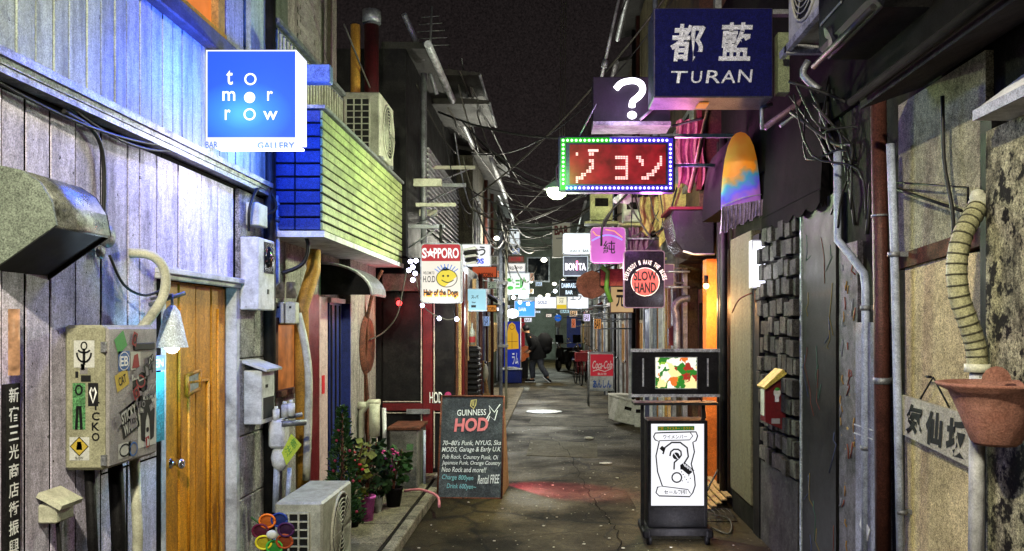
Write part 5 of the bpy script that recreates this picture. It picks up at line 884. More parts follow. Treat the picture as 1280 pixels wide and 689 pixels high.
t = Thing('black_hood', 'glossy black rounded extractor hood above the orange column doorway', 'hood', (1.35, 8.2, 2.3)); x0, x1 = P(838, 0, 8.0).x, P(893, 0, 8.0).x; z0, z1 = P(0, 318, 8.0).z, P(0, 262, 8.0).z
t.part('body', MB().prism([(x0, z1 - .06), (x0 + .05, z0 + .12), (x0 + .12, z0 + .03), (x0 + .22, z0), (x1, z0), (x1, z1), (x0 + .03, z1)], 'y', 8.0, 8.6), M('gloss_black', C('1a181c'), .2, dirt=.3), bevel=.01); t.part('rim', MB().box(x0 - .01, x1, 7.98, 8.62, z1, z1 + .025), m_redpaint); t.part('lower_edge', MB().tube([(x0 + .12, 7.99, z0 + .03), (x0 + .22, 7.99, z0), (x1, 7.99, z0)], .01, 5), m_cream)
t = Thing('cream_tarp_panel', 'creased cream tarp panel lit yellow above the extractor hood', 'tarp', P(855, 270, 8.9)); t.part('sheet', MB().add([P(823, 232, 8.9), P(880, 226, 8.9), P(885, 262, 8.9), P(850, 275, 8.9), P(824, 310, 8.9), P(823, 232, 8.93), P(880, 226, 8.93), P(885, 262, 8.93), P(850, 275, 8.93), P(824, 310, 8.93)], [(0, 1, 2, 3, 4), (9, 8, 7, 6, 5), (0, 5, 6, 1), (1, 6, 7, 2), (2, 7, 8, 3), (3, 8, 9, 4), (4, 9, 5, 0)]), M('cream_tarp', C('b8a860'), .7, dirt=.6, dcol=C('5a4c28'), scale=7, bump=1)); t.part('cord', MB().tube([P(868, 228, 8.85), P(862, 250, 8.85), P(848, 272, 8.85)], .01, 5, curve=3), m_cable)
single('cable', MB().tube([P(888, 130, 7.0), P(880, 160, 7.0), P(872, 200, 7.0), P(862, 240, 7.2)], .02, 6, curve=4), m_rust, 'twisted brown rope hanging under the dark blue sign', 'rope')
t = Thing('red_wall_box', 'small red box with sloping top on the bar front past the monitor', 'box', P(841, 430, 9.2)); x_ = P(841, 0, 9.2).x; t.part('body', MB().prism([(x_ - .05, P(0, 432, 9.2).z), (x_ + .05, P(0, 432, 9.2).z), (x_ + .05, P(0, 404, 9.2).z), (x_ - .05, P(0, 411, 9.2).z)], 'y', 9.15, 9.3), m_redpaint); t.part('label', MB().box(x_, x_ + .035, 9.145, 9.15, P(0, 430, 9.2).z, P(0, 425, 9.2).z), m_white)
def drape(label, x0, x1, y0, y1, Y, mat, seed):
    rd = random.Random(seed); n_, m_ = 18, 8; v = []; ph = rd.uniform(0, 6)
    for j in range(m_ + 1):
        for i in range(n_ + 1):
            p = P(x0 + (x1 - x0) * i / n_ + 3 * math.sin(j + ph) * (j / m_), y0 + (y1 - y0) * j / m_ + 4 * math.sin(i * .9 + ph) * (j / m_), Y); p.y += .05 * math.sin(i * 1.3 + ph + j * .25) + .02 * math.sin(i * 3.1); v.append(p)
    mb = MB().add(v, [(j * (n_ + 1) + i, j * (n_ + 1) + i + 1, (j + 1) * (n_ + 1) + i + 1, (j + 1) * (n_ + 1) + i) for j in range(m_) for i in range(n_)], True); mb.keep = True; single('draped_cloth', mb, mat, label, 'cloth')
drape('pinkish creased cloth draped behind the LED sign edge', 846, 882, 150, 232, 8.0, M('rose_cloth', C('8a4a5e'), .8, dirt=.7, dcol=C('2a1018'), scale=7, bump=.6), 4)
drape('yellowish tarp gathered above the round logo sign', 800, 838, 246, 292, 9.2, M('mustard_tarp', C('a8985a'), .7, dirt=.7, dcol=C('3a3018'), scale=8, bump=.6), 9)
drape('dull violet sheet hanging beside the pink sign', 786, 812, 284, 326, 9.6, M('mauve_sheet', C('86607a'), .8, dirt=.6, scale=8, bump=.5), 14)
single('banner_cloth', MB().prism([(1.38, 2.9), (1.42, 2.9), (1.42, 4.2), (1.38, 4.2)], 'y', 7.97, 8.07), M('dark_red_cloth', C('5a1422'), .9, dirt=.6, scale=5), 'dark red cloth panel hanging behind the orange and violet awning', 'cloth')
# small junk on the right upper part
m_lime = M('lime_grey_unit', C('a8a870'), .5, dirt=.5, scale=7)  # lime-grey base colour for the unit, a fuse box and shelves
ac_unit('lime-grey air conditioner unit tucked under the red LED sign', 1.0, 1.35, 10.9, 11.5, 3.05, 3.55, '-x', m_lime, feet=False)
for k, (px, py, w_, h_, Y, lab) in enumerate(((752, 258, 28, 34, 10.2, 'yellowish fuse box with dangling wires under the LED sign'), (790, 262, 22, 30, 9.6, 'pale box half hidden in wires between the LED sign and pink sign'), (818, 300, 20, 40, 10.0, 'pink lit cover panel behind the black round-logo sign'))):
    c_ = P(px, py, Y); t = Thing('fuse_box', lab, 'fuse box', c_); a, b = w_ * Y / FPX / 2, h_ * Y / FPX / 2; t.part('box', MB().box(c_.x - a, c_.x + a, Y, Y + .2, c_.z - b, c_.z + b), (m_lime, m_cream, m_white)[k], bevel=.01); t.part('shelf', MB().box(c_.x - a * 1.5, c_.x + a * 1.5, Y - .05, Y + .2, c_.z - b - .05, c_.z - b - .02), m_lime); t.part('vent', MB().box(c_.x - a * .6, c_.x + a * .6, Y - .008, Y, c_.z, c_.z + b * .6), m_dark)
t = Thing('bell_speaker', 'small pinkish horn lamp dangling under the LED sign', 'lamp', P(776, 250, 9)); t.part('cone', MB().cyl(P(770, 250, 9), P(783, 246, 8.9), .03, .08), m_white); t.part('cap', MB().ball(P(770, 250, 9), .04, 8), m_white)
for k in range(14):
    a = P(rc.uniform(750, 850), rc.uniform(232, 242), rc.uniform(8.8, 9.6)); b = a + Vector((rc.uniform(-.35, .35), rc.uniform(-.1, .3), -rc.uniform(.3, .7))); single('cable', MB().tube([a, (a + b) / 2 + Vector((rc.uniform(-.15, .15), 0, rc.uniform(-.2, .1))), b], rc.uniform(.006, .014), 5, curve=5), rc.choice([m_cable, m_cable, m_cablepale]), 'wire dangling in the tangle under the LED sign', 'cable', 'wires tangled under the LED sign')

# ================================================================== SIGNS right
m_navy = M('navy_face', C('0b0d44'), .7, dirt=.25, dcol=C('07082a'), scale=30, grain=.3, spec=.1); m_sil = M('silver_letter', C('c8c8d4'), .3, .3, dirt=.2)
t = Thing('dark_blue_sign', 'large unlit dark blue box sign with silver characters and Latin name', 'sign', P(888, 122, 5.2)); x0, x1 = P(817, 0, 5.2).x, P(966, 0, 5.2).x; z0, z1 = P(0, 122, 5.2).z, P(0, 10, 5.2).z
t.part('casing', MB().box(x0, x1, 5.2, 5.5, z0, z1), M('sign_casing', C('4a4654'), .35, .4, dirt=.5), bevel=.004); t.part('face', MB().box(x0 + .008, x1 - .008, 5.192, 5.2, z0 + .008, z1 - .008), m_navy); t.part('label', MB().box(P(877, 0, 5.2).x, P(890, 0, 5.2).x, 5.3, 5.42, z0 - .012, z0 - .004), E('orange_tag', C('d88030'), .8))
put(t, 'lettering', m_sil, 5.189, [('t', '都', 838, 30, 882, 77, .025, .12), ('t', '藍', 898, 28, 941, 76, .022, .12), ('t', 'T', 839, 89, 860, 104, .004, .1), ('t', 'U', 864, 89, 878, 104, .004, .1), ('t', 'R', 882, 88, 900, 104, .004, .1), ('t', 'A', 901, 88, 919, 104, .004, .1), ('t', 'N', 922, 87, 941, 103, .004, .1)])
t.part('top_bracket', MB().box(x0 + .3, x1 + .15, 5.3, 5.36, z1, z1 + .03).box(x0 + .4, x0 + .44, 5.3, 5.36, z1, z1 + .5), m_greymetal)
# question mark sign
Yq = 7.4; t = Thing('question_mark_sign', 'black box sign with a glowing white question mark next to the dark blue sign', 'sign', P(780, 152, Yq)); x0, x1 = P(741, 0, Yq).x, P(838, 0, Yq).x; t.part('casing', MB().box(x0, x1, Yq, Yq + .3, P(0, 152, Yq).z, P(0, 96, Yq).z), M('violet_black', C('1a1020'), .5, dirt=.3), bevel=.006)
qm = MB(); pts = [(770, 111), (776, 104.5), (785, 101.5), (795, 101.5), (802, 106), (803, 114), (798, 121), (791, 127), (790, 134)]
qm.tube([P(a, b, Yq - .03) for a, b in pts], .028, 8, curve=4); qm.ball(P(790, 144, Yq - .03), .042, 12, (1, .5, .85)); t.part('question_mark', qm, E('neon_white', (.9, .85, 1, 1), 5)); t.part('base_strip', MB().box(x0, x1, Yq - .04, Yq + .3, P(0, 158, Yq).z, P(0, 153, Yq).z), m_greymetal); lamp('neon_light', P(790, 125, Yq - .35), (.7, .5, 1), 2.5, .1, t.o)
t.part('arm', MB().tube([P(800, 150, Yq - .05), P(816, 136, Yq - .05)], .012, 6), m_greymetal)
# LED sign
Yl = 6.9; t = Thing('led_sign', 'scrolling LED sign with red characters and green and blue bulb border', 'sign', P(770, 240, Yl)); x0, x1 = P(698, 0, Yl).x, P(844, 0, Yl).x; z0, z1 = P(0, 240, Yl).z, P(0, 170, Yl).z
t.part('casing', MB().box(x0, x1, Yl, Yl + .12, z0, z1), M('led_case', C('2a1a44'), .4), bevel=.01); t.part('screen', MB().box(P(712, 0, Yl).x, P(832, 0, Yl).x, Yl - .006, Yl, P(0, 230, Yl).z, P(0, 181, Yl).z), E('led_dark_red', C('b81a2c'), .55, .6, 9))
m_lg = E('led_green', (.25, 1, .25, 1), 6); m_lb = E('led_violet', (.4, .35, 1, 1), 6); m_lr = E('led_red', (1, .50, .48, 1), 1.9)
rg_ = MB(); rb2 = MB(); k = 0
per = [(704 + i * 5.4, 175.5) for i in range(25)] + [(838, 175.5 + i * 5.4) for i in range(1, 11)] + [(838 - i * 5.4, 235) for i in range(0, 25)] + [(704, 235 - i * 5.4) for i in range(1, 11)]
for (a, b) in per: (rg_ if a < 722 or (b < 180 and a < 765) else rb2).ball(P(a, b, Yl - .008), .0115, 6)
t.part('green_leds', rg_, m_lg); t.part('violet_leds', rb2, m_lb)
t.part('green_border', MB().box(P(701, 0, Yl).x, P(707, 0, Yl).x, Yl - .004, Yl, z0 + .02, z1 - .02).box(P(707, 0, Yl).x, P(762, 0, Yl).x, Yl - .004, Yl, P(0, 178.5, Yl).z, P(0, 172, Yl).z), E('green_glow', C('20b020'), .8)); t.part('violet_border', MB().box(P(835, 0, Yl).x, P(841, 0, Yl).x, Yl - .004, Yl, z0 + .02, z1 - .02).box(P(707, 0, Yl).x, P(835, 0, Yl).x, Yl - .004, Yl, P(0, 238, Yl).z, P(0, 232, Yl).z).box(P(762, 0, Yl).x, P(835, 0, Yl).x, Yl - .004, Yl, P(0, 178.5, Yl).z, P(0, 172, Yl).z), E('violet_glow', C('4a30d8'), .9))
bits = ["....................................", "............X.............X.......X.", "..#....##...........................", ".................#####...##.......#.", ".......##............#....##......#.", "........#............#.....#.....##.", ".......##........#####..........##..", "......##.............#.........##...", "....##...............#.......###....", "..###............#####.....###......", "..#................................."]
mb = MB(); cw, ch_ = 118 / 36, 47 / 11
for r_, row in enumerate(bits):
    for c, x in enumerate(row):
        if x == '#':
            p = P(713 + (c + .5) * cw, 182 + (r_ + .5) * ch_, Yl - .009)
            for dz in (-.007, .007): mb.box(p.x - .009, p.x + .009, p.y - .003, p.y, p.z + dz - .005, p.z + dz + .005)
t.part('red_leds', mb, m_lr); t.part('glow_strip', MB().box(P(735, 0, Yl).x, P(748, 0, Yl).x, Yl - .009, Yl - .006, P(0, 190, Yl).z, P(0, 187, Yl).z), m_lr)
t.part('bracket', MB().box(.9, 1.5, Yl + .05, Yl + .08, z1, z1 + .03).cyl((x1, Yl + .06, (z0 + z1) / 2), (1.6, Yl + .06, (z0 + z1) / 2), .015).cyl(P(722, 175, Yl + .05), P(745, 130, Yl + .05), .006), m_greymetal)
lamp('led_green_light', P(700, 215, Yl - .25), (.25, 1, .2), 9, .1, t.o); lamp('led_violet_light', P(815, 250, Yl + .2), (.75, .2, 1), 11, .1, t.o); lamp('led_violet_light', P(850, 200, Yl + .3), (1, .25, .7), 12, .1, t.o)
# lamp hanging under it
def hang_lamp(label, px, py, Y, r, w, col, shade=True, name='street_lamp', es=9):
    c_ = P(px, py, Y); t = Thing(name, label, 'lamp', c_); r = r * (1 if Y < 8 or Y == 20 else .7); t.part('globe', MB().ball(c_, r, 12, (1, 1, .75)), E('globe_%s' % (len(bpy.data.materials)), col + (1,), es)); 
    if shade: t.part('shade', MB().lathe([(r * .3, r * 1.1), (r * 1.2, r * .45), (r * 1.35, r * .25)], c_, 14), m_greymetal); t.part('arm', MB().tube([c_ + Vector((0, 0, r)), c_ + Vector((.02, .05, r + .18)), c_ + Vector((.35, .1, r + .25))], .01, 6, curve=3), m_cable)
    lamp('lamp_light', c_ - Vector((0, r * 1.2 if not shade else 0, r * 1.1 if shade else 0)), col, w, r * .8, t.o); return t
hang_lamp('bright white lamp hanging at the corner of the LED sign', 696, 240, 7.3, .088, 80, (.85, 1, .62))
# pink sign
Yp = 9.4; lightp = E('pink_lit', C('d868d0'), .75, .1, 6)
def rsign(name, label, px0, py0, px1, py1, Y, face, case, depth=.12, prints=(), arm=None, cat='sign', glow=None, back=False, rad=0):
    t = lightbox(name, label, P(px0, 0, Y).x, P(px1, 0, Y).x, Y, Y + depth, P(0, py1, Y).z, P(0, py0, Y).z, face, case, cat, fr=max(.008, .8 * Y / FPX), back=back, rad=rad)
    for nm, mt, items in prints: put(t, nm, mt, Y - .002, items)
    xw = arm if arm is not None else (1.42 if px0 > 690 else -1.3)
    xe = P(px1 if xw > 0 else px0, 0, Y).x
    if abs(xw) > abs(xe): zc = P(0, (py0 + py1) / 2, Y).z; t.part('arm', MB().cyl((xe, Y + depth / 2, zc + .08), (xw, Y + depth / 2, zc + .08), .012, n=6).cyl((xe, Y + depth / 2, zc - .08), (xw, Y + depth / 2, zc - .08), .012, n=6), m_greymetal)
    if glow: lamp('sign_glow', P((px0 + px1) / 2, py1 + 6, Y - .2), glow[0], glow[1] * .6, .1, t.o)
    return t
rsign('pink_sign', 'square pink lit sign with one brush character', 738, 284, 782, 329, Yp, lightp, M('pink_frame', C('c8a0c0'), .4), prints=[('lettering', m_ink, [('t', '純', 754, 301, 769, 317, .01)]), ('light_arc', E('violet_arc', C('8080ff'), 2), [('r', [(740 + i * 4.2, 303 - 9 * math.sin((i + .8) / 11 * PI)) for i in range(10)], 1.6)]), ('orange_arc', E('orange_arc', C('f0a070'), 1.2), [('r', [(741, 289), (745, 294), (754, 296)], 1.4), ('r', [(757, 287), (768, 289), (778, 297)], 1.4)])], glow=((1, .4, .9), 5), rad=.05)
t = rsign('round_logo_sign', 'black sign with pink rim and brick-red round logo', 780, 313, 831, 385, 8.6, M('black_acrylic', C('141018'), .15, dirt=.15, bump=0), E('pink_rim', C('d8a8c0'), .35), rad=.035, prints=[('red_disc', flat('brick_red_print', C('b04a48')), [('p', circ(806.5, 352.5, 17, 28))]), ('ring', m_inkwhite, [('r', circ(806.5, 352.5, 17.6, 28), .8, 1)])])
put(t, 'logo_letters', m_ink, 8.594, [('t', 'SLOW', 792, 339, 821, 351, .03), ('t', 'HAND', 793, 353, 820, 366, .03)])
mb = MB(); s_ = 'EVERYBODY I HAVE THE BLUES'
for i, ch in enumerate(s_):
    if ch == ' ': continue
    a = math.radians(172 - i * (164 / (len(s_) - 1))); c_ = P(806.5 + 22 * math.cos(a), 352.5 - 22 * math.sin(a), 8.596); u = Vector((math.sin(a), 0, -math.cos(a))); v_ = Vector((math.cos(a), 0, math.sin(a))); mb.text(ch, c_ - u * .009, u * .018, v_ * .045, .02)
t.part('arc_lettering', mb, m_inkwhite)
rsign('back_panel_sign', 'blank pale pink panel sign partly behind the round logo sign', 812, 330, 843, 358, 9.0, E('pale_pink', C('c090a8'), .3), m_cream)
rsign('cream_sign', 'cream sign with a brush character below the red box', 763, 358, 792, 391, 11, E('cream_sign_lit', C('f0c890'), .55), m_rust, prints=[('lettering', m_ink, [('t', '元', 770, 362, 781, 384, .03)])])
t = Thing('brown_cloth_bag', 'crumpled brown cloth hanging at the right-hand signs', 'cloth', P(742, 358, 10.5)); mb = MB(); rr = random.Random(3); c_ = P(740, 356, 10.5)
mb.add([c_ + Vector((.18 * math.cos(a / 12 * 2 * PI) * (1 + .15 * rr.random()), dy, .16 * math.sin(a / 12 * 2 * PI) * (1 + .15 * rr.random()))) for dy in (0, .12) for a in range(12)], [tuple(range(11, -1, -1)), tuple(range(12, 24))] + [(i, (i + 1) % 12, 12 + (i + 1) % 12, 12 + i) for i in range(12)]); t.part('cloth', mb, m_brown); t.part('hanger', MB().tube([c_ + Vector((0, .05, .15)), c_ + Vector((.4, .05, .3))], .01, 5), m_cable)
rsign('red_lantern_sign', 'unlit red sign between the brown cloth and round logo sign', 750, 336, 782, 358, 10.4, M('brick_face', C('9a4030'), .6, dirt=.5), m_rust)
single('green_ribbon', MB().tube([P(752, 333, 10.3), P(760, 340, 10.3), P(758, 360, 10.3), P(764, 378, 10.3)], [.03] * 4, 5), flat('green_cloth', C('5a8a30')), 'green and yellow cloth strip hanging beside the red sign', 'cloth')
rsign('bar_sign', 'tall pale sign lettered BAR above the alley', 690, 278, 713, 322, 15, E('pale_bar', C('b8b49c'), .35), m_greymetal, prints=[('lettering', flat('maroon_print', C('4a1010')), [('t', 'BAR', 693, 282, 711, 294, .04)])], arm=.9)
rsign('white_sign', 'blank glaring white sign next to the pink one', 703, 291, 740, 318, 12.5, E('glare', (.9, .97, 1, 1), 1.15, .2, 6), m_greymetal, prints=[('small_print', m_ink, [('t', 'SNACK  BAR', 712, 312, 736, 315.5, .02)])], glow=((.9, .95, 1), 6), rad=.04)
rsign('bonita_sign', 'dark framed sign with bright white letters below the glaring white sign', 704, 320, 735, 345, 13, M('navy_acrylic', C('10142c'), .3), E('white_frame', (.8, .9, 1, 1), .8), prints=[('lettering', E('led_letter', (1, .92, 1, 1), 2.2), [('t', 'BON TA', 706.5, 329, 732.5, 338, .04)]), ('accent', E('led_acc', (1, .2, .4, 1), 2.5), [('t', 'I', 720, 326, 722.5, 338, .04)])], glow=((.8, .85, 1), 3))
rsign('dark_sign', 'small dark sign with pale blue lettering under the framed one', 699, 350, 723, 371, 15, M('navy_acrylic2', C('1c2434'), .3), m_conduit, prints=[('lettering', E('blue_letter', (.7, .85, 1, 1), 1.5), [('t', 'DAMRASU', 702, 354, 720, 360, .03), ('t', 'BAR', 707, 363, 716, 368, .03)])])
rsign('katakana_sign', 'white lit sign with two katakana characters', 709, 367, 736, 386, 15.5, E('glare2', (.92, .96, 1, 1), 1.1, .2, 8), m_greymetal, prints=[('lettering', m_ink, [('t', 'エフ', 713, 369.5, 727, 375.5, .02)])], glow=((.9, .95, 1), 5))
rsign('small_yellow_sign', 'small white and yellow sign hanging left of the katakana one', 695, 370, 709, 387, 17, E('yel_glare', C('f4f0d0'), 1.0), m_greymetal, prints=[('yellow_band', E('yel_band', C('e8c830'), .9), [('p', [(696, 381), (708, 381), (708, 386), (696, 386)])]), ('lettering', m_ink, [('t', '酒', 699, 373, 705, 379, .02)])])
rsign('long_white_sign', 'long white sign across the alley end with small print', 668, 371, 697, 386, 21, E('glare3', (.95, .97, 1, 1), 1.2), m_conduit, prints=[('lettering', m_inkblue, [('t', 'GOLD', 672, 376, 684, 380, .02)])], arm=.9)
# left signs
rsign('hiragana_sign', 'white sign with black hiragana and blue patch behind the smiling sign', 577, 305, 613, 333, 10.3, E('glare4', (.97, .98, 1, 1), .95), m_greymetal, prints=[('lettering', m_ink, [('t', 'う', 598, 308, 607, 320, .03)]), ('blue_patch', E('blue_patch', C('3050e0'), .9), [('t', 'OS', 592, 323, 605, 330, .05)])], arm=-1.3, glow=((.85, .9, 1), 3))
t = Thing('striped_awning', 'tiny dark awning with grey stripes stuck out behind the smiling sign', 'awning', P(588, 330, 9.6))
for k in range(5): t.part('stripe', MB().prism([(P(578 + k, 0, 9.6).x, P(0, 311 + k * 4.4, 9.6).z), (P(594, 0, 9.6).x, P(0, 308 + k * 4.6, 9.6).z), (P(596, 0, 9.6).x, P(0, 311.5 + k * 4.6, 9.6).z), (P(578 + k, 0, 9.6).x, P(0, 313.5 + k * 4.4, 9.6).z)], 'y', 9.6, 9.9), (m_white, m_black)[k % 2])
rsign('orange_sign', 'orange sign with red lettering under the hiragana one', 590, 333, 621, 347, 12.5, E('orange_lit', C('d8582c'), .6), m_rust, prints=[('lettering', m_ink, [('t', 'UNICORN', 596, 341, 616, 346, .03)])], arm=-1.35)
rsign('pale_blue_sign', 'pale blue lit sign with small dark marks', 573.5, 361, 608, 389, 9.8, E('pale_blue_lit', C('a8dcec'), .85), m_conduit, prints=[('lettering', m_ink, [('t', 'ス-パ', 589, 369, 598, 373.5, .03), ('t', 'bar', 590, 377, 595, 379, .03), ('p', [(589, 381.5), (595, 381.5), (595, 384.5), (589, 384.5)])])], arm=-1.3, glow=((.7, .92, 1), 4))
rsign('small_orange_sign', 'tiny orange sign with a scroll hook behind the pale blue one', 602, 381, 621, 390, 14, E('orange_lit2', C('e09040'), .8), m_rust, prints=[('lettering', m_ink, [('t', 'UNICORN', 604, 383.5, 619, 388.5, .02)])], arm=-1.25)
rsign('tall_small_sign', 'small upright white sign high on the cable pole', 637, 286, 650, 307, 19, E('glare5', (.9, .97, 1, 1), .9), m_conduit, prints=[('lettering', m_ink, [('p', circ(644, 291, 1.6, 8)), ('t', 'バー', 641, 299, 648, 303, .03)])], arm=-1.6)
rsign('red_strip_sign', 'narrow dull red sign above the white lettered strip', 635, 320, 655, 328, 19.5, E('dull_red', C('a86a60'), .4), m_rust, prints=[('lettering', m_inkred, [('t', 'ROSE', 639, 322, 651, 326, .02)])], arm=-1.6)
rsign('lettered_strip_sign', 'white strip sign with handwritten lettering', 630, 329, 657, 340, 19, E('glare6', (1, .97, .93, 1), .95), m_conduit, prints=[('lettering', m_ink, [('t', 'Miso soup', 632.5, 332, 653, 337, .01, .2)])], arm=-1.6)
rsign('green_print_sign', 'white sign with three green leaf-like characters', 631.5, 341, 662, 368, 18, E('glare7', (.93, 1, .97, 1), .95), m_conduit, prints=[('lettering', m_inkgreen, [('p', [(a + 4 * math.cos(k * PI / 4), b + 2.6 * math.sin(k * PI / 4)) for k in range(8)]) for a, b in ((637.5, 350), (638, 360))] + [('t', '三', 644, 350, 650, 361, .04), ('t', '味', 650, 347, 658, 363, .04)])], arm=-1.6, glow=((.85, 1, .9), 9))
rsign('small_hanging_plate', 'small white plate hung below the green print sign', 648, 366, 661, 373, 18, E('glare8', (.9, .97, 1, 1), .9), m_conduit, arm=-.5)
rsign('blue_screen_sign', 'bright blue lit sign behind the round paper lantern', 643, 376, 669, 396, 22, E('blue_scr', C('4aa0ff'), 1.3), E('blue_rim', C('d8e4ff'), .9), prints=[('lettering', m_inkwhite, [('t', 'BAR', 648, 384, 658, 389, .05)])], arm=-1.6, glow=((.5, .7, 1), 8))
for (a, b, c, d, Y, ch, col, st, lab) in ((656, 361, 667, 367, 23, '', 'f0c890', .8, 'tiny amber plate under the green print sign'), (622, 372, 632, 380, 17.2, '', 'fff4e0', 1.1, 'small cream plate beside the utility pole'), (618, 338, 628, 347, 16.5, '飲', 'ff9060', .7, 'small orange plate touching the utility pole'), (669, 352, 678, 358, 26, '', 'd0e8ff', 1.1, 'pale blue strip between the mid-alley lamps'), (684, 376, 694, 381, 28, '', 'ffffff', 1.3, 'white strip behind the long white sign'), (712, 388, 722, 396, 20, '', 'ffd0a0', .8, 'peach plate under the katakana sign'), (640, 310, 650, 318, 21, 'S', 'c8d8ff', .7, 'blue-white plate under the upright pole sign'), (714, 398, 720, 410, 22, '', 'ff8a60', .7, 'upright salmon plate above the parked bicycles'), (742, 398, 752, 412, 14, '', 'ffb060', .55, 'upright amber plate on the cream fronted bar'), (604, 395, 612, 408, 15, '', 'a8c8ff', .8, 'upright pale blue plate over the leaning easel'), (655, 397, 665, 403, 25, '', 'f0f0ff', 1.2, 'tiny white plate right beside the paper lantern'), (609, 352, 621, 361, 15, '酒', 'b8c8b0', .5, 'dim green-grey plate between the orange and pale blue signs'),
    (594, 391, 603, 405, 13.5, '', 'c8c0a0', .35, 'upright cream plate under the tiny orange sign'), (668, 388, 676, 392, 30, '', 'e0f0ff', 1.3, 'thin white strip sign low at the alley end'), (729, 392, 738, 402, 17, '', 'e8d8ff', 1.3, 'small square white sign above the parked bicycles'), (722, 346, 734, 352, 14.5, '', 'c8d8e8', .5, 'grey-blue strip between the framed and katakana signs'),
    (682, 392, 690, 397, 31, '', 'fff0e0', 1.2, 'tiny warm plate near the round road sign'), (662, 341, 668, 352, 20, '', 'e8b090', .7, 'narrow salmon plate touching the green print sign'), (614, 320, 622, 331, 14, '', 'a8a890', .4, 'small dull plate above the orange sign'), (700, 387, 712, 392, 19, '', 'b8e0e8', .9, 'small cyan strip below the yellow and white sign')):
    rsign('small_sign', lab, a, b, c, d, Y, E('small_sign_%d' % a, C(col), st), m_greymetal, prints=[('lettering', m_ink, [('t', ch or 'BAR', a + 1.5, b + 1.2, c - 1.5, d - 1.2, .02)])], arm=(-1.3 if Y < 17 else -1.6) if a < 680 else 1.35)
t = hang_lamp('round white paper lantern over the blue banner', 640.5, 392, 20, .155, 14, (.95, .95, 1), False, 'paper_lantern', 3)
for (px, py, Y, r, w_, lab) in ((621, 298, 15, .075, 38, 'white bulb on the cable pole above the bars'), (680, 325, 17, .09, 42, 'white lamp hung mid-alley among cables'), (693, 355, 19, .07, 34, 'white lamp above the dark lettered sign'), (675, 371, 23, .085, 42, 'lower of two small white lamps toward the alley end'), (685, 369, 24, .085, 42, 'upper of two small white lamps toward the alley end')):
    hang_lamp(lab, px, py, Y, r, w_, (1, .97, .80), False, 'street_lamp', 7)
hang_lamp('added lamp to brighten the shuttered building at the alley end', 664, 352, 34, .1, 190, (.9, 1, .88), True, 'street_lamp', 6)  # lamp added to brighten the end building
wire_pts = [(642, 372, 19), (650, 378, 20), (660, 380, 21), (672, 377, 22), (684, 372, 21), (694, 364, 19), (704, 352, 16)]  # string of bulbs added to brighten the far alley
single('light_wire', MB().tube([P(a, b, c) + Vector((0, 0, .04)) for a, b, c in wire_pts], .008, 5, curve=3), m_cable, 'added dark wire with small bulbs sagging across the far alley', 'wire')
for k, (a, b, c) in enumerate(wire_pts): single('light_bulb', MB().ball(P(a, b, c), .045, 8), E('added_far_bulb_%d' % k, ((1, .9, .7, 1), (.8, .9, 1, 1))[k % 2], 9), 'small added bulb on the dark wire across the far alley', 'light bulb', 'added bulbs on the far wire')
# ================================================================== monitor stand with light box
t = Thing('monitor_light_box_stand', 'tall wheeled stand with flat monitor above a white scroll light box', 'display stand', (0.88, 6.2, 0))
def X6(p): return (p - 690) * 6.2 / FPX
def Z6(p): return EYE + (VY - p) * 6.2 / FPX
t.part('monitor', MB().box(X6(790), X6(897), 6.18, 6.26, Z6(494), Z6(437)), m_black, bevel=.006); t.part('monitor_trim', MB().box(X6(788), X6(899), 6.165, 6.18, Z6(440), Z6(436)).box(X6(788), X6(899), 6.165, 6.18, Z6(496), Z6(492.5)), m_ledge)
t.part('speaker_slot', MB().box(X6(802.5), X6(804.5), 6.174, 6.18, Z6(483), Z6(448)), m_ledge); t.part('speaker_slot', MB().box(X6(883), X6(885), 6.174, 6.18, Z6(483), Z6(448)), m_ledge)
fm_, fn, fl, fb = nt('food_picture'); g_ = fn.new('ShaderNodeNewGeometry'); vo = fn.new('ShaderNodeTexVoronoi'); vo.inputs['Scale'].default_value = 16; nz = fn.new('ShaderNodeTexNoise'); nz.inputs['Scale'].default_value = 18; nz.inputs['Detail'].default_value = 5; va = fn.new('ShaderNodeVectorMath'); va.operation = 'MULTIPLY_ADD'
fl.new(g_.outputs['Position'], nz.inputs[0]); fl.new(nz.outputs['Color'], va.inputs[0]); va.inputs[1].default_value = (.12, .12, .12); fl.new(g_.outputs['Position'], va.inputs[2]); fl.new(va.outputs[0], vo.inputs[0]); sx = fn.new('ShaderNodeSeparateColor'); fl.new(vo.outputs['Color'], sx.inputs[0])
cr = fn.new('ShaderNodeValToRGB'); fl.new(sx.outputs[0], cr.inputs[0]); cr.color_ramp.interpolation = 'CONSTANT'; el = cr.color_ramp.elements; el[0].color = C('207818'); el[1].position = .85; el[1].color = C('fffbe8')
for p_, c2 in ((.2, 'f2efe0'), (.4, 'e07020'), (.55, 'f8e8a0'), (.7, 'a02010'), (.78, '90c030')): e_ = el.new(p_); e_.color = C(c2)
fl.new(cr.outputs[0], fb.inputs['Emission Color']); fb.inputs['Emission Strength'].default_value = 1.2; fb.inputs['Base Color'].default_value = (0, 0, 0, 1)
t.part('screen', MB().box(X6(819), X6(870), 6.17, 6.18, Z6(485), Z6(447)), fm_); t.part('screen_edge', MB().ribbon([(X6(818.5), Z6(485.5)), (X6(870.5), Z6(485.5)), (X6(870.5), Z6(446.5)), (X6(818.5), Z6(446.5))], .006, (0, 6.168, 0), (1, 0, 0), (0, 0, 1), True), m_ledge)
put(t, 'badge', m_sil, 6.162, [('t', 'SHARP', 840, 493, 850, 495.5, .02)])
t.part('shelf', MB().box(X6(792), X6(897), 6.15, 6.36, Z6(506), Z6(503)), m_blackmetal)
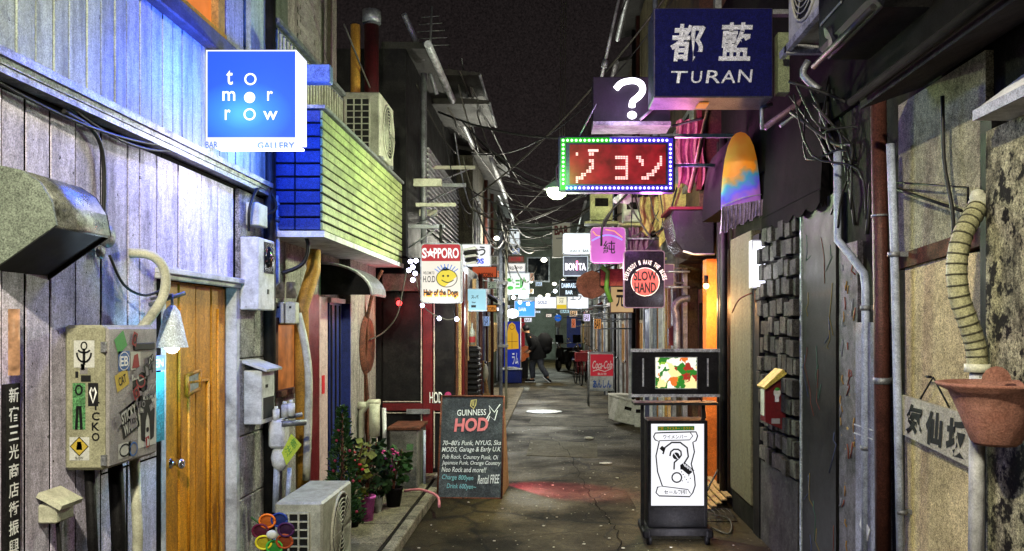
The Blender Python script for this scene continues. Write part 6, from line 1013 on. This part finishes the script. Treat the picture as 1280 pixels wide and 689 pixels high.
for px in (804, 881): t.part('leg', MB().box(X6(px) - .012, X6(px) + .012, 6.25, 6.28, .1, Z6(503)), m_blackmetal)
t.part('cable', MB().tube([(X6(872), 6.3, Z6(494)), (X6(882), 6.3, Z6(505)), (X6(885), 6.3, Z6(525))], .005, 5, curve=3), m_cable)
t.part('cabinet', MB().box(X6(812), X6(880), 6.16, 6.42, .09, Z6(632)).box(X6(809), X6(813), 6.15, 6.42, .09, Z6(527)).box(X6(879), X6(883), 6.15, 6.42, .09, Z6(527)).box(X6(809), X6(883), 6.15, 6.42, Z6(529), Z6(525)).box(X6(805), X6(887), 6.1, 6.46, .075, .13).box(X6(813), X6(879), 6.36, 6.42, Z6(632), Z6(529)), m_black, bevel=.004)
t.part('light_panel', MB().box(X6(813), X6(879), 6.17, 6.2, Z6(631), Z6(529)), E('white_panel', (.95, .95, 1, 1), 1.05)); lamp('panel_light', (X6(846), 5.95, .12), (.9, .9, 1), 2, .12, t.o)
put(t, 'panel_title', m_inkgreen, 6.168, [('p', [(822, 533), (868, 532.5), (868, 538), (822, 538.5)])]); put(t, 'title_text', m_inkyellow, 6.167, [('t', '焼酎・ウイスキー・カクテル', 823, 533.5, 867, 537.5, .02)])
scroll = [(826, 541), (864, 540), (870, 540), (872, 545), (870, 551), (866, 553), (868, 565), (864, 580), (868, 595), (869, 607), (866, 616), (862, 621), (824, 620), (820, 616), (822, 609), (828, 608), (822, 590), (820, 570), (824, 552), (819, 550), (817, 546), (819, 541.5)]
put(t, 'scroll_outline', m_ink, 6.166, [('r', scroll, 1.6, 1), ('r', [(824, 551), (862, 550), (866, 545), (863, 541)], 1.1), ('r', [(828, 608), (860, 612), (863, 617)], 1.1), ('t', 'ウイメンバー', 829, 543.5, 859, 548.5, .01), ('t', 'セール割引', 830, 612.5, 858, 618, .02)])
qp = [(833, 569), (835, 562), (841, 557.5), (849, 557.5), (855, 562), (856, 570), (852, 576), (847, 580), (847, 587)]
put(t, 'question_outline', m_ink, 6.165, [('r', qp, 11), ('r', circ(846, 597, 6, 16), 1.8, 1), ('r', [(826, 559), (834, 566)], 5), ('p', [(852, 575), (868, 588), (861, 594), (849, 584)]), ('p', circ(845, 570, 4.5, 10))] + [('p', circ(852 + (k * 7) % 12, 590 + k * 1.6, .8, 5)) for k in range(9)])
put(t, 'question_fill', E('panel_fill', (.95, .95, 1, 1), 1.0), 6.163, [('r', qp, 7), ('r', [(842, 566), (848, 574)], 1)] + [('r', [(853 + k * 3, 578 + k * 2), (857 + k * 3, 584 + k * 2.2)], .8) for k in range(4)])
for px in (810, 882):
    for y in (6.14, 6.42): t.part('wheel', MB().cyl((X6(px) - .015, y, .04), (X6(px) + .015, y, .04), .036, n=14), m_black)
for px in (806, 884): t.part('foot', MB().box(X6(px) - .025, X6(px) + .025, 6.08, 6.48, .06, .12), m_black, bevel=.01)
t.part('power_cord', MB().tube([(X6(884), 6.4, .1), (1.25, 6.6, .02), (1.35, 6.4, .02), (1.45, 6.9, .02), (1.3, 7.3, .02), (1.5, 7.6, .3)], .008, 6, curve=6), m_cablepale)
# clutter behind stand: wire mesh bag + planks
t = Thing('wooden_pallet', 'broken wooden slats on the ground by the orange column', 'pallet', (1.4, 7.6, 0))
for k in range(5): t.part('slat', MB().obox((1.32 + k * .05, 7.55 + k * .03, .05 + k * .022), (.05, .6, .012), (.12, 0, .12)), m_ply)
t = Thing('wire_basket', 'crumpled wire basket on the ground behind the display stand', 'basket', (1.33, 6.95, 0)); mb = MB()
for k in range(7): mb.tube([(1.2 + k * .045, 6.8, .01), (1.2 + k * .045, 6.9, .07), (1.2 + k * .045, 7.1, .06)], .003, 4).tube([(1.18, 6.8 + k * .05, .04), (1.5, 6.8 + k * .05, .05)], .003, 4)
t.part('mesh', mb, m_cablepale); t.part('rim', MB().tube([(1.18, 6.8, .02), (1.5, 6.8, .02), (1.5, 7.12, .05), (1.18, 7.12, .05), (1.18, 6.8, .02)], .005, 4), m_blackmetal)
# coca cola A board
Yc = 16.8; t = Thing('drinks_a_board', 'metal A-frame board with a red drink panel over a white panel', 'a-board', (.98, Yc, 0)); x0, x1 = P(736, 0, Yc).x, P(768, 0, Yc).x
def zc(p): return P(0, p, Yc).z
fr_ = MB()
for x in (x0, x1): fr_.cyl((x, Yc, 0), (x, Yc + .12, zc(440)), .014, n=6).cyl((x, Yc + .42, 0), (x, Yc + .13, zc(440)), .014, n=6)
t.part('frame', fr_.box(x0, x1, Yc + .1, Yc + .12, zc(442), zc(440)).box(x0, x1, Yc + .03, Yc + .05, zc(489), zc(487)), m_greymetal); t.part('panel', MB().box(x0 + .02, x1 - .02, Yc + .06, Yc + .08, zc(487), zc(442)), m_white)
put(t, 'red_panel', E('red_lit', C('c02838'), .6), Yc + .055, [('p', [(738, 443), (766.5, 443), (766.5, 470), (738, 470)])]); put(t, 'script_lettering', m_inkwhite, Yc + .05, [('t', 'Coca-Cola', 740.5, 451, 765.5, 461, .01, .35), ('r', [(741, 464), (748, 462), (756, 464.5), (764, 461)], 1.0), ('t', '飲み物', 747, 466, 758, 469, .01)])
put(t, 'blue_lettering', m_inkblue, Yc + .05, [('t', 'あんしん', 741, 475, 764, 485, .03)])
# styrofoam boxes
for (a, b, c, d, Y, lab, rz, tl) in ((762, 483, 787, 507, 15.0, 'beige carton standing behind the white foam box', 0, 0), (766, 503, 795, 531, 13.6, 'white styrofoam box with a hand hole tipped on its side', .2, .25), (793, 500, 806, 530, 13.3, 'second pale foam box close to the monitor stand', -.1, 0)):
    w_ = (c - a) * Y / FPX; h_ = (d - b) * Y / FPX; t = Thing('styrofoam_box', lab, 'box', (0, 0, 0)); t.part('body', MB().box(-w_ / 2, w_ / 2, 0, .35, 0, h_), m_foam, bevel=.012); t.part('lid', MB().box(-w_ / 2 - .01, w_ / 2 + .01, -.01, .36, h_ + .002, h_ + .04), m_foam, bevel=.01); t.part('hand_hole', MB().box(-.06, .06, -.004, 0, h_ * .6, h_ * .75), m_dark)
    t.o.location = (P((a + c) / 2, 0, Y).x, Y, 0.0 if not tl else .03); t.o.rotation_euler = (0, tl, rz)
single('crushed_paper', MB().ball((.52, 11.9, .02), .05, 7, (1.6, 1, .4)), m_foam, 'crumpled white paper on the asphalt by the foam boxes', 'litter', 'litter on the asphalt'); single('crushed_paper', MB().ball((.62, 9.75, .012), .045, 7, (2, 1, .3)), m_foam, 'flattened white scrap on the asphalt left of the display stand', 'litter', 'litter on the asphalt')
t = Thing('manhole_cover', 'shiny pale round manhole cover in the middle of the alley', 'manhole cover', (-.15, 15.7, 0)); t.part('rim', MB().lathe([(.34, .0), (.34, .012), (.30, .012), (.30, .004)], (-.15, 15.7, 0), 28), m_greymetal); t.part('lid', MB().cyl((-.15, 15.7, .004), (-.15, 15.7, .009), .30, n=28), M('polished_cover', C('c8c8cc'), .25, .3, dirt=.3, scale=30))
rr = random.Random(9); mb = MB()
for _ in range(80): x = rr.uniform(-1.0, 1.4); y = rr.uniform(5.4, 13); s_ = rr.uniform(.004, .013); mb.obox((x, y, .006), (s_ * 2, s_ * 1.6, s_ * .6), (0, 0, rr.uniform(0, 3)))
o = single('litter_specks', mb, flat('litter', C('a8a290')), 'tiny pale scraps and cigarette ends scattered over asphalt', 'litter', None, 'stuff')

# ================================================================== blue banner, cooler, red banner
t = Thing('blue_banner', 'tall blue banner with a yellow coat figure by the left bars', 'banner', P(640, 470, 24)); x0, x1 = P(630, 0, 24).x, P(650, 0, 24).x
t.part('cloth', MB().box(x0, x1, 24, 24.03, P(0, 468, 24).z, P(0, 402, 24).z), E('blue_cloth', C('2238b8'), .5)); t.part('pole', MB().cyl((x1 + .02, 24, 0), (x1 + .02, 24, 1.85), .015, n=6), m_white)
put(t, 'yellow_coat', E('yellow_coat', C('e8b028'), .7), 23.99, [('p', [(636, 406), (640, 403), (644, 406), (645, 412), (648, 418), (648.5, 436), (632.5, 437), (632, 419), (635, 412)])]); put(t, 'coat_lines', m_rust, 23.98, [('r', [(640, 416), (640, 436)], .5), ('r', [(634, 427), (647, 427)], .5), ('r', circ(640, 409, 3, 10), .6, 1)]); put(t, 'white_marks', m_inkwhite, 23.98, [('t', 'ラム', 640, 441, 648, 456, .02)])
t = Thing('blue_cooler', 'dark blue cool box with papers on its white lid', 'cool box', P(636, 478, 23.8)); x0, x1 = P(624, 0, 23.6).x, P(652, 0, 23.6).x; t.part('body', MB().box(x0, x1, 23.6, 24.0, 0, .37), M('navy_plastic', C('16246a'), .4), bevel=.02); t.part('lid', MB().box(x0 - .01, x1 + .01, 23.58, 24.02, .372, .42), m_white, bevel=.01); t.part('papers', MB().obox(((x0 + x1) / 2, 23.7, .44), (.35, .25, .02), (0, 0, .2)), m_foam)
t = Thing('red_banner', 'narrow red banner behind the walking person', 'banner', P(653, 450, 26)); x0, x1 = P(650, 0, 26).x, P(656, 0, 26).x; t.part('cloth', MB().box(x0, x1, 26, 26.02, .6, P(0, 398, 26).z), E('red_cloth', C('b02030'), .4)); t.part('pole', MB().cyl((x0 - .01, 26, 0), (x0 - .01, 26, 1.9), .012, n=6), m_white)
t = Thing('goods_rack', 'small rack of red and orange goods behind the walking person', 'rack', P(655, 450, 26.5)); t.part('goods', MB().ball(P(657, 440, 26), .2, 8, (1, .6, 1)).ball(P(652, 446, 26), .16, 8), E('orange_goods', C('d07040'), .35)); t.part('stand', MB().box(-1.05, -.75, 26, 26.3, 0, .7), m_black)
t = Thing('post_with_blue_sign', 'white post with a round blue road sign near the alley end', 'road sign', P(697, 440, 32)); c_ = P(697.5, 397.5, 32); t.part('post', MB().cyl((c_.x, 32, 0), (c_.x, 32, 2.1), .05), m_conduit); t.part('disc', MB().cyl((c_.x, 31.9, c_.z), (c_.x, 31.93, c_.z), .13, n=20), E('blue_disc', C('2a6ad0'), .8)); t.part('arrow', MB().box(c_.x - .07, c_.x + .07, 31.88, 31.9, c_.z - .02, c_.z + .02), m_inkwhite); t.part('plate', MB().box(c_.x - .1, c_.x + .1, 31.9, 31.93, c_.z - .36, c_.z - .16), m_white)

# ================================================================== bicycles and scooters
def torus(mb, c, R, r, n=20, m=6): mb.tube([Vector(c) + Vector((0, R * math.cos(2 * PI * i / n), R * math.sin(2 * PI * i / n))) for i in range(n + 1)], r, m)
def bicycle(loc, rz, label):
    t = Thing('bicycle', label, 'bicycle', (0, 0, 0)); R = .31
    for y in (-.5, .5):
        mb = MB(); torus(mb, (0, y, R), R, .018); wl_ = t.part('wheel', mb, m_black); sp_ = MB(); [sp_.tube([(0, y, R), (0, y + R * math.cos(a * PI / 6), R + R * math.sin(a * PI / 6))], .002, 3) for a in range(12)]; t.part('spokes', sp_, m_chrome, wl_)
    t.part('frame', MB().tube([(0, -.5, R), (0, -.35, .62), (0, -.33, .8)], .014).tube([(0, -.35, .6), (0, .02, .3), (0, .5, R)], .014).tube([(0, .02, .3), (0, .15, .78)], .014).tube([(0, .15, .6), (0, .5, R)], .01).tube([(0, -.36, .5), (0, .1, .5)], .012), m_redpaint)
    t.part('handlebar', MB().tube([(-.25, -.25, .92), (-.1, -.35, .9), (0, -.34, .85), (.1, -.35, .9), (.25, -.25, .92)], .012), m_chrome); t.part('saddle', MB().ball((0, .16, .83), .09, 8, (.8, 1.4, .45)), m_black); t.part('fender', MB().tube([(0, -.5 + .34 * math.cos(a * PI / 8), R + .34 * math.sin(a * PI / 8)) for a in range(0, 9)], .02, 5), m_redpaint)
    t.part('basket', MB().box(-.16, .16, -.66, -.42, .66, .9), M('red_basket', C('8a1f26'), .5, dirt=.5)); t.part('rear_rack', MB().box(-.08, .08, .3, .62, .66, .68), m_greymetal); t.o.location = loc; t.o.rotation_euler.z = rz; return t
bicycle((.72, 23.1, 0), .12, 'red bicycle with a basket parked against the grey bar'); bicycle((1.02, 24.6, 0), -.1, 'second bicycle, half hidden behind the red one')
def scooter():
    t = Thing('scooter', 'dark scooter parked nose-out beside the post with the blue sign', 'scooter', (0, 0, 0), 'parked scooters')
    for y in (-.55, .55): mb = MB(); torus(mb, (0, y, .24), .19, .055, 16, 8); wl_ = t.part('wheel', mb, m_black); t.part('hub', MB().cyl((-.04, y, .24), (.04, y, .24), .12), m_greymetal, wl_)
    t.part('body', MB().prism([(-.5, .5), (-.42, .85), (-.34, .85), (-.3, .35), (.1, .3), (.2, .68), (.75, .74), (.8, .55), (.6, .4), (.1, .22), (-.35, .25)], 'x', -.14, .14), m_blackmetal, bevel=.03); t.part('seat', MB().box(-.13, .13, .15, .75, .74, .82), m_black, bevel=.03)
    t.part('handlebar', MB().tube([(-.32, -.32, 1.0), (0, -.42, .98), (.32, -.32, 1.0)], .018).cyl((0, -.42, .8), (0, -.4, 1.0), .03), m_chrome); t.part('headlight', MB().ball((0, -.5, .86), .08, 10, (1, .5, 1)), m_chrome); t.part('windscreen', MB().obox((0, -.47, 1.15), (.3, .01, .3), (.3, 0, 0)), m_glassdark); t.part('mirror', MB().ball((-.3, -.38, 1.15), .05, 8, (1, .3, .8)).cyl((-.28, -.34, 1.0), (-.3, -.38, 1.12), .008), m_chrome); t.part('mirror', MB().ball((.3, -.38, 1.15), .05, 8, (1, .3, .8)).cyl((.28, -.34, 1.0), (.3, -.38, 1.12), .008), m_chrome)
    return t
s1 = scooter(); s1.o.location = (.42, 30.5, 0); s1.o.rotation_euler.z = -.35
copy_tree(s1.o, (.95, 31.0, 0), 'dark scooter parked tight against the greenish bar, behind the other', -.1)

# ================================================================== walking person
def skin(name, verts, edges, radii, mat, parent, sub=1, root=0):
    me = bpy.data.meshes.new(name); me.from_pydata(verts, edges, []); o = bpy.data.objects.new(name, me); COL.objects.link(o); o.parent = parent
    bm = bmesh.new(); bm.from_mesh(me); ly = bm.verts.layers.skin.verify(); bm.verts.ensure_lookup_table()
    for i, v_ in enumerate(bm.verts): r_ = radii[i]; v_[ly].radius = r_ if isinstance(r_, tuple) else (r_, r_); v_[ly].use_root = (i == root)
    bm.to_mesh(me); bm.free(); o.modifiers.new('Skin', 'SKIN').use_smooth_shade = True; s_ = o.modifiers.new('Sub', 'SUBSURF'); s_.levels = sub; s_.render_levels = sub; me.materials.append(mat)
    bpy.context.view_layer.update(); dg = bpy.context.evaluated_depsgraph_get(); m2 = bpy.data.meshes.new_from_object(o.evaluated_get(dg)); o.modifiers.clear(); o.data = m2
    if not m2.materials: m2.materials.append(mat)
    for p_ in m2.polygons: p_.use_smooth = True
    return o
pp = Thing('person', 'stooping person in a black coat with bulky backpack and jeans walking across the alley', 'person', (0, 0, 0)); R_ = pp.o
V_ = [(0, 0, .86), (-.10, 0, 1.05), (-.22, 0, 1.24), (-.31, 0, 1.36), (-.345, 0, 1.44), (-.375, 0, 1.52),      # spine, neck, head
      (-.02, .09, .84), (-.20, .09, .48), (-.16, .09, .09), (-.29, .09, .04),                                    # standing leg
      (.04, -.09, .84), (.05, -.09, .47), (.27, -.09, .15), (.2, -.09, .05),                                     # rear leg
      (-.20, .17, 1.27), (-.14, .22, 1.03), (-.34, .18, .88), (-.41, .17, .85), (-.20, -.17, 1.27), (-.10, -.22, 1.03), (-.28, -.2, .86), (-.35, -.19, .83)]
E_ = [(0, 1), (1, 2), (2, 3), (3, 4), (4, 5), (0, 6), (6, 7), (7, 8), (8, 9), (0, 10), (10, 11), (11, 12), (12, 13), (2, 14), (14, 15), (15, 16), (16, 17), (2, 18), (18, 19), (19, 20), (20, 21)]
r_ = [.12, .12, .13, .055, .085, .09, .085, .06, .045, .035, .085, .06, .045, .035, .06, .045, .032, .03, .06, .045, .032, .03]
skin('body', V_, E_, r_, m_skin, R_)
skin('trousers', [V_[0], V_[6], V_[7], V_[8], V_[10], V_[11], V_[12]], [(0, 1), (1, 2), (2, 3), (0, 4), (4, 5), (5, 6)], [.15, .13, .10, .08, .13, .10, .08], m_jeans, R_)
skin('sleeve', [(-.2, .1, 1.25), V_[14], V_[15], (-.30, .19, .92)], [(0, 1), (1, 2), (2, 3)], [.12, .11, .095, .07], m_coat, R_); skin('sleeve', [(-.2, -.1, 1.25), V_[18], V_[19], (-.24, -.2, .90)], [(0, 1), (1, 2), (2, 3)], [.12, .11, .095, .07], m_coat, R_)
mb = MB(); rg2 = ((-.02, .66, .24, .23), (-.03, .80, .25, .24), (-.05, 1.0, .24, .25), (-.12, 1.15, .22, .25), (-.2, 1.28, .18, .22), (-.27, 1.36, .11, .14), (-.31, 1.41, .085, .09))
for cx, z_, a_, b_2 in rg2: mb.v += [Vector((cx + a_ * math.cos(k * PI / 10), b_2 * math.sin(k * PI / 10), z_ + .04 * math.cos(k * PI / 10) * (z_ < .7))) for k in range(20)]
for i in range(len(rg2) - 1):
    for k in range(20): mb.f.append((i * 20 + k, i * 20 + (k + 1) % 20, (i + 1) * 20 + (k + 1) % 20, (i + 1) * 20 + k)); mb.sm.append(True)
pp.part('coat', mb, m_coat)
pp.part('backpack', MB().ball((.16, 0, 1.13), .27, 14, (.85, .9, 1.1)).ball((.2, 0, .98), .21, 12, (.9, 1, .9)), m_coat); pp.part('hair', MB().ball((-.365, 0, 1.535), .108, 14, (1, .95, 1)), m_ink)
pp.part('face', MB().ball((-.42, 0, 1.505), .075, 12, (.85, .9, 1.15)).ball((-.49, 0, 1.5), .018, 6), m_skin)
for s_, (x, z, a) in ((.09, (-.25, .045, 0)), (-.09, (.25, .10, .7))):
    sh = pp.part('shoe', MB().obox((x, s_, z), (.27, .09, .07), (0, a, 0)), m_coat, bevel=.02); pp.part('sole', MB().obox((x - .0 - .03 * math.sin(a), s_, z - .038 * math.cos(a)), (.28, .095, .02), (0, a, 0)), m_white, sh)
for s_ in (.17, -.19):
    for k in range(4): pp.part('finger', MB().tube([(-.41, s_ - .02 + k * .013, .86), (-.45, s_ - .02 + k * .013, .84 - .003 * k), (-.455, s_ - .02 + k * .013, .81)], .008, 5), m_skin)
R_.location = (-.38, 24.0, .005)

# ================================================================== overhead cables, poles
def cable(a, b, sag, r, mat, label, group='cables strung over the alley'):
    a, b = Vector(a), Vector(b); pts = [a.lerp(b, i / 12) - Vector((0, 0, sag * 4 * (i / 12) * (1 - i / 12))) for i in range(13)]; single('cable', MB().tube(pts, r, 5), mat, label, 'cable', group)
cr_ = random.Random(31)
L_ = 'thin cable strung between the eaves over the middle of the alley'
for k in range(28):
    Y = cr_.uniform(10, 24); a = (-1.25 + cr_.uniform(-.1, .2), Y + cr_.uniform(-2, 2), cr_.uniform(3.2, 5.0) * (.8 + .012 * Y)); b = (1.35, Y + cr_.uniform(-4, 6), cr_.uniform(3.2, 5.6)); cable(a, b, cr_.uniform(.1, .7), cr_.uniform(.007, .014), cr_.choice([m_cable, m_cablepale]), L_)
for k in range(14):
    Y = cr_.uniform(11, 18); x = cr_.uniform(-1.2, -.6); cable((x, Y, cr_.uniform(2.7, 3.8)), (x + cr_.uniform(-.1, .5), Y + cr_.uniform(2, 6), cr_.uniform(2.6, 3.6)), cr_.uniform(.1, .4), cr_.uniform(.007, .016), cr_.choice([m_cable, m_cablepale]), 'cable in the tangled bundle along the eaves above the bars', 'bundled cables above the bars')
for k, (a, b) in enumerate(((P(560, 135, 9), P(640, 250, 16)), (P(590, 110, 10), P(650, 230, 16)), (P(430, 30, 7.5), P(520, 235, 9.2)), (P(575, 90, 10), P(600, 140, 12)))): cable(a, b, .05, .009, m_cablepale, ('slanting pale cable running down past the dark roofs', 'pale cable parallel to the slanting one, higher up', 'cable dropping diagonally in front of the balcony unit', 'short pale wire end by the dark eaves')[k], 'slanting pale cables')
for k, px in enumerate((700, 703, 706)): cable(P(px, 170, 14), P(px + 2, -40, 14), 0, .008, m_cablepale, 'one of three pale vertical wires rising beside the LED sign', 'vertical wires above the LED sign')
t = Thing('utility_pole', 'pale pipe pole with clamps rising among the left-hand signs', 'pole', P(626, 470, 16)); c_ = P(626, 0, 16); t.part('pole', MB().cyl((c_.x, 16, 0), (c_.x, 16, 3.4), .035), m_conduit); t.part('side_pipe', MB().cyl((c_.x + .1, 16.05, 0), (c_.x + .1, 16.05, 3.2), .025), m_cream); t.part('clamp', MB().box(c_.x - .05, c_.x + .14, 15.95, 16.08, 2.4, 2.45).box(c_.x - .05, c_.x + .14, 15.95, 16.08, 1.2, 1.25), m_greymetal)
t = Thing('tall_service_mast', 'slim slanting metal mast above the question mark sign', 'mast', P(752, 95, 9.5)); t.part('mast', MB().cyl(P(752, 97, 9.5), P(778, -20, 9.5), .018), m_ledge); t.part('stay', MB().cyl(P(760, 60, 9.5), P(790, -20, 9.5), .008), m_cable); t.part('clamp', MB().cyl(P(755, 84, 9.5), P(757, 76, 9.5), .035), m_greymetal); t.part('foot', MB().cyl(P(752, 97, 9.5), Vector((1.45, 9.5, 4.3)), .012), m_greymetal)
for k in range(10):
    a = (XL + .02, cr_.uniform(2.2, 3.2), cr_.uniform(2.38, 2.5)); b = (XL + .05, cr_.uniform(3.4, 4.4), cr_.uniform(2.36, 2.47)); 
    if k < 2: cable(a, b, cr_.uniform(.03, .14), .007, m_cable, 'black cable drooping along the ledge of the timber bar', 'cables under the timber bar ledge')
single('cable', MB().tube([(XL + .04, 3.2, 2.42), (XL + .03, 3.42, 2.4), (XL + .02, 3.52, 2.3), (XL + .015, 3.53, 2.05)], .009, 6, curve=5), m_cable, 'black cable bending down the planks to the round vent', 'cable'); single('cable', MB().tube([(XL + .03, 3.55, 1.9), (XL + .04, 3.65, 1.78), (XL + .06, 3.8, 1.74), (XL + .1, 3.92, 1.78)], .006, 6, curve=5), m_cable, 'thin black lead from the round vent across to the bell lantern', 'cable')
rq = random.Random(77)
t = Thing('roof_antenna', 'thin television aerial on the dark roof over the louvred shutter', 'aerial', (-1.55, 10.5, 4.5)); t.part('mast', MB().cyl((-1.55, 10.5, 4.5), (-1.5, 10.5, 5.6), .015), m_greymetal)
for k in range(5): t.part('rod', MB().cyl((-1.75 + .03 * k, 10.5, 5.1 + .09 * k), (-1.28 - .03 * k, 10.5, 5.12 + .09 * k), .006, n=5), m_greymetal)
for k in range(12):
    a = P(rq.uniform(505, 590), rq.uniform(60, 200), rq.uniform(9, 12)); b = a + Vector((rq.uniform(0, .35), rq.uniform(.3, 2.5), -rq.uniform(.3, 1.1))); cable(a, b, rq.uniform(.05, .3), rq.uniform(.006, .012), rq.choice([m_cablepale, m_cable, m_greymetal]), 'wire hanging off the dark eaves above the louvred shutter', 'wires hanging from the dark eaves')
for k in range(4):
    y_ = 8.75 + k * .5; t = Thing('pipe_bracket', ('white angle bracket end close to the balcony corner', 'second angle bracket past the balcony corner', 'third angle bracket, over the shutter top', 'farthest angle bracket by the louvres')[k], 'bracket', (-1.4, y_, 3)); z_ = 2.62 + .3 * k; t.part('bar', MB().box(-1.5, -1.12 + .06 * k, y_, y_ + .04, z_, z_ + .04), m_cream if k % 2 else m_greymetal); t.part('strut', MB().cyl((-1.5, y_ + .02, z_ - .2), (-1.2 + .06 * k, y_ + .02, z_), .01, n=5), m_greymetal)
# dark roofs against the sky at left
for (px0, py0, px1, py1, Y, lab) in ((575, 176, 632, 205, 14.5, 'dark projecting roof block against the sky over the cable tangle'), (520, 118, 612, 130, 10.5, 'dark flat eave jutting across the sky above the louvred shutter'), (550, 84, 600, 94, 10.2, 'thin grey eave edge higher against the sky')):
    t = Thing('roof_eave', lab, 'eave', P(px0, py1, Y)); x0, x1 = P(px0, 0, Y).x, P(px1, 0, Y).x; x0 = min(x0, -1.5); z0, z1 = P(0, py1, Y).z, P(0, py0, Y).z; t.part('sheet', MB().prism([(x0, z0), (x1, z0 - .0), (x1, z0 + (z1 - z0) * .35), (x0, z1)], 'y', Y, Y + 1.2), m_roof); t.part('edge', MB().cyl((x1, Y, z0), (x1, Y + 1.2, z0), .02, n=6), m_greymetal)
# ================================================================== assumed lamps above and behind the camera, unseen, lighting the near walls
def assumed_wall_lamp(label, x, y, z, w, col):
    t = Thing('assumed_alley_lamp', label, 'assumed street lamp', (x, y, z)); s_ = 1 if x > 0 else -1
    t.part('arm', MB().tube([(XR * s_ * 1.05, y, z + .1), (x + .2 * s_, y, z + .25), (x, y, z + .12)], .02, 8, curve=4), m_greymetal); t.part('shade', MB().lathe([(.03, .14), (.08, .12), (.16, .04), (.17, 0)], (x, y, z), 18), m_greymetal); t.part('bulb', MB().ball((x, y, z + .02), .05, 10), E('assumed_street_bulb_%d' % int(w), col + (1,), 10)); lamp('assumed_street_light', (x, y, z - .04), col, w, .06, t.o); return t
assumed_wall_lamp('assumed unseen wall lamp on a curved arm high above the viewpoint', -.8, .8, 3.6, 210, (1, .94, .70))  # out of view, assumed from the light on the near walls
assumed_wall_lamp('assumed unseen wall lamp on a curved arm over the alley further behind the viewpoint', -.6, -2.6, 3.8, 110, (1, .95, .85))  # second assumed lamp, out of view, adding light from behind
